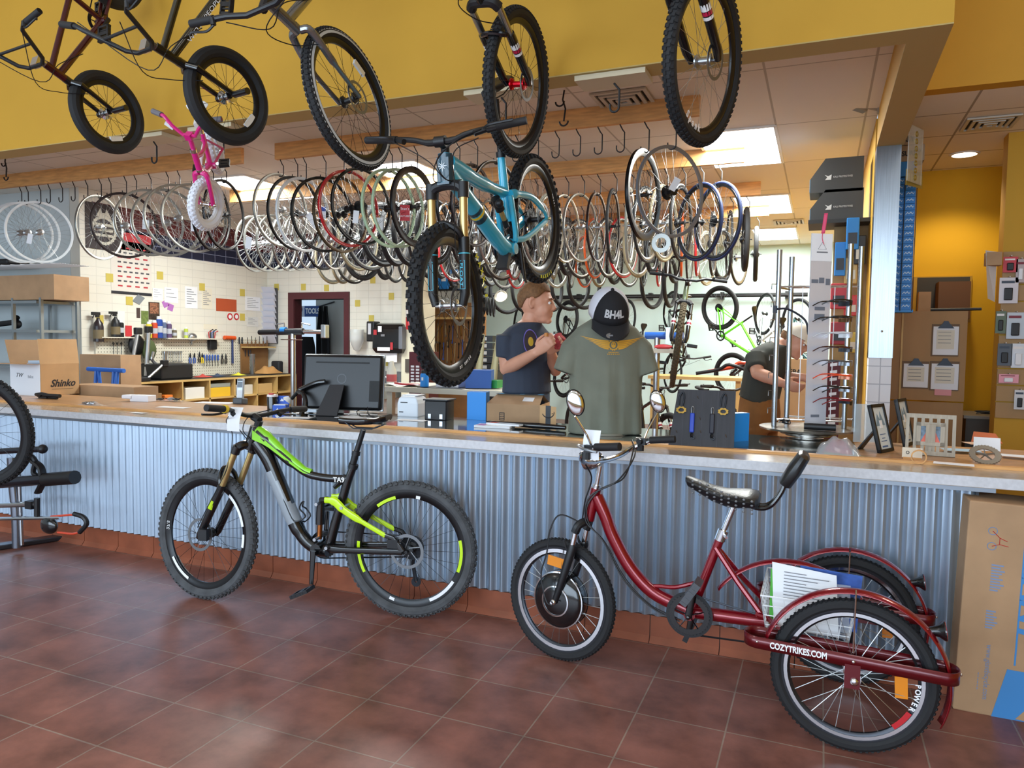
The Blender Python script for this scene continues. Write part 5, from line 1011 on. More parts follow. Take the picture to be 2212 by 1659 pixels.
b = B(); b.tube(cat([(-.28, .06, .01), (-.1, .045, .01), (.1, .045, .012), (.30, .06, .01)], 5), .007, 8); obj('foot_bar', b, CHROME, t, world=False); b = B(); b.tube(cat([(.2, .08, .05), (.17, .02, .035), (.22, -.03, .008), (.33, -.02, .004)], 5), .003, 6); b.tube(cat([(.22, .08, .06), (.26, .02, .01), (.38, .0, .004)], 5), .003, 6); obj('power_cable', b, BLK, t, world=False); b = B(); b.bx(.20, .27, -.004, .004, .06, .20); obj('port_panel', b, M('slot_dark', '#050507', .6), m, world=False, xf=Rt, **NS)
p = P3(650, 898); b = B(); b.tube(cat([p+Vector((-.02, .02, .0)), p+Vector((.0, .05, .07)), p+Vector((-.045, .08, .14)), p+Vector((-.10, .10, .155)), p+Vector((.02, .12, .21)), p+Vector((.09, .14, .225))], 6), .016, 10); b.tube([p+Vector((-.10, .10, .155)), p+Vector((-.15, .09, .10))], .012, 8); b.lathe([(.001, 0), (.05, 0), (.05, .012), (.001, .014)], 20, p+Vector((-.02, .02, 0)))
t = thing('desk_lamp', 'black bent arm desk lamp left of the computer', 'lamp', p); obj('lamp_arm', b, GLOSSBLK, t); obj('lamp_head', B().lathe([(.012, 0), (.03, -.02), (.034, -.03), (.001, -.03)], 18, p+Vector((-.16, .085, .11)), (.6, .3, .8)), M('lamp_white', '#e6e2dc', .5), t)
p = P3(880, 901); t = thing('receipt_printer', 'white receipt printer on the counter right of the computer', 'printer', Mx=Matrix.Translation(p) @ Matrix.Rotation(.12, 4, 'Z')); b = B(); rings = []
for z, i in ((0, 0), (.09, 0), (.125, .01), (.14, .03)): rings.append([Vector((-.075+i, i*.4, z)), Vector((.075-i, i*.4, z)), Vector((.075-i, .17-i, z)), Vector((-.075+i, .17-i, z))])
PRW = M('printer_white', '#dfe6ee', .4); o = obj('printer_body', b.loft(rings), PRW, t, **WN, bevel=.008); obj('paper_slot', B().bx(-.05, .0, -.002, .004, .094, .1), BLK, t, **WN); obj('button_strip', B().bx(-.06, -.03, -.002, .003, .03, .036), BLK, t, **WN); obj('printer_lid', B().bx(-.06, .06, .03, .15, .14, .146), PRW, t, world=False, bevel=.004)
p = P3(940, 908); t = thing('desktop_device', 'black square desktop device with two ports between the printer and blue box', 'device', Mx=Matrix.Translation(p) @ Matrix.Rotation(.1, 4, 'Z')); obj('device_body', B().bx(-.075, .075, 0, .14, 0, .125), BLK, t, world=False, bevel=.006); b = B(); b.bx(-.05, -.03, -.002, .003, .01, .04); b.bx(.03, .05, -.002, .003, .01, .04); obj('socket', comps(b)[0], STEEL, t, **WN); obj('socket', comps(b)[1], STEEL, t, **WN); obj('device_lid', B().bx(-.085, .085, -.005, .15, .125, .135), M('device_dark', '#26282c', .4), t, world=False, bevel=.003)
t = item('blue_box', 'tall bright blue carton standing left of the brown shipping box', 'box', 1029, 907, .125, .1, .18, .2, M('bright_blue', '#1f8fe8', .45)); obj('box_edge', B().bx(-.0635, -.0623, 0, .1, 0, .18), M('blue_dark', '#24508a', .5), t, **WN); text('box_print', 'GIRO', (-.03, -.001, .165), (1, 0, 0), (0, 0, 1), .013, WINK, t, .0003, world=False) if False else None
p = P3(1124, 913); t = thing('shipping_box', 'brown cardboard shipping box with black tape and an open end flap', 'box', Mx=Matrix.Translation(p) @ Matrix.Rotation(.12, 4, 'Z')); W_, D_, H_ = .40, .26, .115; b = B()
for a in ((-.225, .125, 0, .004, 0, H_), (-.225, .125, D_-.004, D_, 0, H_), (-.225, -.221, 0, D_, 0, H_), (-.225, .125, 0, D_, 0, .004)): b.bx(*a)
b.add([(-.225, 0, H_), (.125, 0, H_), (.115, .13, H_+.055), (-.19, .13, H_+.055)], [(0, 1, 2, 3)]); b.add([(-.225, D_, H_), (.125, D_, H_), (.115, .13, H_+.055), (-.19, .13, H_+.055)], [(0, 1, 2, 3)]); b.add([(-.225, 0, H_), (-.225, D_, H_), (-.19, .13, H_+.055)], [(0, 1, 2)])
obj('box_body', b, CARD, t, **WN); b = B(); b.bx(.125, .129, 0, D_, 0, H_); b.add([(.129, 0, 0), (.129, 0, H_), (.235, -.02, H_-.005), (.235, -.02, .0)], [(0, 1, 2, 3)]); obj('end_flap', b, CARD2, t, **WN)
TAPE = M('black_tape', '#20242b', .4); b = B(); b.box((-.03, .13, H_+.056), (.33, .06, .002)); obj('tape', b, TAPE, t, **WN); b = B();
for x in (-.16, -.02, .1): b.box((x, .13, H_+.0575), (.03, .06, .001))
obj('tape_print', b, M('tape_blue', '#3f86b0', .5), t, **WN)
q0, q1 = Vector((.129, 0, 0)), Vector((.235, -.02, 0)); ue = (q1-q0).normalized(); c = (q0+q1)/2+Vector((-.0005, -.0015, 0))
b = B(); b.add([c-ue*.017+Vector((0, 0, 0)), c+ue*.017, c+ue*.017+Vector((0, 0, H_)), c-ue*.017+Vector((0, 0, H_))], [(0, 1, 2, 3)]); obj('tape', b, TAPE, t, **WN); b = B()
P = arc(c+Vector((0, -.001, .085)), .045, PI*1.17, PI*1.83, 10, ue, (0, 0, 1)); b.tube(P, [.002+.0018*math.sin(PI*i/10) for i in range(11)], 6, flat=.4); b.tube([P[-1]+Vector((0, 0, .016)), P[-1]+ue*.004+Vector((0, 0, .004)), P[-1]-ue*.014+Vector((0, 0, .004))], .002, 5); obj('smile_arrow', b, INK, t, world=False)
b = B(); b.add([Vector((.0, .04, H_+.018)), Vector((.07, .04, H_+.018)), Vector((.07, .09, H_+.0395)), Vector((.0, .09, H_+.0395))], [(0, 1, 2, 3)]); obj('address_label', b, WHITE, t, **WN); b = B(); b.bx(-.14, -.105, -.001, .001, .01, .06);
obj('black_mark', b, INK, t, **WN); b = B()
for i in range(4): b.bx(-.136, -.109, -.0016, -.0006, .014+.011*i, .021+.011*i)
obj('mark_gaps', b, CARD, t, **WN)
for k, (px, py, w, d, h, a, col, lab) in enumerate([(1062, 925, .22, .11, .012, .1, '#d7dde4', 'lower white magazine in front of the shipping box'), (1085, 919, .22, .11, .009, -.08, '#aab7c9', 'upper blue and white magazine in front of the shipping box')]):
 p = P3(px, py, ZC+.003+.013*k); t = thing('magazine', lab, 'magazine', Mx=Matrix.Translation(p) @ Matrix.Rotation(a, 4, 'Z'), group='magazines on the counter'); obj('pages', B().bx(-w/2, w/2, 0, d, 0, h), WHITE, t, **WN); obj('cover', B().bx(-w/2, w/2, 0, d, h, h+.001), M('cover%d' % k, col, .4, var=.3, vs=20), t, **WN); obj('cover_stripe', B().bx(-w/2+.01, -w/2+.06, .01, d-.02, h+.001, h+.0016), RED, t, **WN)
a, c_ = P3(1052, 912, ZC+.02), P3(1222, 924, ZC+.02); solo('handlebar', B().tube([a, a.lerp(c_, .3), a.lerp(c_, .65), c_], [.011, .012, .017, .012], 12), GLOSSBLK, 'loose black handlebar bar lying in front of the shipping box', 'handlebar')
p0, p1 = P3(1443, 966), P3(1585, 974); c = (p0+p1)/2; ang = math.atan2(p1.y-p0.y, p1.x-p0.x); t = thing('display_board', 'black wooden display board leaning back with two chain key rings and two fobs', 'display', Mx=Matrix.Translation(c+Vector((0, 0, .003))) @ Matrix.Rotation(ang, 4, 'Z') @ Matrix.Rotation(math.radians(-14), 4, 'X'))
w = (p1-p0).length; DWOOD = M('black_stained_wood', '#26242a', .55, var=.25, vs=8, stretch=(10, 1, 1)); b = B(); b.prism([(-w/2, 0), (w/2, 0), (w/2-.0, .29), (-w/2+.035, .29)], (0, .008, 0), (1, 0, 0), (0, 0, 1), .014); obj('board', b, DWOOD, t, **WN)
for k, x in enumerate((-.09, .0, .075)): obj('plank_seam', B().bx(x-.0008, x+.0008, 0, .0012, .004, .286), M('seam_grey', '#4b4a52', .7), t, **WN)
for x, z in ((-.02, .245), (.115, .255), (-.115, .27), (-.005, .14), (-.115, .07), (.0, .075), (.12, .06)): obj('nail', B().cyl((x, .002, z), (x-.006, -.014, z+.012), .0016, n=6), STEEL, t, world=False)
for x in (-.10, .10):
 b = B(); b.tube(cat([(x-.012, -.006, .21), (x-.01, -.006, .25), (x+.004, -.006, .275), (x+.012, -.006, .25), (x+.006, -.006, .205)], 5), .0035, 6); k_ = obj('key_chain', b, DKMET, t, world=False); b = B(); b.add([], []); b = B(); pts = []
 for j in range(24): r_ = 1 if j % 3 else .84; pts.append((math.cos(2*PI*j/24)*.026*r_, math.sin(2*PI*j/24)*.018*r_))
 b.loft([[Vector((x+px_*s, y_, .185+pz_*s)) for px_, pz_ in pts] for y_, s in ((-.004, .55), (-.004, 1), (-.008, 1), (-.008, .55))], cap=False, closed=True); obj('cog_opener', b, M('bronze_cog', '#9c7a3c', .35, 1.), t, world=False)
for x, mat, lab in ((-.045, M('blue_strap', '#1b3fb4', .4), 'blue strap fob'), (.05, M('navy_strap', '#1b1c2b', .5), 'black strap fob')):
 b = B(); b.tube(cat([(x-.004, -.006, .17), (x-.006, -.006, .195), (x, -.006, .205), (x+.006, -.006, .195), (x+.004, -.006, .17)], 4), .0012, 5); obj('wire_loop', b, STEEL, t, world=False); b = B(); b.bx(x-.011, x+.011, -.012, -.003, .075, .172); obj('strap_fob', b, mat, t, lab, world=False, bevel=.004); b = B(); b.lathe([(.006, -.004), (.011, -.004), (.011, .004), (.006, .004)], 14, (x, -.008, .062), (1, .4, 0), close=True); b.lathe([(.004, -.003), (.008, -.003), (.008, .003), (.004, .003)], 12, (x+.008, -.008, .05), (0, 1, 0), close=True); obj('swivel_ring', b, DKMET, t, world=False)
obj('prop_leg', B().bx(-.02, .02, .01, .02, 0, .2), DWOOD, t, **WN, xf=Matrix.Translation((0, .10, -.02)) @ Matrix.Rotation(.36, 4, 'X'))
p = P3(1601, 966); t = thing('blue_box', 'narrow bright blue box standing just right of the black display board', 'box', Mx=Matrix.Translation(p) @ Matrix.Rotation(.9, 4, 'Z')); obj('box_body', B().bx(-.05, .05, 0, .05, 0, .17), M('bright_blue', '#1f8fe8', .45), t, **WN); obj('box_base_band', B().bx(-.0505, .0505, -.0005, .0505, .0, .03), M('box_band', '#2a77b8', .5), t, **WN)
solo('binder_clip', B().tube([P3(1420, 957)+Vector((-.02, 0, .01)), P3(1420, 957)+Vector((.02, 0, .012))], .01, 8).sph(P3(1433, 958)+Vector((0, 0, .012)), .014), BLK, 'small black rubber stopper on the counter left of the display board', 'stopper')
def slab(c, ux, uy, w, h, th):
 b = B(); ux = Vector(ux).normalized(); uy = Vector(uy).normalized(); n = ux.cross(uy).normalized(); c = Vector(c)
 return b.box(c, (w, h, th), Matrix((ux, uy, n)).transposed())
def pframe(px, py, w, h, yaw, tilt, lab, leg=True):
 p = P3(px, py, ZC+.004); t = thing('photo_frame', lab, 'frame', Mx=Matrix.Translation(p) @ Matrix.Rotation(yaw, 4, 'Z') @ Matrix.Rotation(-tilt, 4, 'X')); b = B()
 for a in ((-w/2, w/2, 0, .018, 0, .016), (-w/2, w/2, 0, .018, h-.016, h), (-w/2, -w/2+.016, 0, .018, 0, h), (w/2-.016, w/2, 0, .018, 0, h), (-w/2, w/2, .012, .018, 0, h)): b.bx(*a)
 obj('frame_moulding', b, BLK, t, **WN); obj('certificate', B().bx(-w/2+.014, w/2-.014, .006, .012, .014, h-.014), M('certificate', '#d8e8f2', .2, coat=.5), t, **WN)
 b = B(); b.prism([(-.05, .0), (-.02, .06), (0, .03), (.015, .07), (.05, 0)], (0, .0055, h*.55), (1, 0, 0), (0, 0, 1), .0006); obj('grey_picture', b, M('grey_picture', '#7b95a8', .5), t, **WN); b = B(); b.bx(-.012, .018, .0045, .006, h*.5, h*.66); obj('white_note', b, WHITE, t, **WN)
 for k, zz in enumerate((.36, .28, .22, .1)): obj('printed_line', B().bx(-w*.2 if k != 1 else -w*.1, w*.2 if k != 1 else w*.12, .0052, .006, h*zz, h*zz+(.004 if k < 3 else .008)), M('blue_ink', '#4a6a9a', .6), t, **WN)
 b = B(); b.add([(-.02, .02, h*.55), (.02, .02, h*.55), (.035, .15, -.02+.15*math.tan(tilt)), (-.035, .15, -.02+.15*math.tan(tilt))], [(0, 1, 2, 3)]); f = obj('easel_leg', b, BLK, t, **WN); f.modifiers.new('s', 'SOLIDIFY').thickness = .006
 return t
pframe(1918, 976, .155, .235, 1.12, .25, 'nearer black framed certificate, tilted back on its easel leg')
pframe(1968, 962, .155, .245, 1.22, .22, 'black framed certificate standing behind the striped wooden frame')
p = P3(2008, 984, ZC+.004); t = thing('photo_frame', 'grey slatted wooden frame with a small orange and blue photograph', 'frame', Mx=Matrix.Translation(p) @ Matrix.Rotation(-.1, 4, 'Z') @ Matrix.Rotation(-.2, 4, 'X')); GW = M('grey_wood', '#a89e8e', .7, var=.15, vs=10, stretch=(8, 1, 1)); b = B(); w, h = .205, .195
b.bx(-w/2, w/2, 0, .01, 0, .02); b.bx(-w/2, w/2, 0, .01, h-.02, h)
for i in range(7): x = -w/2+(w-.014)*i/6; b.bx(x, x+.014, .0005, .0095, .01, h-.01)
for a in ((-.058, .058, -.008, .012, .045, .063), (-.058, .058, -.008, .012, .137, .155), (-.058, -.04, -.008, .012, .045, .155), (.04, .058, -.008, .012, .045, .155)): b.bx(*a)
obj('slatted_frame', b, GW, t, **WN); obj('photograph', B().bx(-.042, .042, -.004, -.001, .06, .14), M('photo_blue', '#4c6276', .3, var=.6, vs=60), t, **WN)
b = B(); b.prism([(-.04, 0), (-.006, 0), (-.004, .045), (-.015, .055)], (0, -.0046, .061), (1, 0, 0), (0, 0, 1), .0006); b.prism([(.04, 0), (.004, 0), (.006, .045), (.02, .05)], (0, -.0046, .061), (1, 0, 0), (0, 0, 1), .0006); obj('photo_orange', b, M('photo_orange', '#d2532f', .4), t, **WN); obj('easel_leg', B().bx(-.02, .02, .01, .016, 0, .16), GW, t, **WN, xf=Matrix.Translation((0, .01, -.01)) @ Matrix.Rotation(.4, 4, 'X'))
t = item('card_holder', 'wooden holder with upright business cards', 'card holder', 1970, 994, .07, .02, .012, -.05, WOOD); obj('business_card', B().bx(-.04, .04, .006, .012, .01, .055), M('ivory_card', '#d9cdb8', .6), t, **WN); text('card_print', 'o', (-.018, .0055, .035), (1, 0, 0), (0, 0, 1), .03, INK, t, .0002, world=False)
p = P3(1985, 1003); solo('wooden_ring', B().lathe([(.026, -.012), (.031, -.012), (.031, .012), (.026, .012)], 28, p+Vector((0, .01, .0315)), (.15, 1, 0), close=True), WOOD, 'small wooden ring standing on edge before the business cards', 'ring')
p = P3(2130, 1002); solo('chainring_coaster', B().add(*[(lambda q: (q.v, q.f))(ring_teeth((0, 0, 0), .062, 0, 30, .006, .6).xf(Matrix.Translation(p+Vector((0, .03, .036))) @ Matrix.Rotation(-.95, 4, 'X')))][0]), SILV, 'silver toothed chainring paperweight leaning at the right end of the counter', 'chainring')
for px, py, w, d, a, col, lab in ((2060, 1002, .15, .06, -.15, '#eef0f8', 'white paper slip before the slatted frame'), (2200, 985, .14, .08, -.2, '#e3e6ee', 'white paper at the far right end'), (2075, 972, .16, .1, .1, '#9fc0d8', 'pale blue leaflet behind the slatted frame'), (2120, 958, .15, .1, .3, '#c9a58c', 'brown and blue leaflet behind the chainring')):
 p = P3(px, py, ZC+.0145); solo('leaflet', B().box(p, (w, d, .001), Matrix.Rotation(a, 3, 'Z')), M('leaf'+col, col, .6), lab, 'paper', 'leaflets at the right end', **NS)
p = P3(2132, 974, ZC+.014); t = thing('leaflet_stack', 'orange and white leaflets propped behind the silver chainring', 'paper', Mx=Matrix.Translation(p) @ Matrix.Rotation(-.1, 4, 'Z') @ Matrix.Rotation(-.5, 4, 'X')); obj('white_leaflet', B().bx(-.055, .055, 0, .002, 0, .07), WHITE, t, **WN); obj('orange_leaflet', B().prism([(-.06, 0), (.07, 0), (.04, .05), (-.05, .055)], (-.005, .005, .045), (1, 0, 0), (0, 0, 1), .002), M('orange_paper', '#c8683c', .6), t, **WN)
p = P3(1810, 985); t = thing('packaged_cap', 'red, white and green garment in a clear plastic bag on the counter edge', 'bag', p); b = B(); b.grid(lambda u, v: p+Vector(((u-.5)*.13, (v-.3)*.12, .006+.07*math.sin(PI*u)**.7*math.sin(PI*v)**.7)), 12, 10); obj('folded_cloth', b, M('red_cloth', '#8e2030', .7, var=.3, vs=20), t); b = B(); b.grid(lambda u, v: p+Vector(((u-.5)*.19, (v-.4)*.16, .01+.085*math.sin(PI*u)**.6*math.sin(PI*v)**.6*(.9+.1*math.sin(20*u)))), 16, 12); obj('plastic_sleeve', b, M('clear_plastic', '#dfe6ee', .15, alpha=.35, coat=1.), t)
b = B(); b.grid(lambda u, v: p+Vector((-.06+.30*u, -.07+.09*v-.01*u, .003+.018*(1-u)*math.sin(PI*v))), 8, 5); obj('green_card', b, M('green_print_card', '#5d7a35', .3, var=.5, vs=25), t)
def sunglass_stand():
 c = P3(1745, 943)+Vector((0, .02, 0)); t = thing('sunglass_stand', 'chrome revolving sunglass stand with mirror panels on the counter', 'display stand', c); z0 = ZC+.003
 obj('round_base', B().lathe([(.001, 0), (.12, 0), (.12, .008), (.15, .012), (.15, .018), (.12, .02), (.12, .034), (.26, .038), (.262, .048), (.001, .05)], 48, (c.x, c.y, z0)), M('base_grey', '#9a958c', .25, .8), t)
 zb = z0+.05; posts = []
 for px, py_, top in ((1673, 930, 540), (1702, 925, 555), (1800, 925, 527), (1828, 925, 532)): posts.append((px, top))
 R0 = .205; PX = [(-.235, -.02, 1.90), (-.17, .10, 1.90), (.045, .12, 1.90), (.115, .02, 1.90)]
 PX = [(Vector((atY(px, 700, c.y+dy).x, c.y+dy, 0)), atY(px, top, c.y+dy).z) for px, top, dy in ((1679, 540, -.03), (1706, 555, .12), (1832, 527, .02), (1855, 533, .12))]
 POLE = M('brushed_pole', '#aab0b8', .25, 1.)
 for v, zt in PX: obj('post', B().cyl((v.x, v.y, zb), (v.x, v.y, zt), .0145, n=16), POLE, t)
 def bar(a, b_, z, r=.0055): obj('cross_bar', B().tube([(a.x, a.y, z), (b_.x, b_.y, z)], r, 8).sph((a.x, a.y, z), .012, 10, 8).sph((b_.x, b_.y, z), .012, 10, 8), CHROME, t)
 zr = atY(1700, 620, c.y).z; zl = atY(1700, 905, c.y).z
 A, Bp, C_, D = [v for v, _ in PX]
 for z in (zr, zl): bar(A, C_, z); bar(Bp, D, z+.005); bar(A, Bp, z-.006)
 q0 = atY(1745, 900, c.y-.05); yaw = .55; Mp = Matrix.Translation((q0.x+.04, c.y-.04, zb)) @ Matrix.Rotation(yaw, 4, 'Z'); hgt = atY(1768, 505, c.y-.04).z-zb
 mp = obj('mirror_panel', B().bx(-.062, .062, 0, .006, .005, hgt), M('mirror_glass_panel', '#dfe3f0', .2, .35), t, world=False, xf=Matrix.Translation(-c) @ Mp, **NS)
 obj('panel_card', B().bx(-.0615, .0615, -.0015, 0, hgt-.15, hgt), WHITE, mp, world=False, xf=Matrix.Translation(-c) @ Mp, **NS); b = B(); tri = [Vector((-.022, -.002, hgt-.085)), Vector((.026, -.002, hgt-.085)), Vector((.002, -.002, hgt-.045))]; b.tube(tri, .0012, 4, closed=True); obj('triangle_logo', b, INK, mp, world=False, xf=Matrix.Translation(-c) @ Mp);
 b = B(); b.bx(-.03, .035, -.002, -.0012, hgt-.105, hgt-.098); obj('logo_print', b, M('grey_print', '#7a7d84', .7), mp, world=False, xf=Matrix.Translation(-c) @ Mp, **NS)
 b = B()
 for x0, z, w, h in ((-.055, hgt-.27, .04, .02), (-.01, hgt-.27, .03, .03), (.03, hgt-.28, .025, .035), (-.03, hgt-.42, .06, .02), (-.03, hgt-.47, .06, .03), (-.03, .06, .05, .015)): b.bx(x0, x0+w, -.0018, -.0008, z, z+h)
 obj('small_labels', b, M('label_greys', '#6e7480', .6), mp, world=False, xf=Matrix.Translation(-c) @ Mp, **NS)
 b = B()
 for i in range(8):
  z = zb+.1+.1*i; b.tube([(A.x, A.y, z), (A.x-.035, A.y-.02, z), (A.x-.035, A.y-.02, z-.03)], .003, 5)
 for o in comps(b): obj('peg', o, CHROME, t)
 b = B()
 for f in (.35, .5, .65, .8): v = A.lerp(C_, f); b.tube([(v.x, v.y, zl), (v.x, v.y, zr)], .0025, 5)
 for o in comps(b): obj('upright_wire', o, WHITE, t)
 for f, st in ((.08, -.0), (.22, .0)):
  pass
 cols = [('black wraparound sunglasses, topmost on the stand', GLOSSBLK, DKMET), ('black sunglasses with bronze lenses, second from the top', GLOSSBLK, M('bronze_lens', '#6a4a2c', .1, .4)), ('clear framed sunglasses, third from the top', M('clear_frame', '#d9dde2', .1, coat=1.), M('clear_lens', '#e8ecf2', .05, .3)), ('black and red sunglasses, fourth from the top', M('black_red', '#3a0f12', .2, coat=1.), M('smoke_lens', '#4a4c52', .05, .4)),
 ('black and silver sunglasses, fifth from the top', M('grey_frame', '#4a4d52', .2, coat=1.), M('silver_lens', '#b8bdc4', .05, .8)), ('orange red sunglasses, sixth from the top', M('orange_frame', '#e8451a', .25, coat=1.), M('orange_lens', '#f0a080', .05, .5)), ('black sunglasses with silver lenses, seventh from the top', GLOSSBLK, M('silver_lens', '#b8bdc4', .05, .8)), ('dark red sunglasses, lowest on the stand', M('dark_red_frame', '#7d0f1e', .2, coat=1.), DKMET)]
 y = c.y-.10
 for i, (lab, fm, lm) in enumerate(cols):
  py_ = [655, 690, 724, 755, 785, 815, 842, 868][i]; p = atY(1832, py_, y); s = thing('sunglasses', lab, 'sunglasses', Mx=Matrix.Translation(p) @ Matrix.Rotation(.35, 4, 'Z') @ Matrix.Rotation(.06, 4, 'Y') @ Matrix.Scale(1.2, 4), group='sunglasses on the stand')
  b = B()
  for sg in (1, -1):
   b.grid(lambda u, v, sg=sg: Vector((.012-.03*(u**2), sg*(.008+.055*u), .022*(v-.5)*(1-.25*u)-.004*u)), 8, 4)
  obj('lenses', b, lm, s, world=False)
  b = B(); P = [Vector((.012-.03*(abs(u)**2), .063*u, .012-.003*abs(u))) for u in [k/8-1 for k in range(17)]]; b.tube(P, .0028, 6); obj('browline', b, fm, s, world=False)
  for sg in (1, -1): obj('temple', B().tube(cat([(-.018, sg*.063, .008), (-.06, sg*.066, .008), (-.10, sg*.062, .002), (-.135, sg*.055, -.018)], 4), [.004]*4+[.003]*4+[.0025]*5, 6), fm, s, world=False)
 b = B(); p = atY(1690, 668, c.y-.05); b.box(p-Vector((.04, 0, 0)), (.02, .03, .04)); b.tube(cat([p-Vector((.04, 0, 0)), p+Vector((.03, 0, 0)), p+Vector((.12, .0, -.06)), p+Vector((.14, 0, -.14))], 5), .006, 8); solo('clip_strap', b, M('navy_strap', '#1b1c2b', .5), 'dark blue strap clipped to the left posts of the sunglass stand', 'strap')
 b = B(); p = Vector((A.x+.06, A.y+.0, zb+.012)); r_ = random.Random(3); b.tube(cat([p+Vector((r_.uniform(-.035, .035), r_.uniform(-.025, .025), r_.uniform(0, .03))) for _ in range(16)], 4), .0028, 5); solo('cable_bundle', b, BLK, 'small tangle of black cable on the base of the sunglass stand', 'cable')
 p = Vector((c.x+.05, c.y-.15, zb+.018)); solo('pouch', B().tube([p-Vector((.07, 0, 0)), p+Vector((.09, -.0, 0))], .018, 12, flat=.8), BLK, 'black rolled pouch lying on the base of the sunglass stand', 'pouch')
 p = Vector((q0.x+.04, c.y-.045, zb+hgt)); b = B(); b.grid(lambda u, v: p+Vector((-.006+.018*u+.012*v, .0, .0+.11*v-.06*v*(1-v)*(u-.5))), 3, 8); b.tube(cat([p+Vector((0, 0, .0)), p+Vector((.0, 0, -.03)), p+Vector((.01, 0, -.06))], 4), .002, 5); o = solo('ribbon', b, M('pink_ribbon', '#e04a72', .6), 'pink ribbon tied at the top of the mirror panel', 'ribbon'); o.modifiers.new('s', 'SOLIDIFY').thickness = .002
sunglass_stand()
p = P3(1872, 962); solo('acrylic_sheet', B().box(p+Vector((0, .05, .11)), (.13, .004, .2), Matrix.Rotation(.25, 3, 'Z')), M('acrylic', '#cfe0e8', .1, alpha=.35, coat=1.), 'clear acrylic sheet leaning behind the nearer black frame', 'panel', **NS)
# bicycle shipping carton under the right overhang
Mb = Matrix.Translation((.535, 3.315, 0)) @ Matrix.Rotation(math.radians(1.6), 4, 'Y') @ Matrix.Rotation(math.radians(0), 4, 'Z')
t = thing('bicycle_carton', 'tall brown bicycle carton with blue lettering standing under the end of the counter', 'box', Mx=Mb); W_, D_, H_ = 1.05, .24, .845
obj('box_body', B().bx(0, W_, 0, D_, 0, H_), CARD, t, **WN, bevel=.006)
GB = M('carton_blue', '#3f86c6', .6); GF = M('carton_faint_blue', '#7f8fae', .7); dn, rt = (0, 0, -1), (1, 0, 0)
text('box_lettering', 'GIANT', (.245, -.0012, .50), dn, rt, .16, GB, t, .0005, world=False, shear=.2, bold=.006, fit=.36); b = B(); b.prism([(0, 0), (.05, .02), (.06, .05), (.03, .04), (-.02, .06), (-.03, .03)], (.235, -.0012, .72), (1, 0, 0), (0, 0, 1), .001); b.lathe([(.012, 0), (.03, 0), (.03, .001), (.012, .001)], 16, (.22, -.0018, .69), (0, 1, 0)); obj('brand_mark', b, GB, t, **WN)
obj('blue_line', B().bx(.19, .196, -.0012, 0, .22, .80), GB, t, **WN); b = B(); b.prism([(.13, 0), (1.0, 0), (1.0, .16), (.5, .2), (.17, .2), (.15, .1)], (0, -.0012, .001), (1, 0, 0), (0, 0, 1), .001); obj('blue_wave', b, GB, t, **WN)
b = B(); b.prism([(.21, .01), (.26, .08), (.23, .14), (.3, .19), (.29, .13), (.33, .08), (.28, .005)], (0, -.0025, .002), (1, 0, 0), (0, 0, 1), .0008); obj('wave_cutout', b, CARD, t, **WN)
text('box_print', 'www.giantbicycle.com', (.105, -.0012, .175), dn, rt, .028, GF, t, .0004, world=False, fit=.22)
b = B()
for k in range(6): b.bx(.075+.0*k, .078, -.0012, 0, .1+.012*k, .108+.012*k)
for x0, z0, n, w in ((.085, .35, 7, .04), (.09, .50, 10, .045)):
 for k in range(n): b.bx(x0, x0+w*(.6+.4*((k*7) % 5)/4), -.0012, 0, z0+.011*k, z0+.011*k+.006)
obj('fine_print', b, GF, t, **WN)
for k, s in enumerate(('Made in Taiwan', 'Bicycle')): text('box_print', s, (.055+.02*k, -.0012, .16), dn, rt, .016, GF, t, .0003, world=False) if False else None
b = B()
for cx_ in (.075, .135): b.lathe([(.014, 0), (.0155, 0), (.0155, .001), (.014, .001)], 20, (.085, -.0012, .60+cx_), (0, 1, 0), close=True)
obj('bicycle_print', b, GB, t, **WN); b = B(); b.tube([(.085, -.001, .735), (.11, -.001, .71), (.11, -.001, .685), (.085, -.001, .675)], .0012, 4); b.tube([(.11, -.001, .71), (.135, -.001, .70)], .0012, 4); b.tube([(.11, -.001, .685), (.14, -.001, .68)], .0012, 4); obj('frame_print', b, RED, t, world=False)
solo('paper_sheet', B().box((1.02, 3.38, .869), (.5, .1, .003)), M('teal_paper', '#7fb6b4', .6), 'greenish papers lying on top of the bicycle carton', 'paper', **NS)
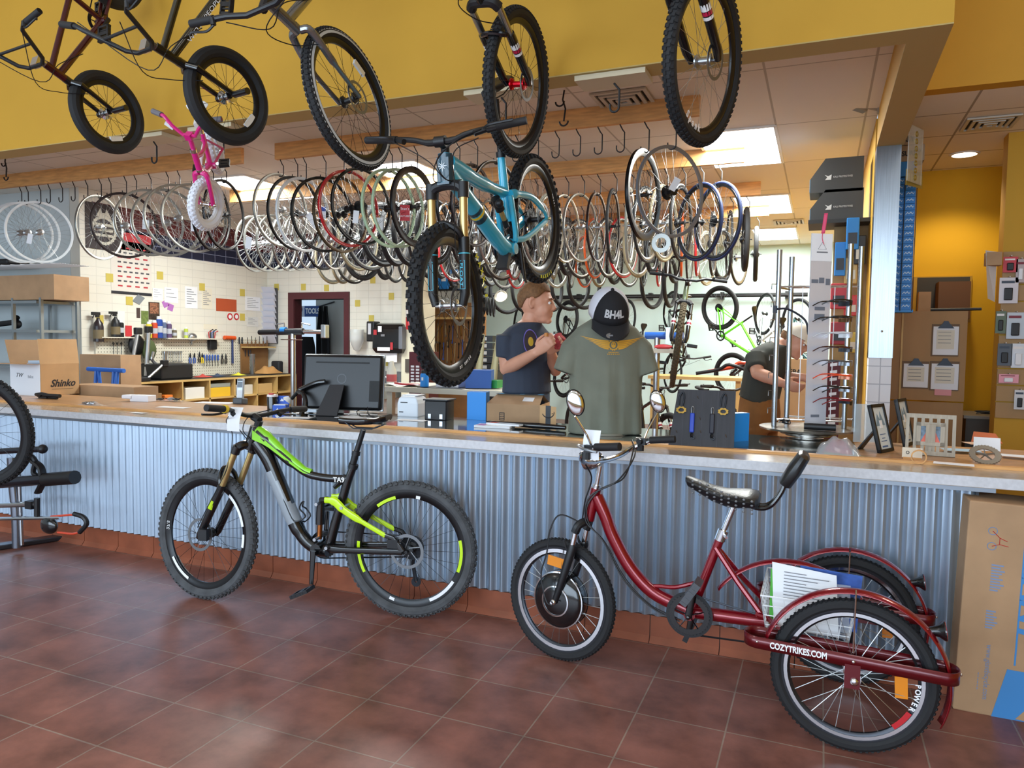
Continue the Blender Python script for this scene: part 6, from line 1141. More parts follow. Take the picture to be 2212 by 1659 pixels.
# bike rack and bike at the left edge
def rack():
 o = atZ(60, 1185, 0); t = thing('bike_rack', 'silver and black hitch bike rack on a floor base at the left edge', 'rack', o); GM = M('gunmetal', '#4a4e58', .3, .8)
 d = Vector((math.cos(.35), math.sin(.35), 0))
 e0, e1 = atZ(150, 1163, 0), atZ(-120, 1205, 0); ax = (e1-e0).normalized(); nn = Vector((-ax.y, ax.x, 0))
 b = B(); b.box((e0+e1)/2+Vector((0, 0, .02)), ((e1-e0).length, .09, .03), Matrix((ax, nn, (0, 0, 1))).transposed()); obj('floor_base', b, GM, t, **NS, bevel=.006)
 p = atZ(38, 1182, .03); obj('upright_post', B().tube(cat([p, p+Vector((.0, 0, .2)), p+Vector((-.02, 0, .42)), p+Vector((-.03, 0, .60))], 4), .032, 14), M('rack_silver', '#777b86', .3, .9), t); obj('post_rail', B().tube([p+Vector((.045, 0, .02)), p+Vector((.03, 0, .6))], .012, 10), STEEL, t)
 Y = p.y; at = lambda px, py: atY(px, py, Y-.03)
 TRAY = M('rack_tube', '#3b3e48', .2, .8)
 b = B(); b.tube([at(-60, 1048), at(40, 1040), at(110, 1034)], .036, 14); a = obj('tray_tube', b, TRAY, t); obj('tray_end', B().tube([at(98, 1036), at(162, 1031)], .043, 14), BLK, a)
 obj('ratchet_strap', B().tube(cat([at(70, 995), at(88, 1010), at(92, 1040), at(82, 1064)], 5), .014, 8, flat=2.), BLK, a)
 b = B(); b.tube([at(-60, 978), at(90, 970)], .02, 12); a2 = obj('tray_tube', b, TRAY, t); obj('end_cap', B().sph(at(92, 970), .03), BLK, a2); obj('hook_arm', B().tube(cat([at(60, 980), at(76, 995), at(72, 1020), at(84, 1030)], 4), .016, 8), BLK, a2)
 b = B(); b.tube([at(-60, 1094), at(78, 1089)], .017, 10); a3 = obj('tray_tube', b, STEEL, t); obj('clamp', B().box(at(68, 1090), (.06, .05, .05)).tube([at(80, 1076), at(80, 1115)], .018, 10), BLK, a3)
 obj('lower_tube', B().tube([at(-60, 1122), at(130, 1118)], .012, 8), STEEL, t)
 b = B(); b.sph(at(106, 1135), (.075, .03, .055), 16, 10); obj('wheel_cup', b, GLOSSBLK, t); b = B(); b.tube(cat([at(110, 1116), at(160, 1112), at(176, 1118), at(188, 1130), at(165, 1152), at(125, 1150)], 4), .007, 8); obj('orange_lever', b, M('orange_enamel', '#d2472a', .35), t); b = B(); b.tube(cat([at(160, 1110), at(180, 1117), at(187, 1132), at(172, 1150)], 4), .015, 8); obj('lever_cap', b, BLK, t)
rack()
hung('black mountain bike on the rack, only its front tire showing at the left edge', pose((.80, .6, .0), (0, 0, 1), atY(-45, 928, 2.75)-Vector((.80, .6, 0))*1.1), .345, .027, 1.10, (.42, 0, -.02), (.84, 0, .58), (.885, 0, .46), -.35, GLOSSBLK, STEEL, 'mtb', kn=(76, [(-.25, 0), (.25, .5), (-.8, .25), (.8, .75)], .013, .005, .014), group='bike on the rack')
t = thing('paper_sheets', 'white printed invoices standing in the tricycle basket', 'paper', (-.02, 3.0, .36), None); K = {}
b = B(); b.add([(-.13, 2.955, .36), (.10, 2.955, .35), (.085, 2.99, .575), (-.145, 2.985, .60)], [(0, 1, 2, 3)]); f = obj('front_sheet', b, WHITE, t, **NS); f.modifiers.new('s', 'SOLIDIFY').thickness = .002
b = B()
for k in range(9): z = .57-.012*k; b.add([(-.1, 2.9805-.0022*k, z), (-.1+.16*(.5+.5*((k*5) % 3)/2), 2.9805-.0022*k, z-.003), (-.1+.16*(.5+.5*((k*5) % 3)/2), 2.980-.0022*k, z-.006), (-.1, 2.980-.0022*k, z-.003)], [(0, 1, 2, 3)])
b.xf(Matrix.Translation((0, -.004, 0))); obj('printed_lines', b, M('grey_print', '#7a7d84', .7), t, **NS); text('printed_heading', 'pedego', (-.03, 2.967, .53), (1, 0, -.03), (0, .15, 1), .018, INK, t, .0003) if False else None
f = obj('green_folder', B().box((-.09, 3.01, .455), (.12, .004, .22)), M('green_folder', '#5fc24a', .6), t, **NS); f = obj('blue_leaflet', B().box((.06, 3.03, .47), (.22, .003, .22), Matrix.Rotation(.06, 3, 'Y')), M('blue_leaflet', '#3c5fae', .4, var=.5, vs=15), t, **NS); obj('clear_bag', B().box((.085, 2.995, .45), (.1, .01, .18)), M('clear_plastic', '#dfe6ee', .15, alpha=.35, coat=1.), t, **NS)
b = B(); c = Vector((-.075, 3.09, .245)); n = 30; prof = []
for i in range(n+1):
 a = math.radians(38)+math.radians(108)*i/n; prof.append([c+Vector((math.cos(a)*(.345-.012*(k/3-1)**2), .03*(k/3-1), math.sin(a)*(.345-.012*(k/3-1)**2))) for k in range(7)])
b.add([p for q in prof for p in q], [(i*7+k, i*7+k+1, (i+1)*7+k+1, (i+1)*7+k) for i in range(n) for k in range(6)]); f = solo('loose_fender', b, MATS['candy_red'], 'spare red metallic fender laid across the tricycle basket', 'fender'); f.modifiers.new('s', 'SOLIDIFY').thickness = .002
# people and the shirt form
from mathutils.bvhtree import BVHTree
SKIN = M('skin', '#d59b80', .5, var=.06, vs=9); HAIR = M('brown_hair', '#7a5636', .75, var=.3, vs=60); NAVYT = M('charcoal_blue_shirt', '#353d4d', .85, var=.08, vs=6, bump=.15, bs=30); JEAN = M('blue_grey_jeans', '#3a4a60', .8, var=.15, vs=20)
def eloft(b, rows, l, f, n=20):
 """rows: (centre, half width along l, half depth along f)"""
 l = Vector(l); f = Vector(f); return b.loft([[Vector(c)+l*(w*math.cos(2*PI*k/n))+f*(d*math.sin(2*PI*k/n)) for k in range(n)] for c, w, d in rows])
def hand_b(b, wrist, d, palm_n, up, s=1., curl=.6):
 """wrist point, direction to the fingers, palm normal (towards what is held), thumb side"""
 d = Vector(d).normalized(); up = Vector(up); up = (up-d*up.dot(d)).normalized(); pn = d.cross(up); pn = pn if pn.dot(Vector(palm_n)) > 0 else -pn; w = Vector(wrist)
 b.loft([[w+d*t*s+up*(hw*s*math.cos(2*PI*k/12))+pn*(hd*s*math.sin(2*PI*k/12)) for k in range(12)] for t, hw, hd in ((-.01, .026, .018), (.02, .034, .018), (.06, .042, .016), (.085, .042, .014), (.098, .036, .010))])
 for i, (o, L_) in enumerate(((.030, .070), (.011, .078), (-.010, .073), (-.030, .058))):
  p = w+d*.088*s+up*o*s; a = 0; pts = [p]
  for q, k in ((.42, .5), (.32, .9), (.26, .8)): a += curl*k*(1+.1*i); p = p+(d*math.cos(a)+pn*math.sin(a))*L_*q*s; pts.append(p)
  b.tube(pts, [.0092*s, .0088*s, .008*s, .0068*s], 8); b.sph(pts[-1], .0066*s, 8, 6)
 p = w+d*.025*s+up*.032*s; pts = [p, p+(d*.6+up*.55+pn*.5).normalized()*.034*s, p+(d*.6+up*.55+pn*.5).normalized()*.034*s+(d*.75+pn*.6+up*.05).normalized()*.030*s, p+(d*.6+up*.55+pn*.5).normalized()*.034*s+(d*.75+pn*.6).normalized()*.052*s]
 b.tube(pts, [.0115*s, .0105*s, .0092*s, .0075*s], 8); b.sph(pts[-1], .0073*s, 8, 6)
def head_b(b, c, fwd, up, k=1.):
 """c = centre of the skull"""
 fwd = Vector(fwd).normalized(); up = Vector(up); up = (up-fwd*up.dot(fwd)).normalized(); lf = up.cross(fwd); R = Matrix((fwd, lf, up)).transposed(); P = lambda x, y, z: Vector(c)+R @ (Vector((x, y, z))*k)
 S = lambda p, r: b.sph(p, tuple(q*k for q in r), 18, 12, R)
 S(P(-.008, 0, .012), (.098, .077, .097)); S(P(.035, 0, -.035), (.062, .064, .075)); S(P(.045, 0, -.085), (.045, .045, .035)); S(P(.072, 0, -.103), (.022, .026, .018)); S(P(.065, 0, .02), (.028, .055, .022))
 b.tube([P(.088, 0, .012), P(.102, 0, -.022), P(.112, 0, -.034)], [.009*k, .0125*k, .0115*k], 8); S(P(.098, .011, -.036), (.012, .009, .008)); S(P(.098, -.011, -.036), (.012, .009, .008))
 S(P(.088, 0, -.060), (.012, .022, .006)); S(P(.085, 0, -.073), (.012, .019, .0065)); S(P(.055, .038, -.04), (.03, .02, .03)); S(P(.055, -.038, -.04), (.03, .02, .03))
 for s in (1, -1):
  b.tube(cat([P(-.008, s*.074, -.035), P(-.022, s*.084, -.012), P(-.018, s*.086, .018), P(.0, s*.078, .02)], 4), [.010*k]*13, 8); S(P(-.008, s*.076, -.008), (.014, .006, .022))
 return P, R
def eyes(par, P, R, k=1.):
 for s in (1, -1):
  obj('eye', B().sph(P(.082, s*.031, .0), .0095*k, 12, 8), M('eye_white', '#e6e2de', .3), par); obj('eyebrow', B().tube([P(.094, s*.014, .021), P(.093, s*.032, .026), P(.08, s*.05, .02)], [.003*k, .0038*k, .002*k], 6), HAIR, par); obj('iris', B().sph(P(.0895, s*.032, .0), .0045*k, 8, 6), M('iris', '#3b4a52', .2), par)
def hair(par, P, name='hair', mat=None, top=.012, lim=lambda az: .25):
 b = B(); n, m = 36, 12; vs = []
 def pt(u, v):
  az = 2*PI*u; e0 = lim(az); e = e0+(PI/2-e0)*v; t = top*(.35+.65*min(1, v*3))*(1+.12*math.sin(az*23)*math.cos(v*19))
  return P(-.010+(.098+t)*math.cos(e)*math.cos(az), (.078+t)*math.cos(e)*math.sin(az), .012+(.097+t*1.5)*math.sin(e))
 b.grid(pt, n, m); o = obj(name, b, mat or HAIR, par); md = o.modifiers.new('s', 'SOLIDIFY'); md.thickness = .01; md.offset = -1; return o
def young_man():
 Y = 4.55; at = lambda px, py, dy=0: atY(px, py, Y+dy); a = math.radians(-32); f = Vector((math.cos(a), math.sin(a), 0)); l = Vector((-math.sin(a), math.cos(a), 0))
 base = at(1138, 800); t = thing('person', 'young man in a charcoal t-shirt with round print, standing behind the counter looking right', 'person', (base.x, base.y, 0))
 T = lambda py, px=1138: at(px, py); b = B(); neck = at(1143, 697)
 eloft(b, [((base.x, base.y, .86), .165, .12), (T(850), .165, .115), (T(800), .165, .11), (T(745), .19, .12), (T(720), .17, .105), (T(706), .115, .085), (at(1145, 692), .062, .062), (at(1152, 672), .055, .06), (at(1155, 655), .052, .06)], l, f)
 sR = at(1118, 722)-l*.175*0+(-l)*.10; sR = T(727)-l*.175; sL = T(727)+l*.17
 eR = at(1093, 797, -.12); wR = at(1160, 760, -.30); b.tube([sR, sR.lerp(eR, .35), sR.lerp(eR, .75), eR], [.058, .052, .045, .042], 14); b.tube([eR, eR.lerp(wR, .3), eR.lerp(wR, .75), wR], [.042, .045, .036, .029], 14); b.sph(eR, .043, 12, 8)
 eL = T(800)+l*.22+f*.03; wL = at(1190, 757, -.16); b.tube([sL, sL.lerp(eL, .5), eL], [.056, .048, .041], 14); b.tube([eL, eL.lerp(wL, .35), wL], [.042, .043, .028], 14); b.sph(eL, .042, 12, 8)
 hand_b(b, wR, at(1180, 742, -.32)-wR, l, Vector((-.25, -.2, 1)), 1.05, .75); hand_b(b, wL, at(1206, 743, -.18)-wL, -l+Vector((0, 0, .3)), Vector((-.3, -.3, 1)), 1., .7)
 hc = at(1160, 654); hf = Vector((.985, .12, -.04)); P, R = head_b(b, hc, hf, Vector((.0, 0, 1)), 1.13)
 body = obj('body', b, SKIN, t); remesh(body, .0065, 3, .5)
 eyes(t, P, R, 1.13)
 hair(t, P, lim=lambda az: (lambda c: .55 if c > .75 else (.55-.45*(.75-c)/.5 if c > .25 else (.10 if c > -.35 else -.55*min(1, (-.35-c)/.4)+.1)))(math.cos(az)), top=.014)
 b = B(); eloft(b, [(T(848), .182, .132), (T(830), .178, .128), (T(800), .178, .123), (T(745), .203, .133), (T(722), .185, .118), (T(708), .135, .098), (at(1144, 696), .078, .075)], l, f)
 for s, e in ((sR, eR), (sL, eL)): b.tube([s-(e-s)*.05, s.lerp(e, .35), s.lerp(e, .62)], [.060, .066, .064], 14)
 sh = obj('t_shirt', b, NAVYT, t); remesh(sh, .009, 4, .5)
 b = B(); eloft(b, [((base.x, base.y, .80), .172, .128), (T(858), .172, .124), (T(842), .172, .122)], l, f)
 for s in (1, -1): h = Vector((base.x, base.y, .82))+l*s*.09; b.tube([h, h+Vector((0, 0, -.38))+f*.02, h+Vector((0, 0, -.76))], [.09, .066, .055], 14)
 j = obj('jeans', b, JEAN, t); remesh(j, .012, 2)
 for s in (1, -1): h = Vector((base.x, base.y, .04))+l*s*.09; obj('shoe', B().sph(h+f*.05+Vector((0, 0, .005)), (.14, .05, .045), 14, 8, Matrix((f, l, (0, 0, 1))).transposed()), BLK, t)
 bv = BVHTree.FromObject(sh, bpy.context.evaluated_depsgraph_get()); off = WM[t.name].translation
 pc = at(1158, 738, -.2)
 def onto(pts, dirv, lift=.0025):
  out = []
  for p in pts:
   h = bv.ray_cast(p-off-dirv*.6, dirv); out.append((h[0]+off-dirv*lift) if h[0] is not None else p)
  return out
 dv = (pc-Vector((0, 0, EYE))); dv.z = 0; dv = (dv.normalized()*.5-f*.5).normalized(); ux = Vector((-dv.y, dv.x, 0)); uz = Vector((0, 0, 1))
 ux = -ux if ux.x < 0 else ux
 def disc(r0, r1, name, mat, lift, n=36):
  pts = [pc+ux*(r*.72*math.cos(2*PI*k/n))+uz*(r*1.15*math.sin(2*PI*k/n)) for r in (r0, r1) for k in range(n)]; b = B(); b.add(onto(pts, dv, lift), [(k, (k+1) % n, n+(k+1) % n, n+k) for k in range(n)]); return obj(name, b, mat, t)
 disc(.001, .05, 'print_disc', M('print_brown', '#3a3038', .8), .003); disc(.05, .064, 'print_disc', M('print_brown', '#3a3038', .8), .003); disc(.064, .070, 'print_ring', M('print_purple', '#7a6fd0', .7), .0035); disc(.001, .026, 'print_centre', M('print_yellow', '#c9a838', .7), .0045)
 p = at(1180, 727, -.33); solo('bottle_cap', B().lathe([(.001, 0), (.014, 0), (.012, .022), (.001, .024)], 14, p), M('orange_plastic', '#c47f3c', .5), 'small orange part held in the young man\'s near hand', 'part')
 p = at(1207, 736, -.2); b = B(); b.sph(p, (.04, .03, .05), 20, 14); b.v = [tuple(Vector(v)+Vector((.006*math.sin(v[2]*160), .006*math.sin(v[0]*170), .006*math.sin(v[1]*150)))) for v in b.v]; solo('shop_rag', b, M('red_rag', '#b8474a', .85, var=.3, vs=40), 'red cloth rag held in the young man\'s far hand', 'cloth')
 p = at(1194, 732, -.22); solo('chrome_part', B().lathe([(.001, -.03), (.012, -.03), (.012, -.01), (.018, -.006), (.018, .006), (.009, .01), (.009, .03), (.001, .03)], 14, p, (.3, .2, 1)), CHROME, 'small chrome part between the young man\'s hands', 'part')
young_man()
def mechanic():
 Y = 5.7; at = lambda px, py, dy=0: atY(px, py, Y+dy); base = at(1640, 900); OL = M('dark_olive_shirt', '#3b3c36', .85, var=.1, vs=6); BR = M('brown_trousers', '#8a5a2a', .8, var=.15, vs=10)
 t = thing('person', 'mechanic in a dark olive t-shirt and brown trousers bending forward behind the sunglass stand', 'person', (base.x, base.y, 0)); f = Vector((.93, -.36, 0)); l = Vector((.36, .93, 0)); s0 = at(1676, 752); ax = (s0-at(1640, 850)).normalized(); fn = ax.cross(l); fn = fn if fn.dot(f) > 0 else -fn
 b = B(); W = at(1640, 860); C = at(1652, 800); eloft(b, [(W, .165, .12), (C, .18, .125), (at(1664, 765), .18, .115), (s0, .14, .09), (at(1690, 740), .06, .06), (at(1700, 733), .055, .055)], l, fn)
 sR = at(1652, 768)-l*.16; eR = at(1636, 806, -.25); wR = at(1690, 828, -.3); b.tube([sR, sR.lerp(eR, .5), eR], [.06, .052, .045], 14); b.tube([eR, eR.lerp(wR, .35), wR], [.046, .046, .03], 14); b.sph(eR, .046, 12, 8); hand_b(b, wR, Vector((.9, -.1, -.25)), Vector((0, .5, -.6)), Vector((0, -.3, 1)), 1., .5)
 sL = at(1664, 768)+l*.17; eL = at(1690, 815, .1); wL = at(1735, 815, -.05); b.tube([sL, eL], [.055, .044], 14); b.tube([eL, wL], [.045, .03], 14); hand_b(b, wL, Vector((.9, -.2, -.2)), Vector((0, -.3, -.6)), Vector((0, .3, 1)), 1., .5)
 hc = at(1718, 735); P, R = head_b(b, hc, Vector((.85, -.3, -.45)), Vector((.4, 0, .9)), 1.0); body = obj('body', b, SKIN, t); remesh(body, .008, 3); eyes(t, P, R); hair(t, P, lim=lambda az: .15 if math.cos(az) > -.2 else -.45, top=.008)
 b = B(); b.grid(lambda u, v: P(-.008+.108*math.cos((PI/2)*v+.12*(1-v))*math.cos(2*PI*u), .09*math.cos((PI/2)*v)*math.sin(2*PI*u), .03+.10*math.sin((PI/2)*v)), 28, 8); b.grid(lambda u, v: P(.085+.07*v*math.cos((u-.5)*1.6), .085*math.sin((u-.5)*2.4)*(1-.15*v), .035-.012*v-.02*(2*u-1)**2), 12, 4); obj('cap', b, M('cream_cap', '#e6dccb', .8), t)
 b = B(); eloft(b, [(at(1637, 862), .185, .135), (W, .182, .135), (C, .193, .138), (at(1664, 765), .19, .128), (at(1677, 751), .145, .10), (at(1688, 742), .08, .075)], l, fn)
 for s, e in ((sR, eR), (sL, eL)): b.tube([s, s.lerp(e, .75)], [.072, .068], 14)
 sh = obj('t_shirt', b, OL, t); remesh(sh, .01, 4)
 b = B(); eloft(b, [(at(1640, 930), .175, .14), (at(1640, 890), .178, .145), (at(1641, 852), .172, .13)], l, f)
 for s in (1, -1): h = at(1640, 925)+l*s*.09; b.tube([h, Vector((h.x, h.y, .45))+f*.03, Vector((h.x, h.y, .03))-f*.02], [.095, .07, .055], 14)
 j = obj('trousers', b, BR, t); remesh(j, .012, 2)
 for s in (1, -1): h = Vector((base.x, base.y, .045))+l*s*.09; obj('shoe', B().sph(h+f*.04, (.14, .05, .045), 14, 8, Matrix((f, l, (0, 0, 1))).transposed()), BLK, t)
mechanic()
def shirt_form():
 Y = 3.98; at = lambda px, py, dy=0: atY(px, py, Y+dy); c = at(1306, 940); OLV_ = M('olive_grey_jersey', '#75786a', .85, var=.07, vs=9, bump=.12, bs=45)
 cam_d = Vector((-c.x, -c.y, 0)).normalized(); f = (cam_d+Vector((.12, 0, 0))).normalized(); l = Vector((-f.y, f.x, 0)); x = Vector((-l.x, -l.y, 0)) if l.x < 0 else l
 t = thing('shirt_form', 'olive grey t-shirt with gold winged print on a torso form standing on the counter', 'mannequin', (c.x, c.y, ZC)); z = lambda py: at(1312, py).z; O = lambda zz: Vector((c.x, c.y, zz))
 b = B(); zs = z(722); eloft(b, [(O(ZC+.004), .205, .11), (O(z(880)), .20, .115), (O(z(820)), .203, .125), (O(z(760)), .215, .13), (O(zs-.01), .20, .115), (O(z(708)), .165, .10), (O(z(696)), .115, .08), (O(z(686)), .075, .065)], x, f, 40)
 for s in (1, -1):
  p = O(z(735))+x*s*.165; q = O(z(806))+x*s*.228+f*.01; b.tube([p-x*s*.04+Vector((0, 0, .03)), p.lerp(q, .3), p.lerp(q, .7), q], [.055, .075, .070, .07], 18)
 for i, v in enumerate(b.v[:]):
  v = Vector(v); r = v-O(v.z); k = r.dot(x); dep = (z(760)-v.z); w = max(0, min(1, dep/.25))
  b.v[i] = tuple(v+f*(.010*w*math.sin(k*38+v.z*7)+.006*w*math.sin(k*71+1)))
 sh = obj('t_shirt', b, OLV_, t); remesh(sh, .0085, 2, .4)
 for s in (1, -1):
  q = O(z(806))+x*s*.228+f*.01; d = (q-(O(z(735))+x*s*.165)).normalized(); obj('sleeve_shade_disc', B().lathe([(.001, 0), (.055, 0), (.055, .004), (.001, .004)], 20, q-d*.002, d), M('sleeve_dark', '#2b2d28', .9), t)  # dark disc paints the shade inside the sleeve onto its closed end
 obj('form_base', B().lathe([(.001, 0), (.13, 0), (.13, .012), (.02, .014)], 28, O(ZC+.003)), M('cane_base', '#8d8a7c', .6), t)
 obj('neck_post', B().cyl(O(z(690)), O(z(660)), .05), BLK, t)
 bv = BVHTree.FromObject(sh, bpy.context.evaluated_depsgraph_get()); off = WM[t.name].translation; dv = -f
 def onto(o, lift=.003):
  for v in o.data.vertices:
   h = bv.ray_cast(v.co-dv*.5, dv)
   if h[0] is not None: v.co = h[0]-dv*(lift)
 GLD = M('gold_print', '#d9a030', .6); pc = at(1320, 742); pc = Vector((pc.x, pc.y, pc.z))
 for s in (1, -1):
  for k in range(5):
   y0 = .016-.010*k; L_ = .178-.023*k; b = B(); n = 12
   up_ = [pc+x*s*(.026+(L_-.026)*i/n)+Vector((0, 0, y0+.024*(i/n)**1.5*(1-.12*k)+.0)) for i in range(n+1)]; lo_ = [p-Vector((0, 0, .0085*(1-(i/n)**2)+.0006)) for i, p in enumerate(up_)]
   b.add(up_+lo_, [(i, i+1, n+2+i, n+1+i) for i in range(n)]); onto(obj('wing_print', b, GLD, t, **NS))
 b = B(); n = 20
 for r0, r1 in ((.022, .028),): b.add([pc+x*(r*math.cos(2*PI*k/n))+Vector((0, 0, r*math.sin(2*PI*k/n)-.008)) for r in (r0, r1) for k in range(n)], [(k, (k+1) % n, n+(k+1) % n, n+k) for k in range(n)])
 for k in range(14): a = 2*PI*k/14; p = pc+Vector((0, 0, -.008)); e = x*math.cos(a)+Vector((0, 0, math.sin(a))); g = x*-math.sin(a)+Vector((0, 0, math.cos(a))); b.add([p+e*.027-g*.003, p+e*.027+g*.003, p+e*.032+g*.002, p+e*.032-g*.002], [(0, 1, 2, 3)])
 onto(obj('chainring_print', b, GLD, t, **NS))
 b = B(); m = 16; hd = [(math.cos(2*PI*k/m)*.013, math.sin(2*PI*k/m)*.014-.004-(.006 if 9 <= k <= 15 else 0)) for k in range(m)]; b.add([pc+x*a_+Vector((0, 0, q)) for a_, q in hd]+[pc+Vector((0, 0, -.006))], [(k, (k+1) % m, m) for k in range(m)]); onto(obj('skull_print', b, GLD, t, **NS))
 b = B()
 for s in (1, -1): b.add([pc+x*(s*.0055+.0032*math.cos(2*PI*k/8))+Vector((0, 0, -.003+.0035*math.sin(2*PI*k/8))) for k in range(8)], [tuple(range(8))])
 onto(obj('skull_eyes', b, OLV_, t, **NS), .0042)
 for s_, dz, sz in (('Bicycle Heaven', -.052, .0085), ('Born to Ride', -.062, .0085)): pass
 b = B()
 for dz, w in ((-.050, .024), (-.060, .03)):
  for k in range(7): xx = -w+2*w*k/6; b.add([pc+x*(xx-.003)+Vector((0, 0, dz)), pc+x*(xx+.0025)+Vector((0, 0, dz)), pc+x*(xx+.0025)+Vector((0, 0, dz+.005)), pc+x*(xx-.003)+Vector((0, 0, dz+.005))], [(0, 1, 2, 3)])
 onto(obj('small_print_lines', b, GLD, t, **NS))
 cc = at(1317, 662, -.115); fw2 = (f+x*.12).normalized(); pit = math.radians(33); F = (fw2*math.cos(pit)-Vector((0, 0, 1))*math.sin(pit)).normalized(); U = Vector((0, 0, 1))-F*F.z; U.normalize(); Lf = U.cross(F)
 q = Matrix((F, Lf, U)).transposed().to_4x4(); q.translation = cc-U*.045; q = q @ Matrix.Scale(1.25, 4); cp = thing('trucker_cap', 'black and white trucker cap lettered BH4L perched on top of the shirt form', 'cap', Mx=q); K = dict(world=False)
 rad = lambda az, el: Vector((.105*math.cos(el)*math.cos(az), .088*math.cos(el)*math.sin(az), .118*math.sin(el)**.85 if el > 0 else 0))
 b = B(); b.grid(lambda u, v: rad(-1.08+2.16*u, PI/2*v), 24, 12); o = obj('front_panel', b, M('black_cap_cloth', '#17181d', .85), cp, **K); o.modifiers.new('s', 'SOLIDIFY').thickness = .003
 b = B(); b.grid(lambda u, v: rad(1.08+(2*PI-2.16)*u, PI/2*v), 32, 12); o = obj('mesh_back', b, M('white_cap_mesh', '#dadbe6', .8, bump=.4, bs=260), cp, **K); o.modifiers.new('s', 'SOLIDIFY').thickness = .003
 b = B(); n = 16; b.grid(lambda u, v: Vector(((.098+.075*v*math.cos((u-.5)*1.35))*math.cos((u-.5)*2.3)*1.0+.012*v, (.086+.004*v)*math.sin((u-.5)*2.3)*1.02, .004-.022*v-.012*v*(2*u-1)**2)), n, 6); o = obj('brim', b, M('black_cap_cloth', '#17181d', .85), cp, **K); o.modifiers.new('s', 'SOLIDIFY').thickness = .004
 obj('top_button', B().sph((0, 0, .118), .008, 10, 6), MATS['black_cap_cloth'], cp, **K)
 tx = text('cap_lettering', 'BH4L', (.12, .0, .05), (0, 1, 0), (0, 0, 1), .042, WINK, cp, .0006, world=False, fit=.095, bold=.0018)
 for v in tx.data.vertices: az = v.co.y/.095; zz = v.co.z; el = math.asin(max(0, min(1, (max(0, zz)/.118)**(1/.85)))); p = rad(az, el); v.co = p*1.03
 b = B(); b.prism([(.014*math.cos(2*PI*k/20), .020*math.sin(2*PI*k/20)) for k in range(20)], (.158, -.018, -.0135), (1, 0, -.3), (0, 1, 0), .0012); st = obj('brim_sticker', b, M('silver_sticker', '#aeb4bc', .25, .8), cp, **K); obj('sticker_mark', B().box((.158, -.018, -.0122), (.008, .018, .0015), Matrix.Rotation(.3, 3, 'Y')), M('grey_print', '#7a7d84', .7), st, **NS, **K)
shirt_form()
# workshop: painted bands, notices and boards on the left and door walls
XW = -7.7; wx = lambda px, py, o=.006: atX(px, py, XW+o); wy = lambda px, py, o=.006: atY(px, py, 8.8-o)
def xband(name, z0, z1, mat):
 b = B(); b.bx(XW, XW+.004, 5.93, 8.796, z0, z1); b.bx(XW+.004, -5.3, 8.796, 8.8, z0, z1); struct(name, b, mat, **NS)
xband('trim_2', 2.72, 2.97, grid_mat('maroon_tile', '#5a1f24', '#8d6a66', .2, .1, .004, rough=.4, rot=(PI/2, PI/2, 0))); xband('trim_3', 2.47, 2.72, grid_mat('navy_tile', '#1c2038', '#7c829a', .2, .1, .004, rough=.4, rot=(PI/2, PI/2, 0)))
YT = M('yellow_tile', '#c9b654', .5); b = B()
for px, py in ((205, 528), (237, 600), (280, 650), (346, 595), (216, 690), (524, 632), (524, 685), (437, 620)): p = wx(px, py); b.box((XW+.002, p.y, p.z), (.005, .095, .1))
for px, py in ((597, 620), (655, 620), (705, 622), (772, 655), (802, 688), (845, 640), (832, 783), (805, 605)): p = wy(px, py); b.box((p.x, 8.798, p.z), (.085, .005, .095))
struct('trim_4', b, YT, **NS)
def sheet(name, lab, px0, py0, px1, py1, mat, wall='x', cat_='paper', group=None, lines=None, o=.004):
 f = wx if wall == 'x' else wy; a, c = f(px0, py0, o), f(px1, py1, o); t = thing(name, lab, cat_, ((a+c)/2), group=group); z0, z1 = min(a.z, c.z), max(a.z, c.z)
 bb = B().bx(XW+.001, XW+o, a.y, c.y, z0, z1) if wall == 'x' else B().bx(a.x, c.x, 8.8-o, 8.799, z0, z1); obj('sheet', bb, mat, t, **NS)
 def R(u0, u1, v0, v1, m, nm='print', oo=.0012):
  bb = B(); zz0, zz1 = z0+(z1-z0)*v0, z0+(z1-z0)*v1
  if wall == 'x': bb.bx(XW+o-.0005, XW+o+oo, a.y+(c.y-a.y)*u0, a.y+(c.y-a.y)*u1, zz0, zz1)
  else: bb.bx(a.x+(c.x-a.x)*u0, a.x+(c.x-a.x)*u1, 8.8-o-oo, 8.8-o+.0005, zz0, zz1)
  return obj(nm, bb, m, t, **NS)
 if lines:
  for k in range(lines): R(.12, .5+.38*((k*7) % 3)/2, .85-.75*k/lines, .88-.75*k/lines, M('grey_print', '#7a7d84', .7), 'printed_line')
 return t, R
CALW = M('calendar_paper', '#dcd6cc', .7); RP = M('red_print', '#b8323a', .6); GP = M('grey_print', '#7a7d84', .7)
t, R = sheet('wall_calendar', 'large calendar poster with a red heading and rows of bike pictures on the left wall', 238, 494, 328, 640, CALW, cat_='calendar'); R(0, 1, .84, .98, RP, 'heading'); R(0, 1, 0, .045, INK, 'footer')
for r_ in range(9):
 for c_ in range(6 if r_ % 2 else 4): R(.16+.14*c_ if r_ % 2 else .16+.21*c_, (.24 if r_ % 2 else .27)+(.14*c_ if r_ % 2 else .21*c_), .12+.075*r_, .145+.075*r_, (RP if r_ % 2 == 0 else M('dark_print', '#4a4a50', .7)), 'bike_picture')
pc = wx(221, 490, .02); t = thing('gear_sign', 'dark square sign with a pale sprocket and winged emblem, left of the calendar', 'sign', pc); obj('sign_board', B().bx(XW+.002, XW+.012, pc.y-.2, pc.y+.25, pc.z-.26, pc.z+.26), M('sign_dark', '#2a1c20', .5), t, **NS)
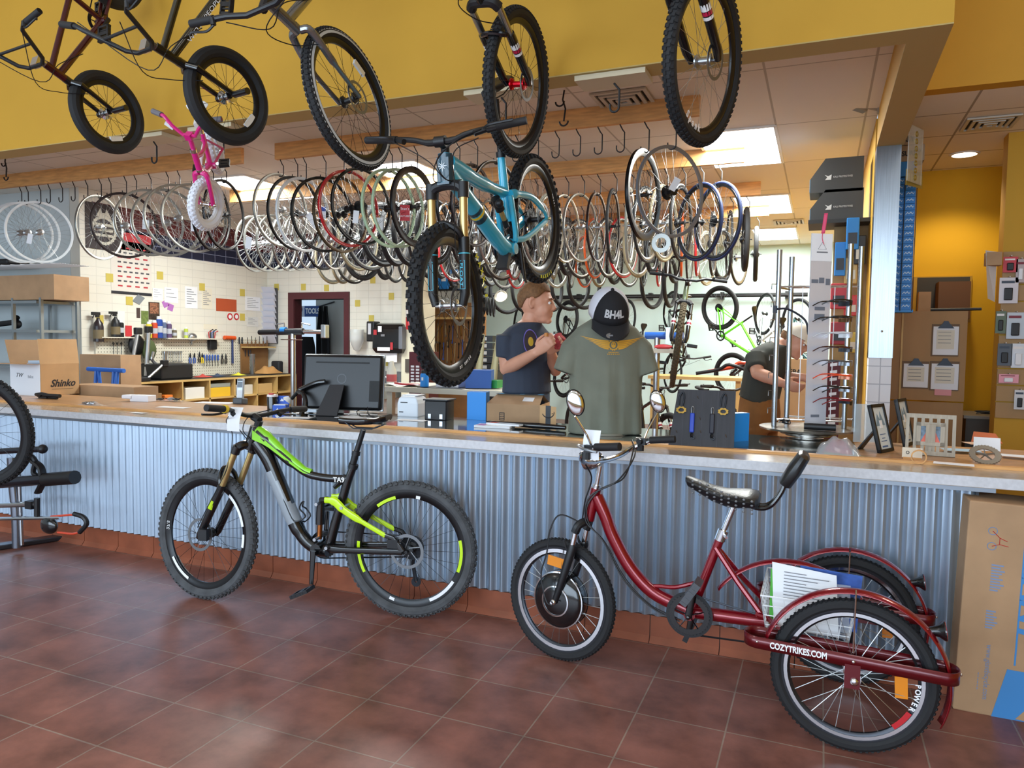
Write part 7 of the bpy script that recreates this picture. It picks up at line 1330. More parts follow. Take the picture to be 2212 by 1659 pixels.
b = ring_teeth((0, 0, 0), .17, 0, 26, .006, .78); b.xf(Matrix.Translation((XW+.018, pc.y+.02, pc.z-.04)) @ Matrix.Rotation(PI/2, 4, 'Z')); PALE = M('pale_emblem', '#c9c6b8', .5); obj('sprocket_emblem', b, PALE, t); b = B()
for k in range(3): b.bx(XW+.012, XW+.02, pc.y-.10, pc.y+.14, pc.z-.11+.06*k, pc.z-.08+.06*k)
b.prism([(-.1, 0), (.1, 0), (.04, .1), (.02, .05), (-.02, .05), (-.04, .1)], (XW+.016, pc.y+.02, pc.z+.11), (0, 1, 0), (0, 0, 1), .006); obj('emblem_bars', b, PALE, t, **NS)
N_ = 'notices pinned to the workshop walls'
for a in (('white notice with diagrams in a thin purple frame', 400, 618, 427, 667, WHITE, 7), ('plain cream instruction sheet right of the framed notice', 436, 622, 458, 668, M('cream_paper', '#e3dcc8', .7), 8), ('white fold out sheet with two columns near the mail rack', 530, 640, 562, 672, WHITE, 6), ('small white sheet below the mail rack fold out', 533, 684, 558, 706, M('faint_paper', '#dcdcd8', .7), 5), ('white handwritten note beside the calendar foot', 330, 622, 352, 650, WHITE, 4), ('white torn note above the purple squares', 355, 620, 385, 655, WHITE, 3), ('pale note high on the left wall bench side', 440, 700, 470, 712, M('cream_paper', '#e3dcc8', .7), 0)):
 sheet('wall_notice', a[0], *a[1:5], a[5], group=N_, lines=a[6])
t, R = sheet('wall_notice', 'rust red blank rectangular card on the left wall', 467, 644, 511, 674, M('rust_card', '#b5502a', .6), group=N_)
t, R = sheet('poster', 'dark colourful movie style poster over the spray cans', 321, 652, 345, 691, M('dark_poster', '#3b2d26', .4, var=.7, vs=40), cat_='poster'); R(.1, .9, .35, .95, M('poster_pic', '#8d5f48', .4, var=.8, vs=50), 'picture')
sheet('poster', 'green leaflet below the dark poster', 305, 671, 321, 700, M('green_leaflet', '#6b7d3f', .5, var=.3, vs=30), cat_='poster'); sheet('poster', 'narrow dark leaflet left of the green one', 295, 665, 303, 687, M('dark_leaflet', '#4a3a36', .5), cat_='poster')
for k, (px, py, an) in enumerate(((358, 656, .5), (369, 664, -.3))): p = wx(px, py); solo('sticky_note', B().box((XW+.002, p.y, p.z), (.003, .085, .085), Matrix.Rotation(an, 3, 'X')), M('purple_paper', '#b06fb8', .7), 'upper left purple sticky note' if k == 0 else 'lower right purple sticky note', 'note', 'purple sticky notes', **NS)
for k, (px, py) in enumerate(((497, 684), (511, 684))):
 p = wx(px, py); t = thing('round_sticker', ['left', 'right'][k]+' one of two round red and white stickers below the rust card', 'sticker', p, 'round stickers'); obj('sticker_disc', B().lathe([(.001, 0), (.05, 0), (.05, .004), (.001, .004)], 20, (XW+.002, p.y, p.z), (1, 0, 0)), RED, t); obj('sticker_centre', B().lathe([(.001, 0), (.03, 0), (.03, .006), (.001, .006)], 20, (XW+.002, p.y, p.z), (1, 0, 0)), WHITE, t)
p = wx(300, 647); solo('diamond_sign', B().prism([(-.09, 0), (0, .09), (.09, 0), (0, -.09)], (XW+.004, p.y, p.z), (0, 1, .25), (0, -.1, .7), .004), M('grey_sign', '#7f858a', .5), 'grey diamond card beside the calendar foot', 'card', **NS)
for k, (px, py, w, h, c, lab) in enumerate(((262, 690, .1, .2, '#e6e6e2', 'white tool card with a picture above the peg board'), (278, 715, .09, .13, '#c8343c', 'small red card above the peg board'))): p = wx(px, py); solo('wall_card', B().bx(XW+.001, XW+.006, p.y-w/2, p.y+w/2, p.z-h/2, p.z+h/2), M('wc'+c, c, .6), lab, 'card', **NS)
def peg_mat():
 m = M('peg_board', '#dcd7c6', .6); nt = m.node_tree; N = nt.nodes; L_ = nt.links; tc = N.new('ShaderNodeTexCoord'); mp = N.new('ShaderNodeMapping'); mp.inputs['Scale'].default_value = (1, 26, 26); L_.new(tc.outputs['Object'], mp.inputs[0]); fr = N.new('ShaderNodeVectorMath'); fr.operation = 'FRACTION'; L_.new(mp.outputs[0], fr.inputs[0])
 s = N.new('ShaderNodeVectorMath'); s.operation = 'SUBTRACT'; s.inputs[1].default_value = (.5, .5, .5); L_.new(fr.outputs[0], s.inputs[0]); mu = N.new('ShaderNodeVectorMath'); mu.operation = 'MULTIPLY'; mu.inputs[1].default_value = (0, 1, 1); L_.new(s.outputs[0], mu.inputs[0]); ln = N.new('ShaderNodeVectorMath'); ln.operation = 'LENGTH'; L_.new(mu.outputs[0], ln.inputs[0])
 gt = N.new('ShaderNodeMath'); gt.operation = 'GREATER_THAN'; gt.inputs[1].default_value = .17; L_.new(ln.outputs[1], gt.inputs[0]); mx = N.new('ShaderNodeMix'); mx.data_type = 'RGBA'; mx.inputs[6].default_value = (*lin('#6f6a5c'), 1); mx.inputs[7].default_value = (*lin('#dcd7c6'), 1); L_.new(gt.outputs[0], mx.inputs[0]); L_.new(mx.outputs[2], N['Principled BSDF'].inputs['Base Color']); return m
pb = thing('peg_board', 'cream perforated peg board along the left wall behind the workbench', 'tool board', (XW, 7.25, .93)); obj('board', B().bx(XW+.001, XW+.02, 5.93, 8.55, .93, 1.425), peg_mat(), pb, **NS); obj('top_shelf', B().bx(XW+.001, XW+.13, 6.85, 7.75, 1.415, 1.43), M('cream_shelf', '#d8d2c0', .6), pb, **NS); obj('top_ledge', B().bx(XW+.001, XW+.13, 5.93, 6.5, 1.42, 1.432), M('cream_shelf', '#d8d2c0', .6), pb, **NS)
fx = lambda px, py: atX(px, py, XW+.045)
TB = 'tools hung on the peg board'
def wrench(p, L_, a=0., w=.009): b = B(); R_ = Matrix.Rotation(a, 3, 'X'); q = lambda y, z: p+R_ @ Vector((0, y, z)); b.tube([q(0, 0), q(0, -L_)], w*.55, 6, flat=.6); b.lathe([(w*.7, -.003), (w*1.5, -.003), (w*1.5, .003), (w*.7, .003)], 12, q(0, 0), (1, 0, 0), close=True); b.prism([(-w*1.4, 0), (-w*1.6, -w*2.2), (-w*.6, -w*2.4), (-w*.5, -w*1), (w*.5, -w), (w*.6, -w*2.4), (w*1.6, -w*2.2), (w*1.4, 0)], q(0, -L_+w*.6), R_ @ Vector((0, 1, 0)), R_ @ Vector((0, 0, 1)), .006); return b
for k, px in enumerate(range(352, 396, 4)): solo('wrench', wrench(fx(px, 760), .13-.004*(k % 4), .05*((k*7) % 3-1)), STEEL, f'silver wrench, {ORD[k]} from the left in the wrench row on the peg board', 'wrench', TB)
for k, px in enumerate((310, 318, 327)): solo('wrench', wrench(fx(px-65, 742), .15), DKMET, f'dark long hex key, {ORD[k]} of three at the left of the peg board', 'wrench', TB)
BH = M('tool_handle_blue', '#2d55a8', .5);
def driver(name, p, L_, hm, lab, cat_, a=0., shaft=DKMET, twin=False):
 t = thing(name, lab, cat_, p, TB); R_ = Matrix.Rotation(a, 3, 'X'); q = lambda y, z: p+R_ @ Vector((0, y, z))
 if twin:
  for s in (1, -1): obj('handle', B().tube(cat([q(s*.003, -L_*.45), q(s*.016, -L_*.6), q(s*.012, -L_)], 4), .007, 8), hm, t)
  obj('jaws', B().tube([q(0, 0), q(0, -L_*.3), q(0, -L_*.48)], [.004, .012, .009], 8), shaft, t)
 else: obj('handle', B().tube([q(0, 0), q(0, -L_*.1), q(0, -L_*.5)], [.008, .012, .010], 10), hm, t); obj('shaft', B().tube([q(0, -L_*.5), q(0, -L_)], .004, 6), shaft, t)
for k, px in enumerate((441, 447, 453, 459, 465, 471)): driver('cone_wrench', fx(px, 766), .16, BH, f'blue handled cable tool, {ORD[k]} from the left in the blue row', 'tool')
for k, (px, py, hm, lab) in enumerate(((437, 762, YEL, 'yellow handled pliers at the left of the blue tool row'), (411, 762, BH, 'blue pliers on the peg board, left of a pair'), (420, 762, BH, 'blue pliers on the peg board, right of a pair'), (480, 764, BLK, 'black pliers right of the blue tool row'), (488, 764, BLK, 'second black pliers right of the blue tool row'), (431, 760, BLK, 'black cutters above the yellow pliers'))): driver('pliers', fx(px, py), .14, hm, lab, 'pliers', twin=True)
for k, px in enumerate((517, 523, 529, 536, 541)): driver('tool', fx(px, 728 if k < 2 else 755), .2, DKMET, f'dark steel hand tool, {ORD[k]} from the left near the end of the peg board', 'tool', shaft=STEEL)
t = thing('hanging_tool', 'blue handled long tool with orange head hanging at the end of the peg board', 'tool', fx(502, 730)); p = fx(502, 730); obj('shaft', B().tube([p, p-Vector((0, 0, .36))], [.013, .016], 10), M('tool_navy', '#2a3a6a', .5), t); obj('head', B().tube([p+Vector((0, -.15, .005)), p+Vector((0, .05, 0))], .028, 12), M('orange_handle', '#e0561c', .5), t)
p = fx(458, 745); t = thing('tool_pouch', 'black pouch full of red handled tools on the peg board', 'pouch', p); obj('pouch_bag', B().box(p, (.07, .12, .13)), BLK, t, **NS, bevel=.01)
for k in range(5): obj('tool_handle', B().tube([p+Vector((.0, -.04+.02*k, .05)), p+Vector((.01, -.07+.03*k, .17+.02*(k % 2))), p+Vector((.01, -.02+.03*k, .19+.02*(k % 2)))], .007, 6), [RP, DKMET, BH, DKMET, RP][k], t)
def bottle(px, py, h, r, lab, mat, top=None, spray=False, z=None, wall=.07, name='spray_bottle', cat_='bottle', group='bottles in the workshop'):
 p = atX(px, py, XW+wall); t = thing(name, lab, cat_, p, group);
 if spray:
  obj('bottle_body', B().lathe([(.001, 0), (r, 0), (r, h*.5), (r*.85, h*.62), (r*.32, h*.75), (r*.3, h*.8), (.001, h*.8)], 16, p), mat, t); b = B(); b.box(p+Vector((0, -.01, h*.86)), (.03, .04, h*.1)); b.box(p+Vector((0, -.03, h*.94)), (.03, .10, h*.1)); b.tube([p+Vector((0, -.05, h*.9)), p+Vector((0, -.07, h*.78))], .007, 6); obj('trigger', b, top or BLK, t, **NS, bevel=.004); obj('label', B().lathe([(r*1.01, h*.1), (r*1.01, h*.4)], 16, p), M('bottle_label', '#77684a', .6), t)
 else: obj('can_body', B().lathe([(.001, 0), (r, 0), (r, h*.8), (r*.7, h*.86), (.001, h*.87)], 16, p), mat, t); obj('cap', B().lathe([(.001, h), (r*.6, h), (r*.7, h*.82), (.001, h*.82)], 14, p), top or WHITE, t); obj('label', B().lathe([(r*1.012, h*.25), (r*1.012, h*.55)], 16, p), M('can_label', '#b8bcc4', .5), t)
bottle(213, 738, .34, .055, 'dark spray bottle with black trigger at the left of the peg board', M('dark_bottle', '#2b2226', .3), spray=True); bottle(250, 728, .3, .05, 'black pump bottle leaning beside the dark spray bottle', BLK, spray=True); bottle(260, 728, .2, .04, 'short black can with grey band on the ledge', BLK)
for k, (px, c, h, r, lab) in enumerate(((322, '#d6c23a', .2, .035, 'yellow capped spray can'), (334, '#c8482c', .22, .036, 'orange and blue spray can'), (344, '#23479a', .27, .042, 'tall blue spray can'), (354, '#5a6a8a', .23, .034, 'grey blue spray can'), (365, '#5d4a6e', .21, .036, 'purple spray can'), (377, '#6e6450', .12, .03, 'short brown can'), (402, '#b9c84a', .14, .025, 'yellow green bottle'))): bottle(px, 730, h, r, lab+' on the shelf above the peg board', M('can'+c, c, .4), name='spray_can', cat_='can', group='cans on the peg board shelf')
p = fx(415, 728); solo('utility_lamp', B().sph(p, (.05, .07, .055), 14, 8).tube([p, p+Vector((0, 0, -.1))], .012, 8), STEEL, 'rounded silver clamp lamp on the peg board shelf', 'lamp')
p = fx(296, 745); t = thing('hat', 'black and olive caps hung over the work stand arm', 'cap', p); obj('black_cap', B().sph(p+Vector((.05, -.05, 0)), (.06, .11, .13), 14, 10), BLK, t); obj('olive_cap', B().sph(p+Vector((.08, .10, -.06)), (.06, .10, .13), 14, 10), M('olive_cloth', '#4f5a35', .9), t)
XB = -7.1; BW = M('bench_wood', '#c9a86a', .55, var=.15, vs=5); wb = thing('workbench', 'plywood workbench with open cubbyholes and dark top along the left wall', 'workbench', (-7.4, 7.3, 0)); ys = [5.97, 6.62, 7.05, 7.48, 7.9, 8.3, 8.7]
obj('bench_top', B().bx(XW+.02, XB, 5.95, 8.72, .90, .925), BW, wb, **NS); obj('top_mat', B().bx(XW+.02, XB-.012, 5.95, 8.72, .9252, .93), M('bench_mat', '#3a342e', .7, var=.3, vs=8), wb, **NS)
for y in ys: obj('divider', B().bx(XW+.02, XB, y, y+.02, 0, .90), BW, wb, **NS)
for z in (.62, .68, .30):
 if z != .62: obj('shelf', B().bx(XW+.02, XB, 5.97, 8.72, z-.02, z), BW, wb, **NS)
obj('bench_back', B().bx(XW+.02, XW+.03, 5.97, 8.72, 0, .9), M('bench_dark', '#5c4428', .8), wb, **NS)
for k, (y, w, h, c, lab, z) in enumerate(((6.2, .3, .1, '#8a6a44', 'brown parts box in the first cubby from the left', .681), (6.75, .1, .09, '#e07a2a', 'orange parts box in the first wide cubby', .681) if False else (6.45, .12, .07, '#e07a2a', 'small orange box in the first cubby from the left', .681), (6.85, .3, .14, '#dcdcd6', 'white lettered box in the second cubby', .681), (7.26, .36, .12, '#e0b52a', 'yellow drawer box in the third cubby', .681), (7.27, .34, .05, '#8e938a', 'grey flat tray on the yellow drawer box', .802), (7.7, .3, .13, '#cfcabc', 'clear parts bin in the fourth cubby', .681), (8.1, .28, .13, '#c8a56c', 'tan parts bin with label in the fifth cubby', .681))):
 solo('storage_box', B().bx(XB-.3, XB-.03, y-w/2, y+w/2, z, z+h), M('sb'+c, c, .6), lab, 'box', 'boxes in the workbench cubbies', **NS, bevel=.004)
def bench(px, py, z=.931): return atZ(px, py, z)
p = atX(370, 820, -7.3); p.z = .931; solo('tool_tray', B().bx(-7.5, -7.15, p.y-.28, p.y+.2, .931, 1.12), M('black_bin', '#17181b', .45), 'large black tool tray on the workbench left end', 'tray', **NS, bevel=.02)
def stand_arm(pts, r, lab, mat, name='work_stand'): t = thing(name, lab, 'stand', pts[0]); obj('arm', B().tube(pts, r, 10), mat, t); obj('clamp_head', B().box(pts[-1], (.06, .08, .08)), BLK, t, **NS, bevel=.01); obj('stand_foot', B().box(pts[0]+Vector((0, 0, .02)), (.1, .2, .05)), BLK, t, **NS, bevel=.01)
a = atX(278, 812, -7.2); a.z = .931; stand_arm([a, atX(298, 715, -7.25)], .022, 'slanted silver work stand arm on the workbench left end', STEEL); a = atX(315, 790, -7.4); a.z = .931; stand_arm([a, atX(321, 712, -7.45)], .026, 'upright silver work stand arm behind the slanted one', STEEL); a = atX(303, 803, -7.15); a.z = .931; stand_arm([a, a+Vector((0, .1, .03)), atX(355, 785, -7.15)], .016, 'low silver arm lying toward the bench lamp', ALU)
b = B(); q = atX(332, 778, -7.35); b.tube(cat([q+Vector((0, 0, .1)), q+Vector((0, -.02, 0)), q+Vector((0, .08, -.06)), q+Vector((0, .16, -.02)), q+Vector((0, .17, .1))], 5), .018, 8); solo('u_lock', b, STEEL, 'grey u shaped frame tool hung in front of the wrench row', 'tool')
for k, (px, py, c, w, lab) in enumerate(((438, 812, '#b8443c', .2, 'red cloth on the workbench top'), (470, 810, '#39465e', .18, 'dark blue cloth on the workbench top'), (515, 811, '#d9d23a', .16, 'yellow cutter on the workbench top'), (400, 812, '#6e6a5e', .18, 'grey rag on the workbench top'))):
 p = atX(px, py, -7.3); p.z = .931; b = B(); b.grid(lambda u, v: p+Vector(((v-.5)*.16, (u-.5)*w, .004+.04*math.sin(PI*u)*math.sin(PI*v)*(.7+.3*math.sin(9*u+7*v)))), 10, 8); solo('shop_cloth', b, M('cl'+c, c, .85), lab, 'cloth', 'things lying on the workbench')
p = atX(545, 800, -7.4); p.z = .931; t = thing('cup_column', 'stack of silver cups at the right end of the workbench', 'cups', p)
for k in range(6): obj('cup', B().lathe([(.03, .045*k), (.04, .045*k+.06), (.038, .045*k+.06), (.028, .045*k+.002)], 14, p), ALU, t)
p = atX(592, 805, -7.3); t = thing('parts_crate', 'open wooden tool crate with bags of parts, right end of the workbench', 'crate', (p.x, p.y, .931)); obj('crate_back', B().bx(XW+.03, XW+.05, 8.2, 8.75, .93, 1.36), M('brown_board', '#8a6238', .7, var=.15, vs=5), t, **NS); obj('crate_ledge', B().bx(XW+.05, XW+.2, 8.2, 8.75, 1.3, 1.32), BW, t, **NS)
b = B(); q = Vector((-7.3, 8.35, .931)); b.grid(lambda u, v: q+Vector(((v-.5)*.25, (u-.5)*.35, .01+.12*math.sin(PI*u)**.6*math.sin(PI*v)**.6*(.85+.15*math.sin(13*u+8*v)))), 14, 10); solo('paper_bag', b, M('brown_paper', '#b98a52', .85), 'crumpled brown paper bag at the right end of the workbench', 'bag')
b = B(); q = Vector((-7.35, 8.6, .931)); b.box(q+Vector((0, 0, .09)), (.15, .1, .18)); solo('tool_case', b, M('dark_bag', '#24262b', .6), 'dark bag with white mark beside the crumpled paper bag', 'bag', **NS, bevel=.02)
for k in range(6): q = Vector((XW+.12, 8.25+.08*k, 1.321)); t = thing('file_tool', f'wooden handled file, {ORD[k]} from the left on the crate ledge', 'tool', q, 'files on the crate ledge'); obj('handle', B().tube([q, q+Vector((0, 0, .07+.01*(k % 3)))], [.012, .009], 8), M('file_handle', '#6b4a2c', .6), t); obj('blade', B().tube([q+Vector((0, 0, .06)), q+Vector((0, 0, .13+.02*(k % 2)))], .005, 6), DKMET, t)
bl = M('blue_steel', '#2f6fd0', .4); p = atY(228, 840, 5.2); t = thing('sawhorse', 'bright blue folding stand behind the open carton', 'stand', (p.x, p.y, 0)); a, c = atY(190, 797, 5.2), atY(268, 801, 5.2); obj('top_bar', B().tube([a, c], .022, 8), bl, t)
for px in (208, 213, 246, 254): q = atY(px, 800, 5.2); obj('leg', B().tube([q, Vector((q.x, q.y+(.1 if px % 2 else -.1), 0))], .017, 8), bl, t)
for k, (p0, p1, dep, lab) in enumerate((((172, 765), (262, 880), 5.45, 'large brown cardboard sheet leaning behind the blue stand'), ((150, 830), (290, 900), 4.5, 'cardboard box edge just behind the counter at the left'))):
 a, c = atY(*p0, dep), atY(*p1, dep); solo('cardboard_box', B().bx(a.x, c.x, dep, dep+.25, .0, a.z), CARD, lab, 'box', **NS)
t = thing('wire_shelf', 'steel shelving with boxes against the grey wall at the far left', 'shelf', (-8.6, 5.5, 0)); ST2 = M('shelf_steel', '#9aa3a8', .4, .7)
for (px, py) in ((45, 650), (45, 712), (45, 790)): a = atY(px, py, 5.3); obj('shelf_board', B().bx(-9.6, atY(88, py, 5.3).x, 5.25, 5.7, a.z-.03, a.z), ST2, t, **NS)
for px in (30, 90):
 for y in (5.27, 5.68): x = atY(px, 700, 5.27).x; obj('upright', B().bx(x-.015, x+.015, y-.015, y+.015, 0, 1.84), ST2, t, **NS)
a = atY(60, 648, 5.3); solo('cardboard_box', B().bx(-9.3, atY(124, 600, 5.3).x, 5.26, 5.66, a.z, atY(60, 595, 5.3).z), CARD, 'brown cardboard box on top of the far left steel shelf', 'box', **NS)
a = atY(0, 578, 5.45); b = B()
for k in range(12): y = 5.3+.03*k; b.tube([(-9.6, y, a.z), (atY(150, 583, 5.4).x, y, a.z)], .003, 5)
for k in range(14): x = -9.6+.16*k; b.tube([(x, 5.3, a.z+.008), (x, 5.66, a.z+.008)], .003, 5)
solo('wire_rack', b, WHITE, 'white wire rack under the whitish wheels at the far left', 'rack'); solo('black_tarp', B().box((-8.9, 5.45, a.z+.05), (1.3, .25, .06)), BLK, 'black rolled cover on the white wire rack', 'cover', **NS, bevel=.02)
b = B(); q = atY(30, 708, 5.35); b.tube([q+Vector((-.35, 0, .03)), q+Vector((0, 0, .06)), q+Vector((.06, 0, .12))], .03, 8); b.sph(q+Vector((.05, 0, .04)), .05); solo('saddle_bag', b, BLK, 'black saddle bag on the middle board of the steel shelf', 'bag')
a = wx(560, 628); p0, p1 = wy(569, 627), wy(600, 627); zt, zb_ = wy(585, 623).z, wy(585, 742).z; t = thing('mail_rack', 'tall dark wall rack holding bundles of white papers beside the maroon door frame', 'rack', ((p0.x+p1.x)/2, 8.7, zb_)); obj('rack_back', B().bx(p0.x, p1.x, 8.74, 8.799, zb_, zt), M('rack_grey', '#4b4d55', .6), t, **NS)
for k in range(9): z = zb_+(zt-zb_)*(k+.1)/9.3; obj('papers', B().add([(p0.x+.03, 8.73, z), (p1.x+.02, 8.73, z), (p1.x+.02, 8.66, z+.115), (p0.x+.06, 8.66, z+.125), (p0.x+.03, 8.74, z), (p1.x+.02, 8.74, z), (p1.x+.02, 8.69, z+.115), (p0.x+.06, 8.69, z+.125)], [(0, 1, 2, 3), (4, 7, 6, 5), (0, 4, 5, 1), (1, 5, 6, 2), (2, 6, 7, 3), (3, 7, 4, 0)]), M('rack_paper', '#cfd0dc', .7), t, **NS)
at = lambda px, py: atY(px, py, 6.3); p = at(633, 860); t = thing('repair_stand', 'silver repair stand with horizontal clamp arm and round tray, in front of the doorway', 'stand', (p.x, p.y, 0)); pl = obj('stand_pole', B().cyl((p.x, p.y, .02), (at(633, 716).x, p.y, at(633, 716).z), .028, n=14), STEEL, t); obj('floor_plate', B().bx(p.x-.3, p.x+.3, p.y-.3, p.y+.3, 0, .02), DKMET, t, **NS); obj('tool_tray', B().lathe([(.001, 0), (.11, 0), (.115, .012), (.11, .006), (.001, .006)], 26, at(630, 735)), STEEL, t)
b = B(); b.tube([at(600, 717), at(655, 716)], .035, 12); ca = obj('clamp_body', b, M('clamp_black', '#22252c', .4), t); obj('clamp_tube', B().tube([at(650, 716), at(697, 717)], .022, 12), CHROME, ca); obj('clamp_jaw', B().box(at(702, 716), (.06, .07, .14)), STEEL, ca, **NS, bevel=.006); obj('clamp_end', B().tube([at(560, 718), at(602, 717)], .028, 8), BLK, ca); b = B(); b.tube([at(614, 712), at(614, 698), at(600, 700)], .008, 6); obj('clamp_lever', b, CHROME, ca); obj('clamp_lever', B().tube([at(652, 712), at(652, 698), at(670, 702)], .008, 6), CHROME, ca); obj('blue_band', B().tube([at(608, 714), at(618, 714)], .037, 12), BLUE, ca)
cy_ = 10.58; at = lambda px, py: atY(px, py, cy_); a, c = at(658, 661), at(694, 684); t = thing('tools_banner', 'blue banner lettered TOOLS hung inside the doorway', 'banner', ((a+c)/2)); obj('banner_cloth', B().bx(a.x, c.x, cy_-.01, cy_, c.z, a.z), M('banner_blue', '#234a8c', .7), t, **NS); text('banner_lettering', 'TOOLS', ((a.x+c.x)/2, cy_-.011, (a.z+c.z)/2), (1, 0, 0), (0, 0, 1), .13, WINK, t, .001, fit=(c.x-a.x)*.84, bold=.004); obj('banner_roundel', B().box((a.x-.1, cy_-.006, (a.z+c.z)/2), (.18, .008, (a.z-c.z))), M('banner_pale', '#c8d2e0', .7), t, **NS); obj('round_mark', B().lathe([(.001, 0), (.06, 0), (.06, .004), (.001, .004)], 20, (a.x-.1, cy_-.011, (a.z+c.z)/2+.03), (0, -1, 0)), M('banner_blue', '#234a8c', .7), t)
p = at(710, 655); t = thing('work_aprons', 'black aprons hanging from a rod inside the doorway', 'apron', p); obj('hanging_rod', B().tube([at(690, 662), at(722, 652)], .012, 8), BLK, t)
for k, (px, w) in enumerate(((700, .22), (714, .2))): q = at(px, 662); bb = B(); bb.grid(lambda u, v: q+Vector(((u-.5)*(w*(.35+.65*min(1, v*2))), -.08-.03*math.sin(u*9)-.05*k, -.95*v)), 12, 10); o = obj('apron', bb, M('apron_black', '#15161a', .9), t); o.modifiers.new('s', 'SOLIDIFY').thickness = .01
q = at(672, 740); b = B(); b.grid(lambda u, v: q+Vector(((u-.5)*.5*(.5+.5*math.sin(PI*min(1, v+.2))), -.2-.1*math.sin(PI*u), -.95*v+.1)), 12, 10); o = solo('dark_coat', b, M('apron_black', '#15161a', .9), 'dark coat hung low on the left inside the doorway', 'coat'); o.modifiers.new('s', 'SOLIDIFY').thickness = .02
def wbox(px0, py0, px1, py1, d): a, c = atY(px0, py0, 8.8-d), atY(px1, py1, 8.8-d); return a.x, c.x, 8.8-d, 8.799, c.z, a.z
t = thing('towel_dispenser', 'large black paper towel dispenser with stickers on the tiled wall', 'dispenser', atY(832, 765, 8.7)); x0, x1, y0, y1, z0, z1 = wbox(804, 697, 868, 764, .2); rings = [[Vector((x0+i, y0+dy, z)), Vector((x1-i, y0+dy, z)), Vector((x1-i, y1, z)), Vector((x0+i, y1, z))] for z, i, dy in ((z0, .03, .04), (z0+.06, .0, .0), (z1-.08, .0, .01), (z1-.02, .02, .05), (z1, .05, .12))]; obj('dispenser_body', B().loft(rings), GLOSSBLK, t, **NS, bevel=.01); obj('side_cover', B().bx(x1-.055, x1+.005, y0-.003, y1, z0+.06, z1-.05), M('grey_plastic', '#6e737c', .4), t, **NS, bevel=.01); obj('paper_towel', B().bx(x0+.08, x1-.12, y0+.07, y0+.074, z0-.12, z0), WHITE, t, **NS); b = B();
for k, (u, v, w, h, m) in enumerate(((.05, .6, .05, .07, RP), (.2, .7, .06, .08, WINK), (.18, .08, .2, .05, WINK), (.3, .55, .06, .03, GP), (.62, .12, .04, .1, RP))): obj('sticker', B().bx(x0+(x1-x0)*u, x0+(x1-x0)*u+w, y0-.004, y0-.001, z0+(z1-z0)*v, z0+(z1-z0)*v+h), m, t, **NS)
t = thing('soap_dispenser', 'narrow black dispenser mounted left of the towel dispenser', 'dispenser', atY(796, 735, 8.75)); b = wbox(791, 694, 808, 738, .16); obj('dispenser_body', B().bx(*b), BLK, t, **NS, bevel=.015); obj('sticker', B().bx(b[0]+.03, b[1]-.05, b[2]-.003, b[2], b[4]+.1, b[5]-.03), M('pale_sticker', '#c9ccd2', .6), t, **NS)
p = atY(771, 758, 8.66); t = thing('cup_dispenser', 'clear plastic dispenser with a tapered bottom right of the door frame', 'dispenser', p); obj('clear_bowl', B().lathe([(.02, 0), (.05, .02), (.09, .12), (.10, .15), (.10, .3), (.001, .3)], 20, p), M('clear_plastic_hard', '#dde2e0', .15, alpha=.6, coat=1.), t); obj('soap_level', B().lathe([(.001, .16), (.09, .16), (.09, .22), (.001, .22)], 18, p), WHITE, t)
p = atY(886, 712, 8.62); t = thing('fire_extinguisher', 'red fire extinguisher hung on the cream post', 'extinguisher', p); obj('cylinder', B().lathe([(.001, 0), (.055, .0), (.06, .03), (.06, .28), (.04, .33), (.02, .35), (.001, .35)], 18, p), M('extinguisher_red', '#b81620', .3, coat=.5), t); obj('label', B().lathe([(.061, .17), (.061, .26)], 18, p), M('pale_label', '#d8d4d0', .5), t); obj('valve', B().box(p+Vector((0, -.02, .38)), (.03, .09, .04)), BLK, t, **NS); obj('hose', B().tube(cat([p+Vector((.02, -.04, .36)), p+Vector((.09, -.02, .28)), p+Vector((.075, 0, .1))], 5), .01, 8), BLK, t)
p = atY(881, 790, 8.69); solo('switch_plate', B().box(p, (.08, .012, .18)), M('grey_steel_plate', '#77726a', .4, .8), 'grey steel wall plate low on the cream post', 'plate', **NS)
x0, x1, y0, y1, z0, z1 = wbox(815, 801, 866, 850, .03); t = thing('sink_splash', 'steel sink splash back with taps at the foot of the tiled wall', 'sink', ((x0+x1)/2, 8.5, z0)); obj('splash_panel', B().bx(x0, x1, 8.77, 8.799, .8, z1), M('sink_steel', '#8d9298', .35, .9), t, **NS); obj('basin', B().bx(x0, x1, 8.35, 8.77, .65, .85), M('sink_steel', '#8d9298', .35, .9), t, **NS)
for k in range(4): q = atY(825+9*k, 815, 8.72); obj('tap_knob', B().sph(q, .02, 10, 6), CHROME, t)
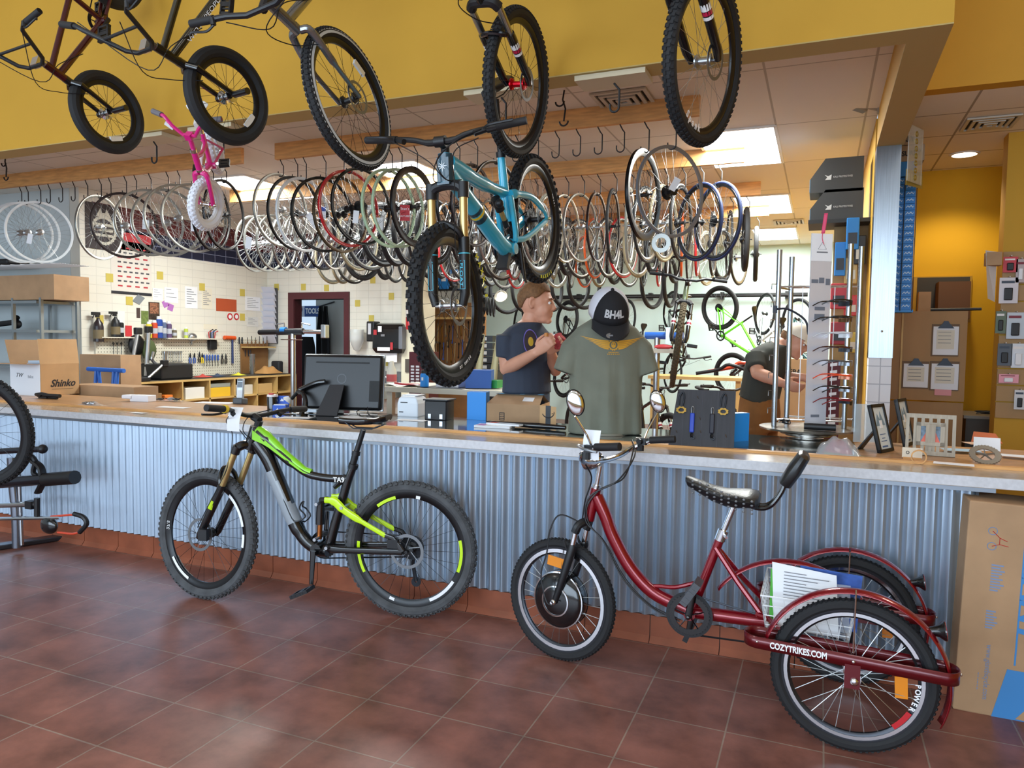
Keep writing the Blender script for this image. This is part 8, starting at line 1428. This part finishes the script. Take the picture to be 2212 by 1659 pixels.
# work table behind the counter
TY = 5.0; a, c = atY(828, 842, TY), atY(1085, 838, TY); zt = (a.z+c.z)/2; t = thing('work_table', 'long pale work table behind the computer and printers', 'table', ((a.x+c.x)/2, TY, 0)); obj('table_top', B().bx(a.x-.1, c.x, TY, TY+.7, zt-.04, zt), M('pale_table', '#d6d0be', .5), t, **NS)
for x in (a.x, c.x-.08):
 for y in (TY+.05, TY+.6): obj('leg', B().bx(x, x+.05, y, y+.05, 0, zt-.04), M('pale_table', '#d6d0be', .5), t, **NS)
obj('table_mat', B().bx(a.x+.3, c.x-.35, TY+.02, TY+.5, zt, zt+.004), BLK, t, **NS)
def onT(px, dy=.1): p = atY(px, 830, TY+dy); p.z = zt+.006; return p
p = onT(917); t = thing('water_bottle', 'bright blue bottle with black lid on the work table', 'bottle', p); obj('bottle_body', B().lathe([(.001, 0), (.034, 0), (.034, .09), (.028, .105), (.001, .105)], 20, p), M('bright_blue', '#1f8fe8', .45), t); obj('lid', B().lathe([(.026, .105), (.026, .13), (.001, .13)], 18, p), BLK, t); obj('white_mark', B().bx(p.x-.008, p.x+.008, p.y-.036, p.y-.033, .05+p.z, .075+p.z), WINK, t, **NS)
p = onT(846, .25); t = thing('spray_bottle', 'white spray bottle with red label on the work table', 'bottle', p); obj('bottle_body', B().lathe([(.001, 0), (.042, 0), (.042, .1), (.02, .16), (.016, .19), (.001, .19)], 18, p), M('cream_bottle', '#e6e0cf', .4), t); obj('label', B().lathe([(.043, .02), (.043, .08)], 18, p), M('red_label', '#c05858', .6), t)
p = onT(1025, .15); solo('parts_box', B().box(p+Vector((0, .1, .07)), (.2, .2, .14), Matrix.Rotation(.3, 3, 'Z')), M('deep_blue', '#1b55a8', .5), 'deep blue carton on the work table below the turquoise bike wheel', 'box', **NS); p = onT(965, .12); solo('white_box', B().box(p+Vector((0, .08, .03)), (.2, .15, .06)), M('white_card', '#e9e9f0', .6), 'white shallow box on the work table left of the deep blue carton', 'box', **NS)
b = B(); p = onT(875, .1); b.tube(cat([p+Vector((-.1, 0, .02)), p+Vector((-.03, .02, .01)), p+Vector((.06, 0, .012)), p+Vector((.13, .03, .01))], 5), .008, 8); solo('red_pliers', b, RP, 'red handled pliers on the left of the work table', 'pliers'); b = B(); b.grid(lambda u, v: onT(860, .05)+Vector(((u-.5)*.35, v*.2, .004+.012*math.sin(9*u))), 10, 4); solo('paper_pile', b, WHITE, 'crumpled white papers on the left of the work table', 'paper'); p = onT(1058, .3); solo('green_tray', B().box(p+Vector((0, 0, .03)), (.18, .12, .06)), M('green_tray', '#2f9a4a', .5), 'green tray beside the young man', 'tray', **NS)
TY2 = 6.2
for k, (px, lab) in enumerate(((1040, 'left'), (1073, 'right'))): a, c = atY(px-10, 835, TY2), atY(px+4, 722, TY2+.1); solo('ramp_rail', B().tube([a, c], [.045, .02], 6, flat=.4), M('brass_rail', '#b5ad86', .4, .6), f'{lab} one of two pale tapered metal rails left of the young man', 'rail', 'pale tapered rails')
for k in range(5): p = atY(1058, 792-15*k, 7.2); t = thing('shoe_box', f'black labelled box, {ORD[k]} from the bottom, stacked left of the young man', 'box', p, 'stack of black boxes'); obj('box_body', B().box(p, (.2, .3, .066)), BLK, t, **NS); obj('label', B().box(p+Vector((0, -.152, 0)), (.07, .003, .035)), M('box_label', '#b9b6b0', .6), t, **NS)
solo('stack_base', B().bx(atY(1036, 800, 7.2).x, atY(1080, 800, 7.2).x, 7.0, 7.4, 0, atY(1058, 800, 7.2).z), BLK, 'black cabinet under the stack of black boxes', 'cabinet', **NS)
YB = 10.0; at = lambda px, py, d=0: atY(px, py, YB-d); a, c = at(886, 655), at(1046, 830); t = thing('tool_wall', 'brown tool board crowded with steel tools seen through the turquoise bike wheel', 'tool board', ((a.x+c.x)/2, YB, c.z)); obj('board', B().bx(a.x, c.x, YB, YB+.05, 0, a.z), M('brown_board', '#8a6238', .7, var=.15, vs=5), t, **NS); obj('tool_shelf', B().bx(a.x, c.x, YB-.15, YB, at(950, 690).z, at(950, 690).z+.03), BW, t, **NS)
r_ = random.Random(11)
for k in range(34):
 px = 905+4.1*k; py = 700+40*(k % 2)+r_.uniform(-6, 6); p = at(px, py, .04); b = wrench(p, r_.uniform(.18, .32), r_.uniform(-.1, .1), .014); m = [STEEL, DKMET, M('bronze_cog', '#9c7a3c', .35, 1.), M('tool_handle_blue', '#2d55a8', .5), STEEL][k % 5]; solo('hand_tool', b, m, ['steel', 'dark steel', 'bronze coloured', 'blue', 'steel'][k % 5]+f' hand tool, {"upper" if k % 2 == 0 else "lower"} row, {ORD[k//2]} from the left on the far brown tool board', 'tool', 'tools on the far tool board')
for k in range(7): p = at(900+20*k, 600+8*(k % 2), .1); t = thing('blue_pack', f'blue parts pack, {ORD[k]} from the left above the far tool board', 'pack', p, 'blue packs on the far wall'); obj('pack_body', B().box(p, (.16, .06, .24)), BLUE, t, **NS, bevel=.01); obj('white_label', B().box(p+Vector((0, -.032, .03)), (.08, .002, .06)), WHITE, t, **NS)
solo('pack_rail', B().bx(at(885, 620).x, at(1046, 620).x, YB-.12, YB+.05, at(950, 622).z-.05, at(950, 622).z), DKMET, 'dark shelf under the blue packs on the far wall', 'shelf', **NS)
p = at(1082, 640, .3); t = thing('work_lamp', 'glowing dome work lamp hung behind the young man', 'lamp', p); obj('lamp_shade', B().lathe([(.02, .09), (.06, .07), (.10, 0), (.095, 0), (.055, .065)], 22, p, (-.5, .6, .6)), ALU, t); obj('bulb', B().sph(p+Vector((.01, -.01, .0)), .06, 14, 10), M('bulb_glow', '#fff0cf', .4, emit=8), t); obj('lamp_cord', B().tube([p+Vector((-.04, .05, .06)), (p.x-.04, p.y, 3.1)], .006, 6), BLK, t)
for k in range(6): p = atY(1032+7*k, 655+2*k, 9.4); solo('tire_hank', B().lathe([(.10, 0), (.118, .012), (.135, 0), (.118, -.012)], 22, p, (.9, .3, 0), close=True), RUB, f'black tire or strap loop, {ORD[k]} from the left, hung behind the young man', 'loop', 'black loops behind the young man')
p = atY(880, 810, 6.3); b = B(); a, c = atY(884, 760, 6.0), atY(904, 840, 6.0); t = thing('stickered_box', 'upright dark red box covered in white lettering left of the turquoise front tire', 'box', ((a.x+c.x)/2, 6.1, 0)); obj('box_body', B().bx(a.x, c.x+.05, 6.0, 6.3, 0, a.z), M('dark_red_card', '#5b1620', .6), t, **NS)
for k in range(14): zz = c.z+.02+.03*(k//2); xx = a.x+.02+.055*(k % 2); obj('white_letter', B().bx(xx, xx+.035, 5.996, 6.0, zz, zz+.018), WINK, t, **NS)
# bikes at the back of the workshop
t = thing('wall_bar', 'long black horizontal bike bar on the pale back wall', 'bar', (-2.6, 12.9, atY(1450, 640, 12.88).z)); z = atY(1500, 639, 12.85).z; obj('bar', B().tube([(atY(1180, 640, 12.85).x, 12.85, z), (atY(1745, 635, 12.85).x, 12.85, z)], .035, 10), BLK, t)
for px in (1250, 1405, 1560, 1700): x = atY(px, 640, 12.9).x; obj('bracket', B().bx(x-.03, x+.03, 12.86, 12.999, z-.06, z+.06), BLK, t, **NS)
BG = 'bikes stored at the back of the workshop'
def bp(px, py, Y, F, U, lab, paint, kind='mtb', R=.335, tw=.02, kn=None, fork=BLK, tire=RUB, rim=BLKRIM, off=None, spk=SPOKE):
 M_ = pose(F, U, (0, 0, 0)); hub = atY(px, py, Y); M_.translation = hub; return hung(lab, M_, R, tw, 1.03, (.42, 0, -.05), (.80, 0, .53), (.84, 0, .41), 0, paint, fork, kind, tire=tire, rimm=rim, group=BG, kn=kn, spk=spk)
bp(1555, 665, 11.5, (.22, -.05, -1), (.85, -.5, .2), 'bright green mountain bike hanging nose down on the pale back wall', GREEN, tw=.027); bp(1452, 672, 12.3, (.05, -.1, -1), (.6, -.8, .1), 'black road bike hanging nose down left of the green bike', GLOSSBLK, 'rigid', tw=.014); bp(1652, 678, 12.2, (-.02, -.1, -1), (.5, -.85, .1), 'white and black bike hanging nose down right of the green bike', M('white_frame', '#d8dadc', .3, coat=.5), 'rigid', tw=.016); bp(1722, 690, 12.3, (.05, -.1, -1), (.7, -.7, .1), 'dark teal bike hanging behind the sunglass stand posts', M('teal_frame', '#1d4a4c', .3, coat=.5), 'rigid', tw=.016)
bp(1350, 690, 11.8, (.0, -.1, -1), (.7, -.7, .1), 'dark bike with drop bars hanging behind the shirt form', GLOSSBLK, 'rigid', tw=.014); bp(1225, 690, 12.2, (.0, -.1, -1), (.8, -.6, .1), 'black bike hanging between the young man and the shirt form', GLOSSBLK, 'mtb', tw=.027); bp(1120, 700, 12.2, (.0, -.1, -1), (.6, -.8, .1), 'dark bike hanging behind the young man', GLOSSBLK, 'rigid')
bp(1462, 765, 7.6, (.18, -.95, .12), (.1, .12, 1), 'mountain bike in a repair stand with a knobby tan tinted front tire facing the viewer', M('olive_frame', '#59684c', .3, coat=.5), 'mtb', R=.345, tw=.028, kn=(60, [(-.25, 0), (.25, .5), (-.8, .25), (.8, .75)], .013, .006, .016), tire=M('muddy_rubber', '#5e523e', .9), rim=M('tan_rim', '#b8a271', .35, .5))
p = atY(1420, 725, 7.2); t = thing('repair_stand', 'repair stand with a blue clamp right of the shirt form', 'stand', (p.x, 7.2, 0)); obj('stand_pole', B().cyl((p.x, 7.2, .02), (p.x, 7.2, p.z), .03, n=14), STEEL, t); obj('clamp_arm', B().tube([p-Vector((.12, 0, 0)), p+Vector((.25, 0, 0))], .035, 12), M('park_blue', '#2a62b8', .4), t); obj('clamp_jaw', B().box(p+Vector((.12, -.03, 0)), (.05, .08, .16)), STEEL, t, **NS); obj('floor_plate', B().bx(p.x-.3, p.x+.3, 6.9, 7.5, 0, .02), DKMET, t, **NS); a = atY(1428, 758, 7.15); obj('parts_shelf', B().box(a, (.3, .2, .04)), M('cream_shelf', '#d8d2c0', .6), t, **NS); obj('red_rag', B().sph(a+Vector((.02, 0, .04)), (.09, .06, .025)), RP, t)
for k, (x, an, lab, pm) in enumerate(((-3.35, .3, 'black bike standing on the floor beside the young man', GLOSSBLK), (-2.6, .15, 'grey bike standing on the floor left of the shirt form', M('grey_frame2', '#5c6066', .3, coat=.4)), (-1.85, .1, 'black bike standing on the floor right of the shirt form', GLOSSBLK), (-1.1, .2, 'red framed bike standing on the floor behind the display board', M('red_frame', '#b3271f', .3, coat=.5)))):
 hung(lab, pose((math.cos(an)*.6, -.8, 0), (0, 0, 1), Vector((x-.3, 9.0, .345))), .335, .024, 1.05, (.42, 0, -.05), (.80, 0, .53), (.84, 0, .41), .1, pm, BLK, 'mtb', group=BG)
a, c = atY(1400, 792, 9.6), atY(1500, 850, 9.6); t = thing('back_bench', 'low wooden bench with parts along the pale back wall', 'bench', ((a.x+c.x)/2, 9.6, 0)); obj('bench_top', B().bx(a.x, c.x+.6, 9.6, 10.2, .98, 1.02), BW, t, **NS)
for x in (a.x+.03, c.x+.5): obj('leg', B().bx(x, x+.06, 9.65, 9.72, 0, .98), BW, t, **NS)
b = B(); p = atY(1600, 800, 7.0); t = thing('handlebar_cluster', 'black and orange handlebars bunched beside the mechanic', 'handlebar', p)
for k in range(5): q = p+Vector((-.2+.1*k, .06*k, .02*k)); obj('bar', B().tube(cat([q+Vector((-.2, 0, -.04)), q, q+Vector((.1, -.02, .05)), q+Vector((.26, 0, .0))], 4), .016, 8), [BLK, M('orange_enamel', '#d2472a', .35), BLK, GLOSSBLK, BLK][k], t)
# right: partition shelf, boxes, blue tube boxes
KY = 6.3
for k, (py0, py1, lab) in enumerate(((345, 412, 'upper dark helmet box with white lettering beside the column'), (412, 475, 'lower dark helmet box with white lettering beside the column'))):
 a, c = atY(1752, py0, KY), atY(1864, py1, KY); t = thing('helmet_box', lab, 'box', ((a.x+c.x)/2, KY, c.z), 'dark helmet boxes'); b = B(); w, h = c.x-a.x, a.z-c.z; b.prism([(0, h*.42), (w*.28, h), (w, h*1.0), (w, .004), (0, .004)], (a.x, KY+.15, c.z), (1, 0, 0), (0, 0, 1), .3); obj('box_body', b, M('helmet_card', '#3b3a38', .6), t, **NS)
 obj('blue_side', B().bx(a.x-.003, a.x-.0005, KY, KY+.3, c.z+.01, c.z+h*.42), M('box_blue', '#2aa0d8', .5), t, **NS); text('box_lettering', 'KALI PROTECTIVES', (a.x+w*.62, KY-.002, c.z+h*.45), (1, 0, 0), (0, 0, 1), .02, M('pale_print', '#c9c7c2', .6), t, .0004, fit=w*.36); b = B(); q = Vector((a.x+w*.34, KY-.0015, c.z+h*.45)); b.prism([(-.025, .02), (0, .008), (.025, .02), (.022, -.02), (-.022, -.02), (-.006, 0)], q, (1, 0, 0), (0, 0, 1), .001); obj('mask_mark', b, M('pale_print', '#c9c7c2', .6), t, **NS)
a = atY(1752, 476, KY); solo('wall_shelf', B().bx(a.x-.02, .317, KY-.02, KY+.36, a.z-.03, a.z), M('shelf_dark', '#2c2a28', .6), 'dark wall shelf carrying the helmet boxes', 'shelf', **NS)
r_ = random.Random(5)
for k, (px, py, w, h, c, lab) in enumerate(((1842, 505, .09, .24, '#2178c0', 'blue hanging part pack nearest the column top'), (1858, 540, .08, .22, '#1f1f24', 'black hanging part pack below the blue one'), (1815, 560, .08, .26, '#2178c0', 'blue and black hanging pack left of the sunglass posts'), (1838, 585, .09, .2, '#c9a96a', 'tan hanging pack behind the sunglass posts'), (1812, 640, .12, .2, '#b02a34', 'red hanging pack behind the sunglass posts'), (1838, 660, .1, .16, '#c8363a', 'second red pack behind the sunglasses'), (1812, 720, .12, .18, '#8e1c28', 'dark red pack behind the sunglasses'), (1842, 740, .1, .16, '#c9b04a', 'mustard pack behind the sunglasses'))):
 p = atY(px, py, 6.25+.03*k); t = thing('part_pack', lab, 'package', p, 'packs hanging beside the column'); obj('pack_body', B().box(p, (w, .04, h)), M('pk'+c, c, .5), t, **NS, bevel=.006); obj('pack_label', B().box(p+Vector((0, -.0215, -h*.15)), (w*.7, .002, h*.35)), M('pk_label', '#2a2b30', .5) if k % 2 == 0 else M('pk_pale', '#d6d2c6', .5), t, **NS)
a = atY(1800, 480, 6.6); solo('slatwall', B().bx(atY(1798, 600, 6.55).x, .317, 6.5, 6.53, .6, a.z), M('slat_brown', '#8d744d', .7, var=.2, vs=6), 'brown slatted panel behind the hanging packs and sunglasses', 'panel', **NS)
a, c = atY(1786, 780, 6.0), atY(1812, 900, 6.0); t = thing('banner', 'narrow dark red banner with white lettering low behind the sunglasses', 'banner', ((a.x+c.x)/2, 6, c.z)); obj('banner_cloth', B().bx(a.x, c.x, 6.0, 6.01, .6, a.z), M('dark_red_card', '#5b1620', .6), t, **NS)
for k in range(9): z = a.z-.04-.055*k; obj('white_letter', B().prism([(-.025, 0), (.025, .008), (.025, .03), (-.025, .022)], ((a.x+c.x)/2, 5.998, z), (1, 0, 0), (0, 0, 1), .002), WINK, t, **NS)
a, c = atY(1684, 775, 6.7), atY(1738, 930, 6.7); t = thing('cardboard_box', 'tall brown cardboard box with black and red printed blocks behind the sunglass posts', 'box', ((a.x+c.x)/2, 6.7, 0)); obj('box_body', B().bx(a.x, c.x, 6.7, 6.9, .0, a.z), CARD2, t, **NS); text('box_lettering', 'ROCK', ((a.x+c.x)/2, 6.699, a.z-.19), (1, 0, 0), (0, 0, 1), .06, RP, t, .0005, fit=.13, bold=.003); text('box_lettering', 'SHOX', ((a.x+c.x)/2, 6.699, a.z-.25), (1, 0, 0), (0, 0, 1), .06, INK, t, .0005, fit=.13, bold=.003); text('box_lettering', 'REBA', ((a.x+c.x)/2, 6.699, a.z-.11), (1, 0, 0), (0, 0, 1), .06, INK, t, .0005, fit=.13, bold=.001)
p = atX(1893, 228, .30); t = thing('security_camera', 'small silver security camera on the yellow return beam', 'camera', p); b = B(); q = p+Vector((-.12, -.03, 0)); R_ = Matrix.Rotation(.5, 3, 'Z') @ Matrix.Rotation(.25, 3, 'Y'); b.box(q, (.13, .055, .055), R_); b.box(q+Vector((-.01, 0, .032)), (.16, .065, .006), R_); obj('camera_body', b, M('camera_silver', '#a9a49a', .35, .6), t, **NS, bevel=.005); obj('mount', B().tube([q+Vector((.05, 0, -.01)), (.316, p.y, p.z-.03)], .012, 8).box((.312, p.y, p.z-.03), (.012, .05, .05)), M('camera_silver', '#a9a49a', .35, .6), t); obj('lens', B().cyl(q+R_ @ Vector((-.07, 0, 0)), q+R_ @ Vector((-.064, 0, 0)), .02), BLK, t)
BY = 6.3; b0 = atY(1962, 672, BY); bw = .055
for k in range(20):
 for j in range(2):
  z = b0.z+.012+.0495*k;
  if j == 1 and k > 18: continue
  x = .505+.075*j; t_ = thing('tube_box', f'small blue inner tube box, {"left" if j == 0 else "right"} column, {ORD[k]} from the bottom', 'box', (x, BY, z), 'blue inner tube boxes by the column'); obj('box_body', B().bx(x-.036, x+.036, BY-.05*j*.3, BY+.12, z, z+.047), BLUE, t_, **NS); obj('white_print', B().prism([(-.026, 0), (-.014, .014), (-.004, .004), (.008, .016), (.02, .002), (.026, .012), (.026, .004), (.02, -.006), (.008, .006), (-.004, -.004), (-.014, .005), (-.026, -.008)], (x, BY-.05*j*.3-.0008, z+.022), (1, 0, 0), (0, 0, 1), .0012), M('pale_blue_print', '#c4dcf0', .5), t_, **NS)
zt2 = b0.z+.012+.0495*20
t = thing('tube_rack', 'black wire rack holding the blue inner tube boxes', 'rack', (.54, BY, b0.z)); obj('rack_base', B().bx(.46, .63, BY-.03, BY+.13, b0.z-.01, b0.z+.01), M('rack_blue', '#2a8ad8', .5), t, **NS); obj('rack_side', B().bx(.455, .466, BY-.03, BY+.13, b0.z-.01, zt2), BLK, t, **NS)
for x in (.542, .62): obj('rack_wire', B().tube([(x, BY-.035, b0.z), (x, BY-.035, zt2)], .003, 6), BLK, t)
solo('tube_carton', B().bx(.475, .612, BY-.03, BY+.12, zt2+.002, zt2+.11), BLUE, 'larger blue carton on top of the tube box columns', 'box', **NS)
for k, (x0, x1, z, lab) in enumerate(((.485, .66, zt2+.112, 'lower brown Surly lettered carton on the tube rack'), (.455, .60, zt2+.232, 'upper brown lettered carton on the tube rack'))):
 t = thing('surly_carton' if False else 'brown_carton', lab.replace('Surly lettered', 'lettered'), 'box', ((x0+x1)/2, BY, z), 'lettered cartons on the tube rack'); obj('box_body', B().bx(x0, x1, BY-.03, BY+.14, z, z+.115 if k == 0 else z+.07), M('grey_carton', '#a08a70', .8), t, **NS); text('box_lettering', 'SURLY', ((x0+x1)/2, BY-.0312, z+(.055 if k == 0 else .04)), (1, 0, 0), (0, 0, 1), .05, INK, t, .0005, fit=.13, bold=.002)
a, c = atY(1972, 275, 5.9), atY(1982, 395, 5.9); t = thing('acrylic_sign', 'clear acrylic sign with gold lettering hung beside the column', 'sign', ((a.x+c.x)/2, 5.9, c.z)); ang = Matrix.Translation(((a.x+c.x)/2, 5.9, 0)) @ Matrix.Rotation(1.1, 4, 'Z'); obj('acrylic_panel', B().bx(-.12, .12, -.003, .003, c.z, a.z), M('clear_acrylic', '#d8dad4', .1, alpha=.45, coat=1.), t, xf=ang, **NS)
for k in range(7): z = a.z-.05-.05*k; obj('gold_mark', B().lathe([(.012, 0), (.02, 0), (.02, .003), (.012, .003)], 14, (0, -.005, z), (0, -1, 0), close=True), M('gold_leaf', '#c9b24a', .3, .8), t, xf=ang)
a = atY(1975, 385, 5.95); t = thing('gold_sign', 'small gold lettered sign dangling below the clear acrylic sign', 'sign', a); ang = Matrix.Translation((a.x, a.y, 0)) @ Matrix.Rotation(1.0, 4, 'Z') @ Matrix.Rotation(0, 4, 'Y'); obj('sign_plate', B().bx(-.11, .11, -.003, .003, a.z-.06, a.z+.05), M('pale_gold', '#b8a85e', .3, .6), t, xf=ang, **NS)
for k in range(5): obj('sign_letter', B().bx(-.09+.04*k, -.065+.04*k, -.0045, -.003, a.z-.03, a.z+.025), M('bright_gold', '#efe39a', .3, .5), t, xf=ang, **NS)
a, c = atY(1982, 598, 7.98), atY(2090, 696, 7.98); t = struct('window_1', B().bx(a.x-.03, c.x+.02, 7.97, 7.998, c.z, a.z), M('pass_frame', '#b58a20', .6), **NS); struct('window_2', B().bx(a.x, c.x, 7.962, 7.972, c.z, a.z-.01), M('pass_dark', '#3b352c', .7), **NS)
p0, p1 = atY(2022, 612, 7.94), atY(2086, 690, 7.94); solo('cardboard_box', B().bx(p0.x, p1.x, 7.75, 7.955, p1.z, p0.z), M('brown_box_dark', '#6d4a30', .8), 'dark brown carton standing in the wall opening above the plywood board', 'box', **NS); p0, p1 = atY(1982, 632, 7.7), atY(2006, 690, 7.7); solo('cardboard_box', B().bx(p0.x, p1.x, 7.6, 7.7, p1.z-.1, p0.z), CARD, 'small brown carton left in the wall opening above the plywood board', 'box', **NS)
PY = 7.1; a, c = atY(1945, 672, PY), atY(2082, 868, PY); PLY = M('plywood', '#a9804f', .6, var=.15, vs=3, stretch=(1, 1, .2)); t = thing('plywood_board', 'plywood partition with three clipboards in the right room', 'panel', ((a.x+c.x)/2, PY, 0)); obj('upper_panel', B().bx(a.x-.1, c.x, PY, PY+.02, c.z, a.z), PLY, t, **NS); d = atY(2074, 960, PY); obj('lower_panel', B().bx(a.x-.1, atY(2082, 880, PY).x, PY+.03, PY+.05, 0, atY(2040, 870, PY).z), PLY, t, **NS); obj('yellow_post', B().bx(atY(1943, 800, PY).x, atY(1947, 800, PY).x, PY-.02, PY, .5, a.z), BW, t, **NS); obj('top_clutter', B().tube([(atY(2010, 672, PY).x, PY, a.z+.01), (atY(2120, 670, PY).x, PY, a.z+.015)], .012, 6), M('cord_black', '#22201c', .6), t)
def clip(px0, py0, px1, py1, lab, pink=False):
 Y = PY-.012; a, c = atY(px0, py0, Y), atY(px1, py1, Y); t = thing('clipboard', lab, 'clipboard', ((a.x+c.x)/2, Y, c.z), 'clipboards on the plywood'); w = c.x-a.x; obj('board', B().bx(a.x, c.x, Y, PY-.001, c.z, a.z), M('clip_brown', '#6d5236', .6), t, **NS); obj('papers', B().bx(a.x+.01, c.x-.005, Y-.006, Y, c.z+.01, a.z-.02), WHITE, t, **NS); m = (a.x+c.x)/2; obj('metal_clip', B().prism([(-.06, 0), (.06, 0), (.025, .04), (.015, .06), (-.015, .06), (-.025, .04)], (m, Y-.012, a.z-.035), (1, 0, 0), (0, 0, 1), .01), DKMET, t, **NS); obj('inner_form', B().bx(a.x+.035, c.x-.035, Y-.0072, Y-.006, c.z+.06, a.z-.05), M('ivory_form', '#e2dccb', .7), t, **NS)
 for k in range(4): z = a.z-.07-.03*k; obj('printed_line', B().bx(a.x+.045, c.x-.06, Y-.0082, Y-.0072, z, z+.004), GP, t, **NS)
 if pink: obj('pink_note', B().bx(a.x+.04, c.x-.05, Y-.004, Y, c.z-.04, c.z+.01), M('pink_note', '#e7a0a4', .7), t, **NS)
clip(2014, 700, 2070, 770, 'upper clipboard with white forms on the plywood board'); clip(1950, 780, 2005, 840, 'lower left clipboard with a printed sheet on the plywood board'); clip(2010, 780, 2070, 845, 'lower right clipboard with a pink note on the plywood board', True)
p0, p1 = atY(2080, 900, 7.5), atY(2152, 960, 7.5); t = thing('grey_cabinet', 'low dark cabinet with clutter in the right room', 'cabinet', ((p0.x+p1.x)/2, 7.5, 0)); obj('cabinet_body', B().bx(p0.x, p1.x+.3, 7.35, 7.9, 0, p0.z), M('cabinet_dark', '#4a443c', .6), t, **NS); obj('cabinet_top', B().bx(p0.x-.02, p1.x+.3, 7.33, 7.9, p0.z, p0.z+.025), M('cabinet_top', '#8a8478', .5), t, **NS)
p = atY(2125, 890, 7.55); b = B(); r2 = random.Random(9); b.tube(cat([Vector((p.x+r2.uniform(-.1, .1), 7.5+r2.uniform(-.06, .06), p0.z+.035+r2.uniform(0, .03))) for _ in range(12)], 4), .006, 6); solo('cable_bundle', b, BLK, 'loose black cables on the low cabinet in the right room', 'cable')
JY = 6.775; a = atY(2160, 545, JY); t = thing('display_panel', 'brown slatted display panel with packaged accessories at the right edge', 'panel', (1.9, JY, .9)); SLAT = M('slat_panel', '#a58358', .6, var=.1, vs=4)
for k in range(10): z0 = atY(2160, 545+36*k, JY).z; z1 = atY(2160, 545+36*(k+1)-3, JY).z; obj('slat', B().bx(a.x+.02, 2.4, JY-.02, JY-.001, z1, z0), SLAT, t, **NS)
for k, (px0, py0, px1, py1, c, lab) in enumerate(((2168, 555, 2198, 588, '#c92b3c', 'red accessory pack at the top of the right display panel'), (2196, 560, 2214, 610, '#b9a9a8', 'clear accessory pack at the top right of the display panel'), (2160, 600, 2198, 655, '#d8d2d6', 'white and pink pack with a black tool, second row'), (2152, 672, 2172, 720, '#5a6a52', 'dark pack with green pictures, third row'), (2176, 675, 2212, 732, '#c2ccd6', 'pale blue pack with a black hook, third row'), (2156, 742, 2185, 790, '#4f5660', 'dark grey pack, fourth row'), (2186, 742, 2214, 795, '#d9dde4', 'clear crinkled pack, fourth row'), (2158, 808, 2200, 828, '#e59aa8', 'pink and white pack, fifth row'), (2192, 842, 2214, 885, '#d6d6d8', 'white pack with a black device, lowest row'))):
 A_, C_ = atY(px0, py0, JY-.05), atY(px1, py1, JY-.05); q = thing('accessory_pack', lab, 'package', ((A_.x+C_.x)/2, JY-.05, C_.z), 'packs on the right display panel'); obj('pack_card', B().bx(A_.x, C_.x, JY-.05, JY-.04, C_.z, A_.z), M('ap'+c, c, .4), q, **NS); w, h = C_.x-A_.x, A_.z-C_.z; obj('item', B().bx(A_.x+w*.25, A_.x+w*.7, JY-.07, JY-.05, C_.z+h*.12, C_.z+h*.6), BLK if k not in (1, 6, 7) else WHITE, q, **NS, bevel=.006); obj('header_print', B().bx(A_.x+w*.1, A_.x+w*.8, JY-.0512, JY-.05, C_.z+h*.78, C_.z+h*.88), M('ap_head%d' % (k % 3), ['#e9e4e2', '#7f2a3a', '#3a4656'][k % 3], .5), q, **NS); obj('hang_peg', B().tube([((A_.x+C_.x)/2, JY-.075, A_.z+.006), ((A_.x+C_.x)/2, JY, A_.z+.006)], .003, 6), STEEL, q)
p0, p1 = atY(2130, 540, 6.6), atY(2158, 650, 6.6); t = thing('paper_sheet', 'white papers pinned to the edge of the right display panel', 'paper', ((p0.x+p1.x)/2, 6.7, p1.z)); obj('sheet', B().add([(p0.x, 6.62, p0.z), (p1.x, 6.75, p0.z), (p1.x, 6.75, p1.z), (p0.x+.03, 6.62, p1.z+.02)], [(0, 1, 2, 3)]), WHITE, t, **NS); solo('small_crate', B().box(atY(2145, 560, 6.68)+Vector((0, 0, .0)), (.1, .1, .1)), CARD, 'small cardboard piece at the left edge of the display panel', 'box', **NS)
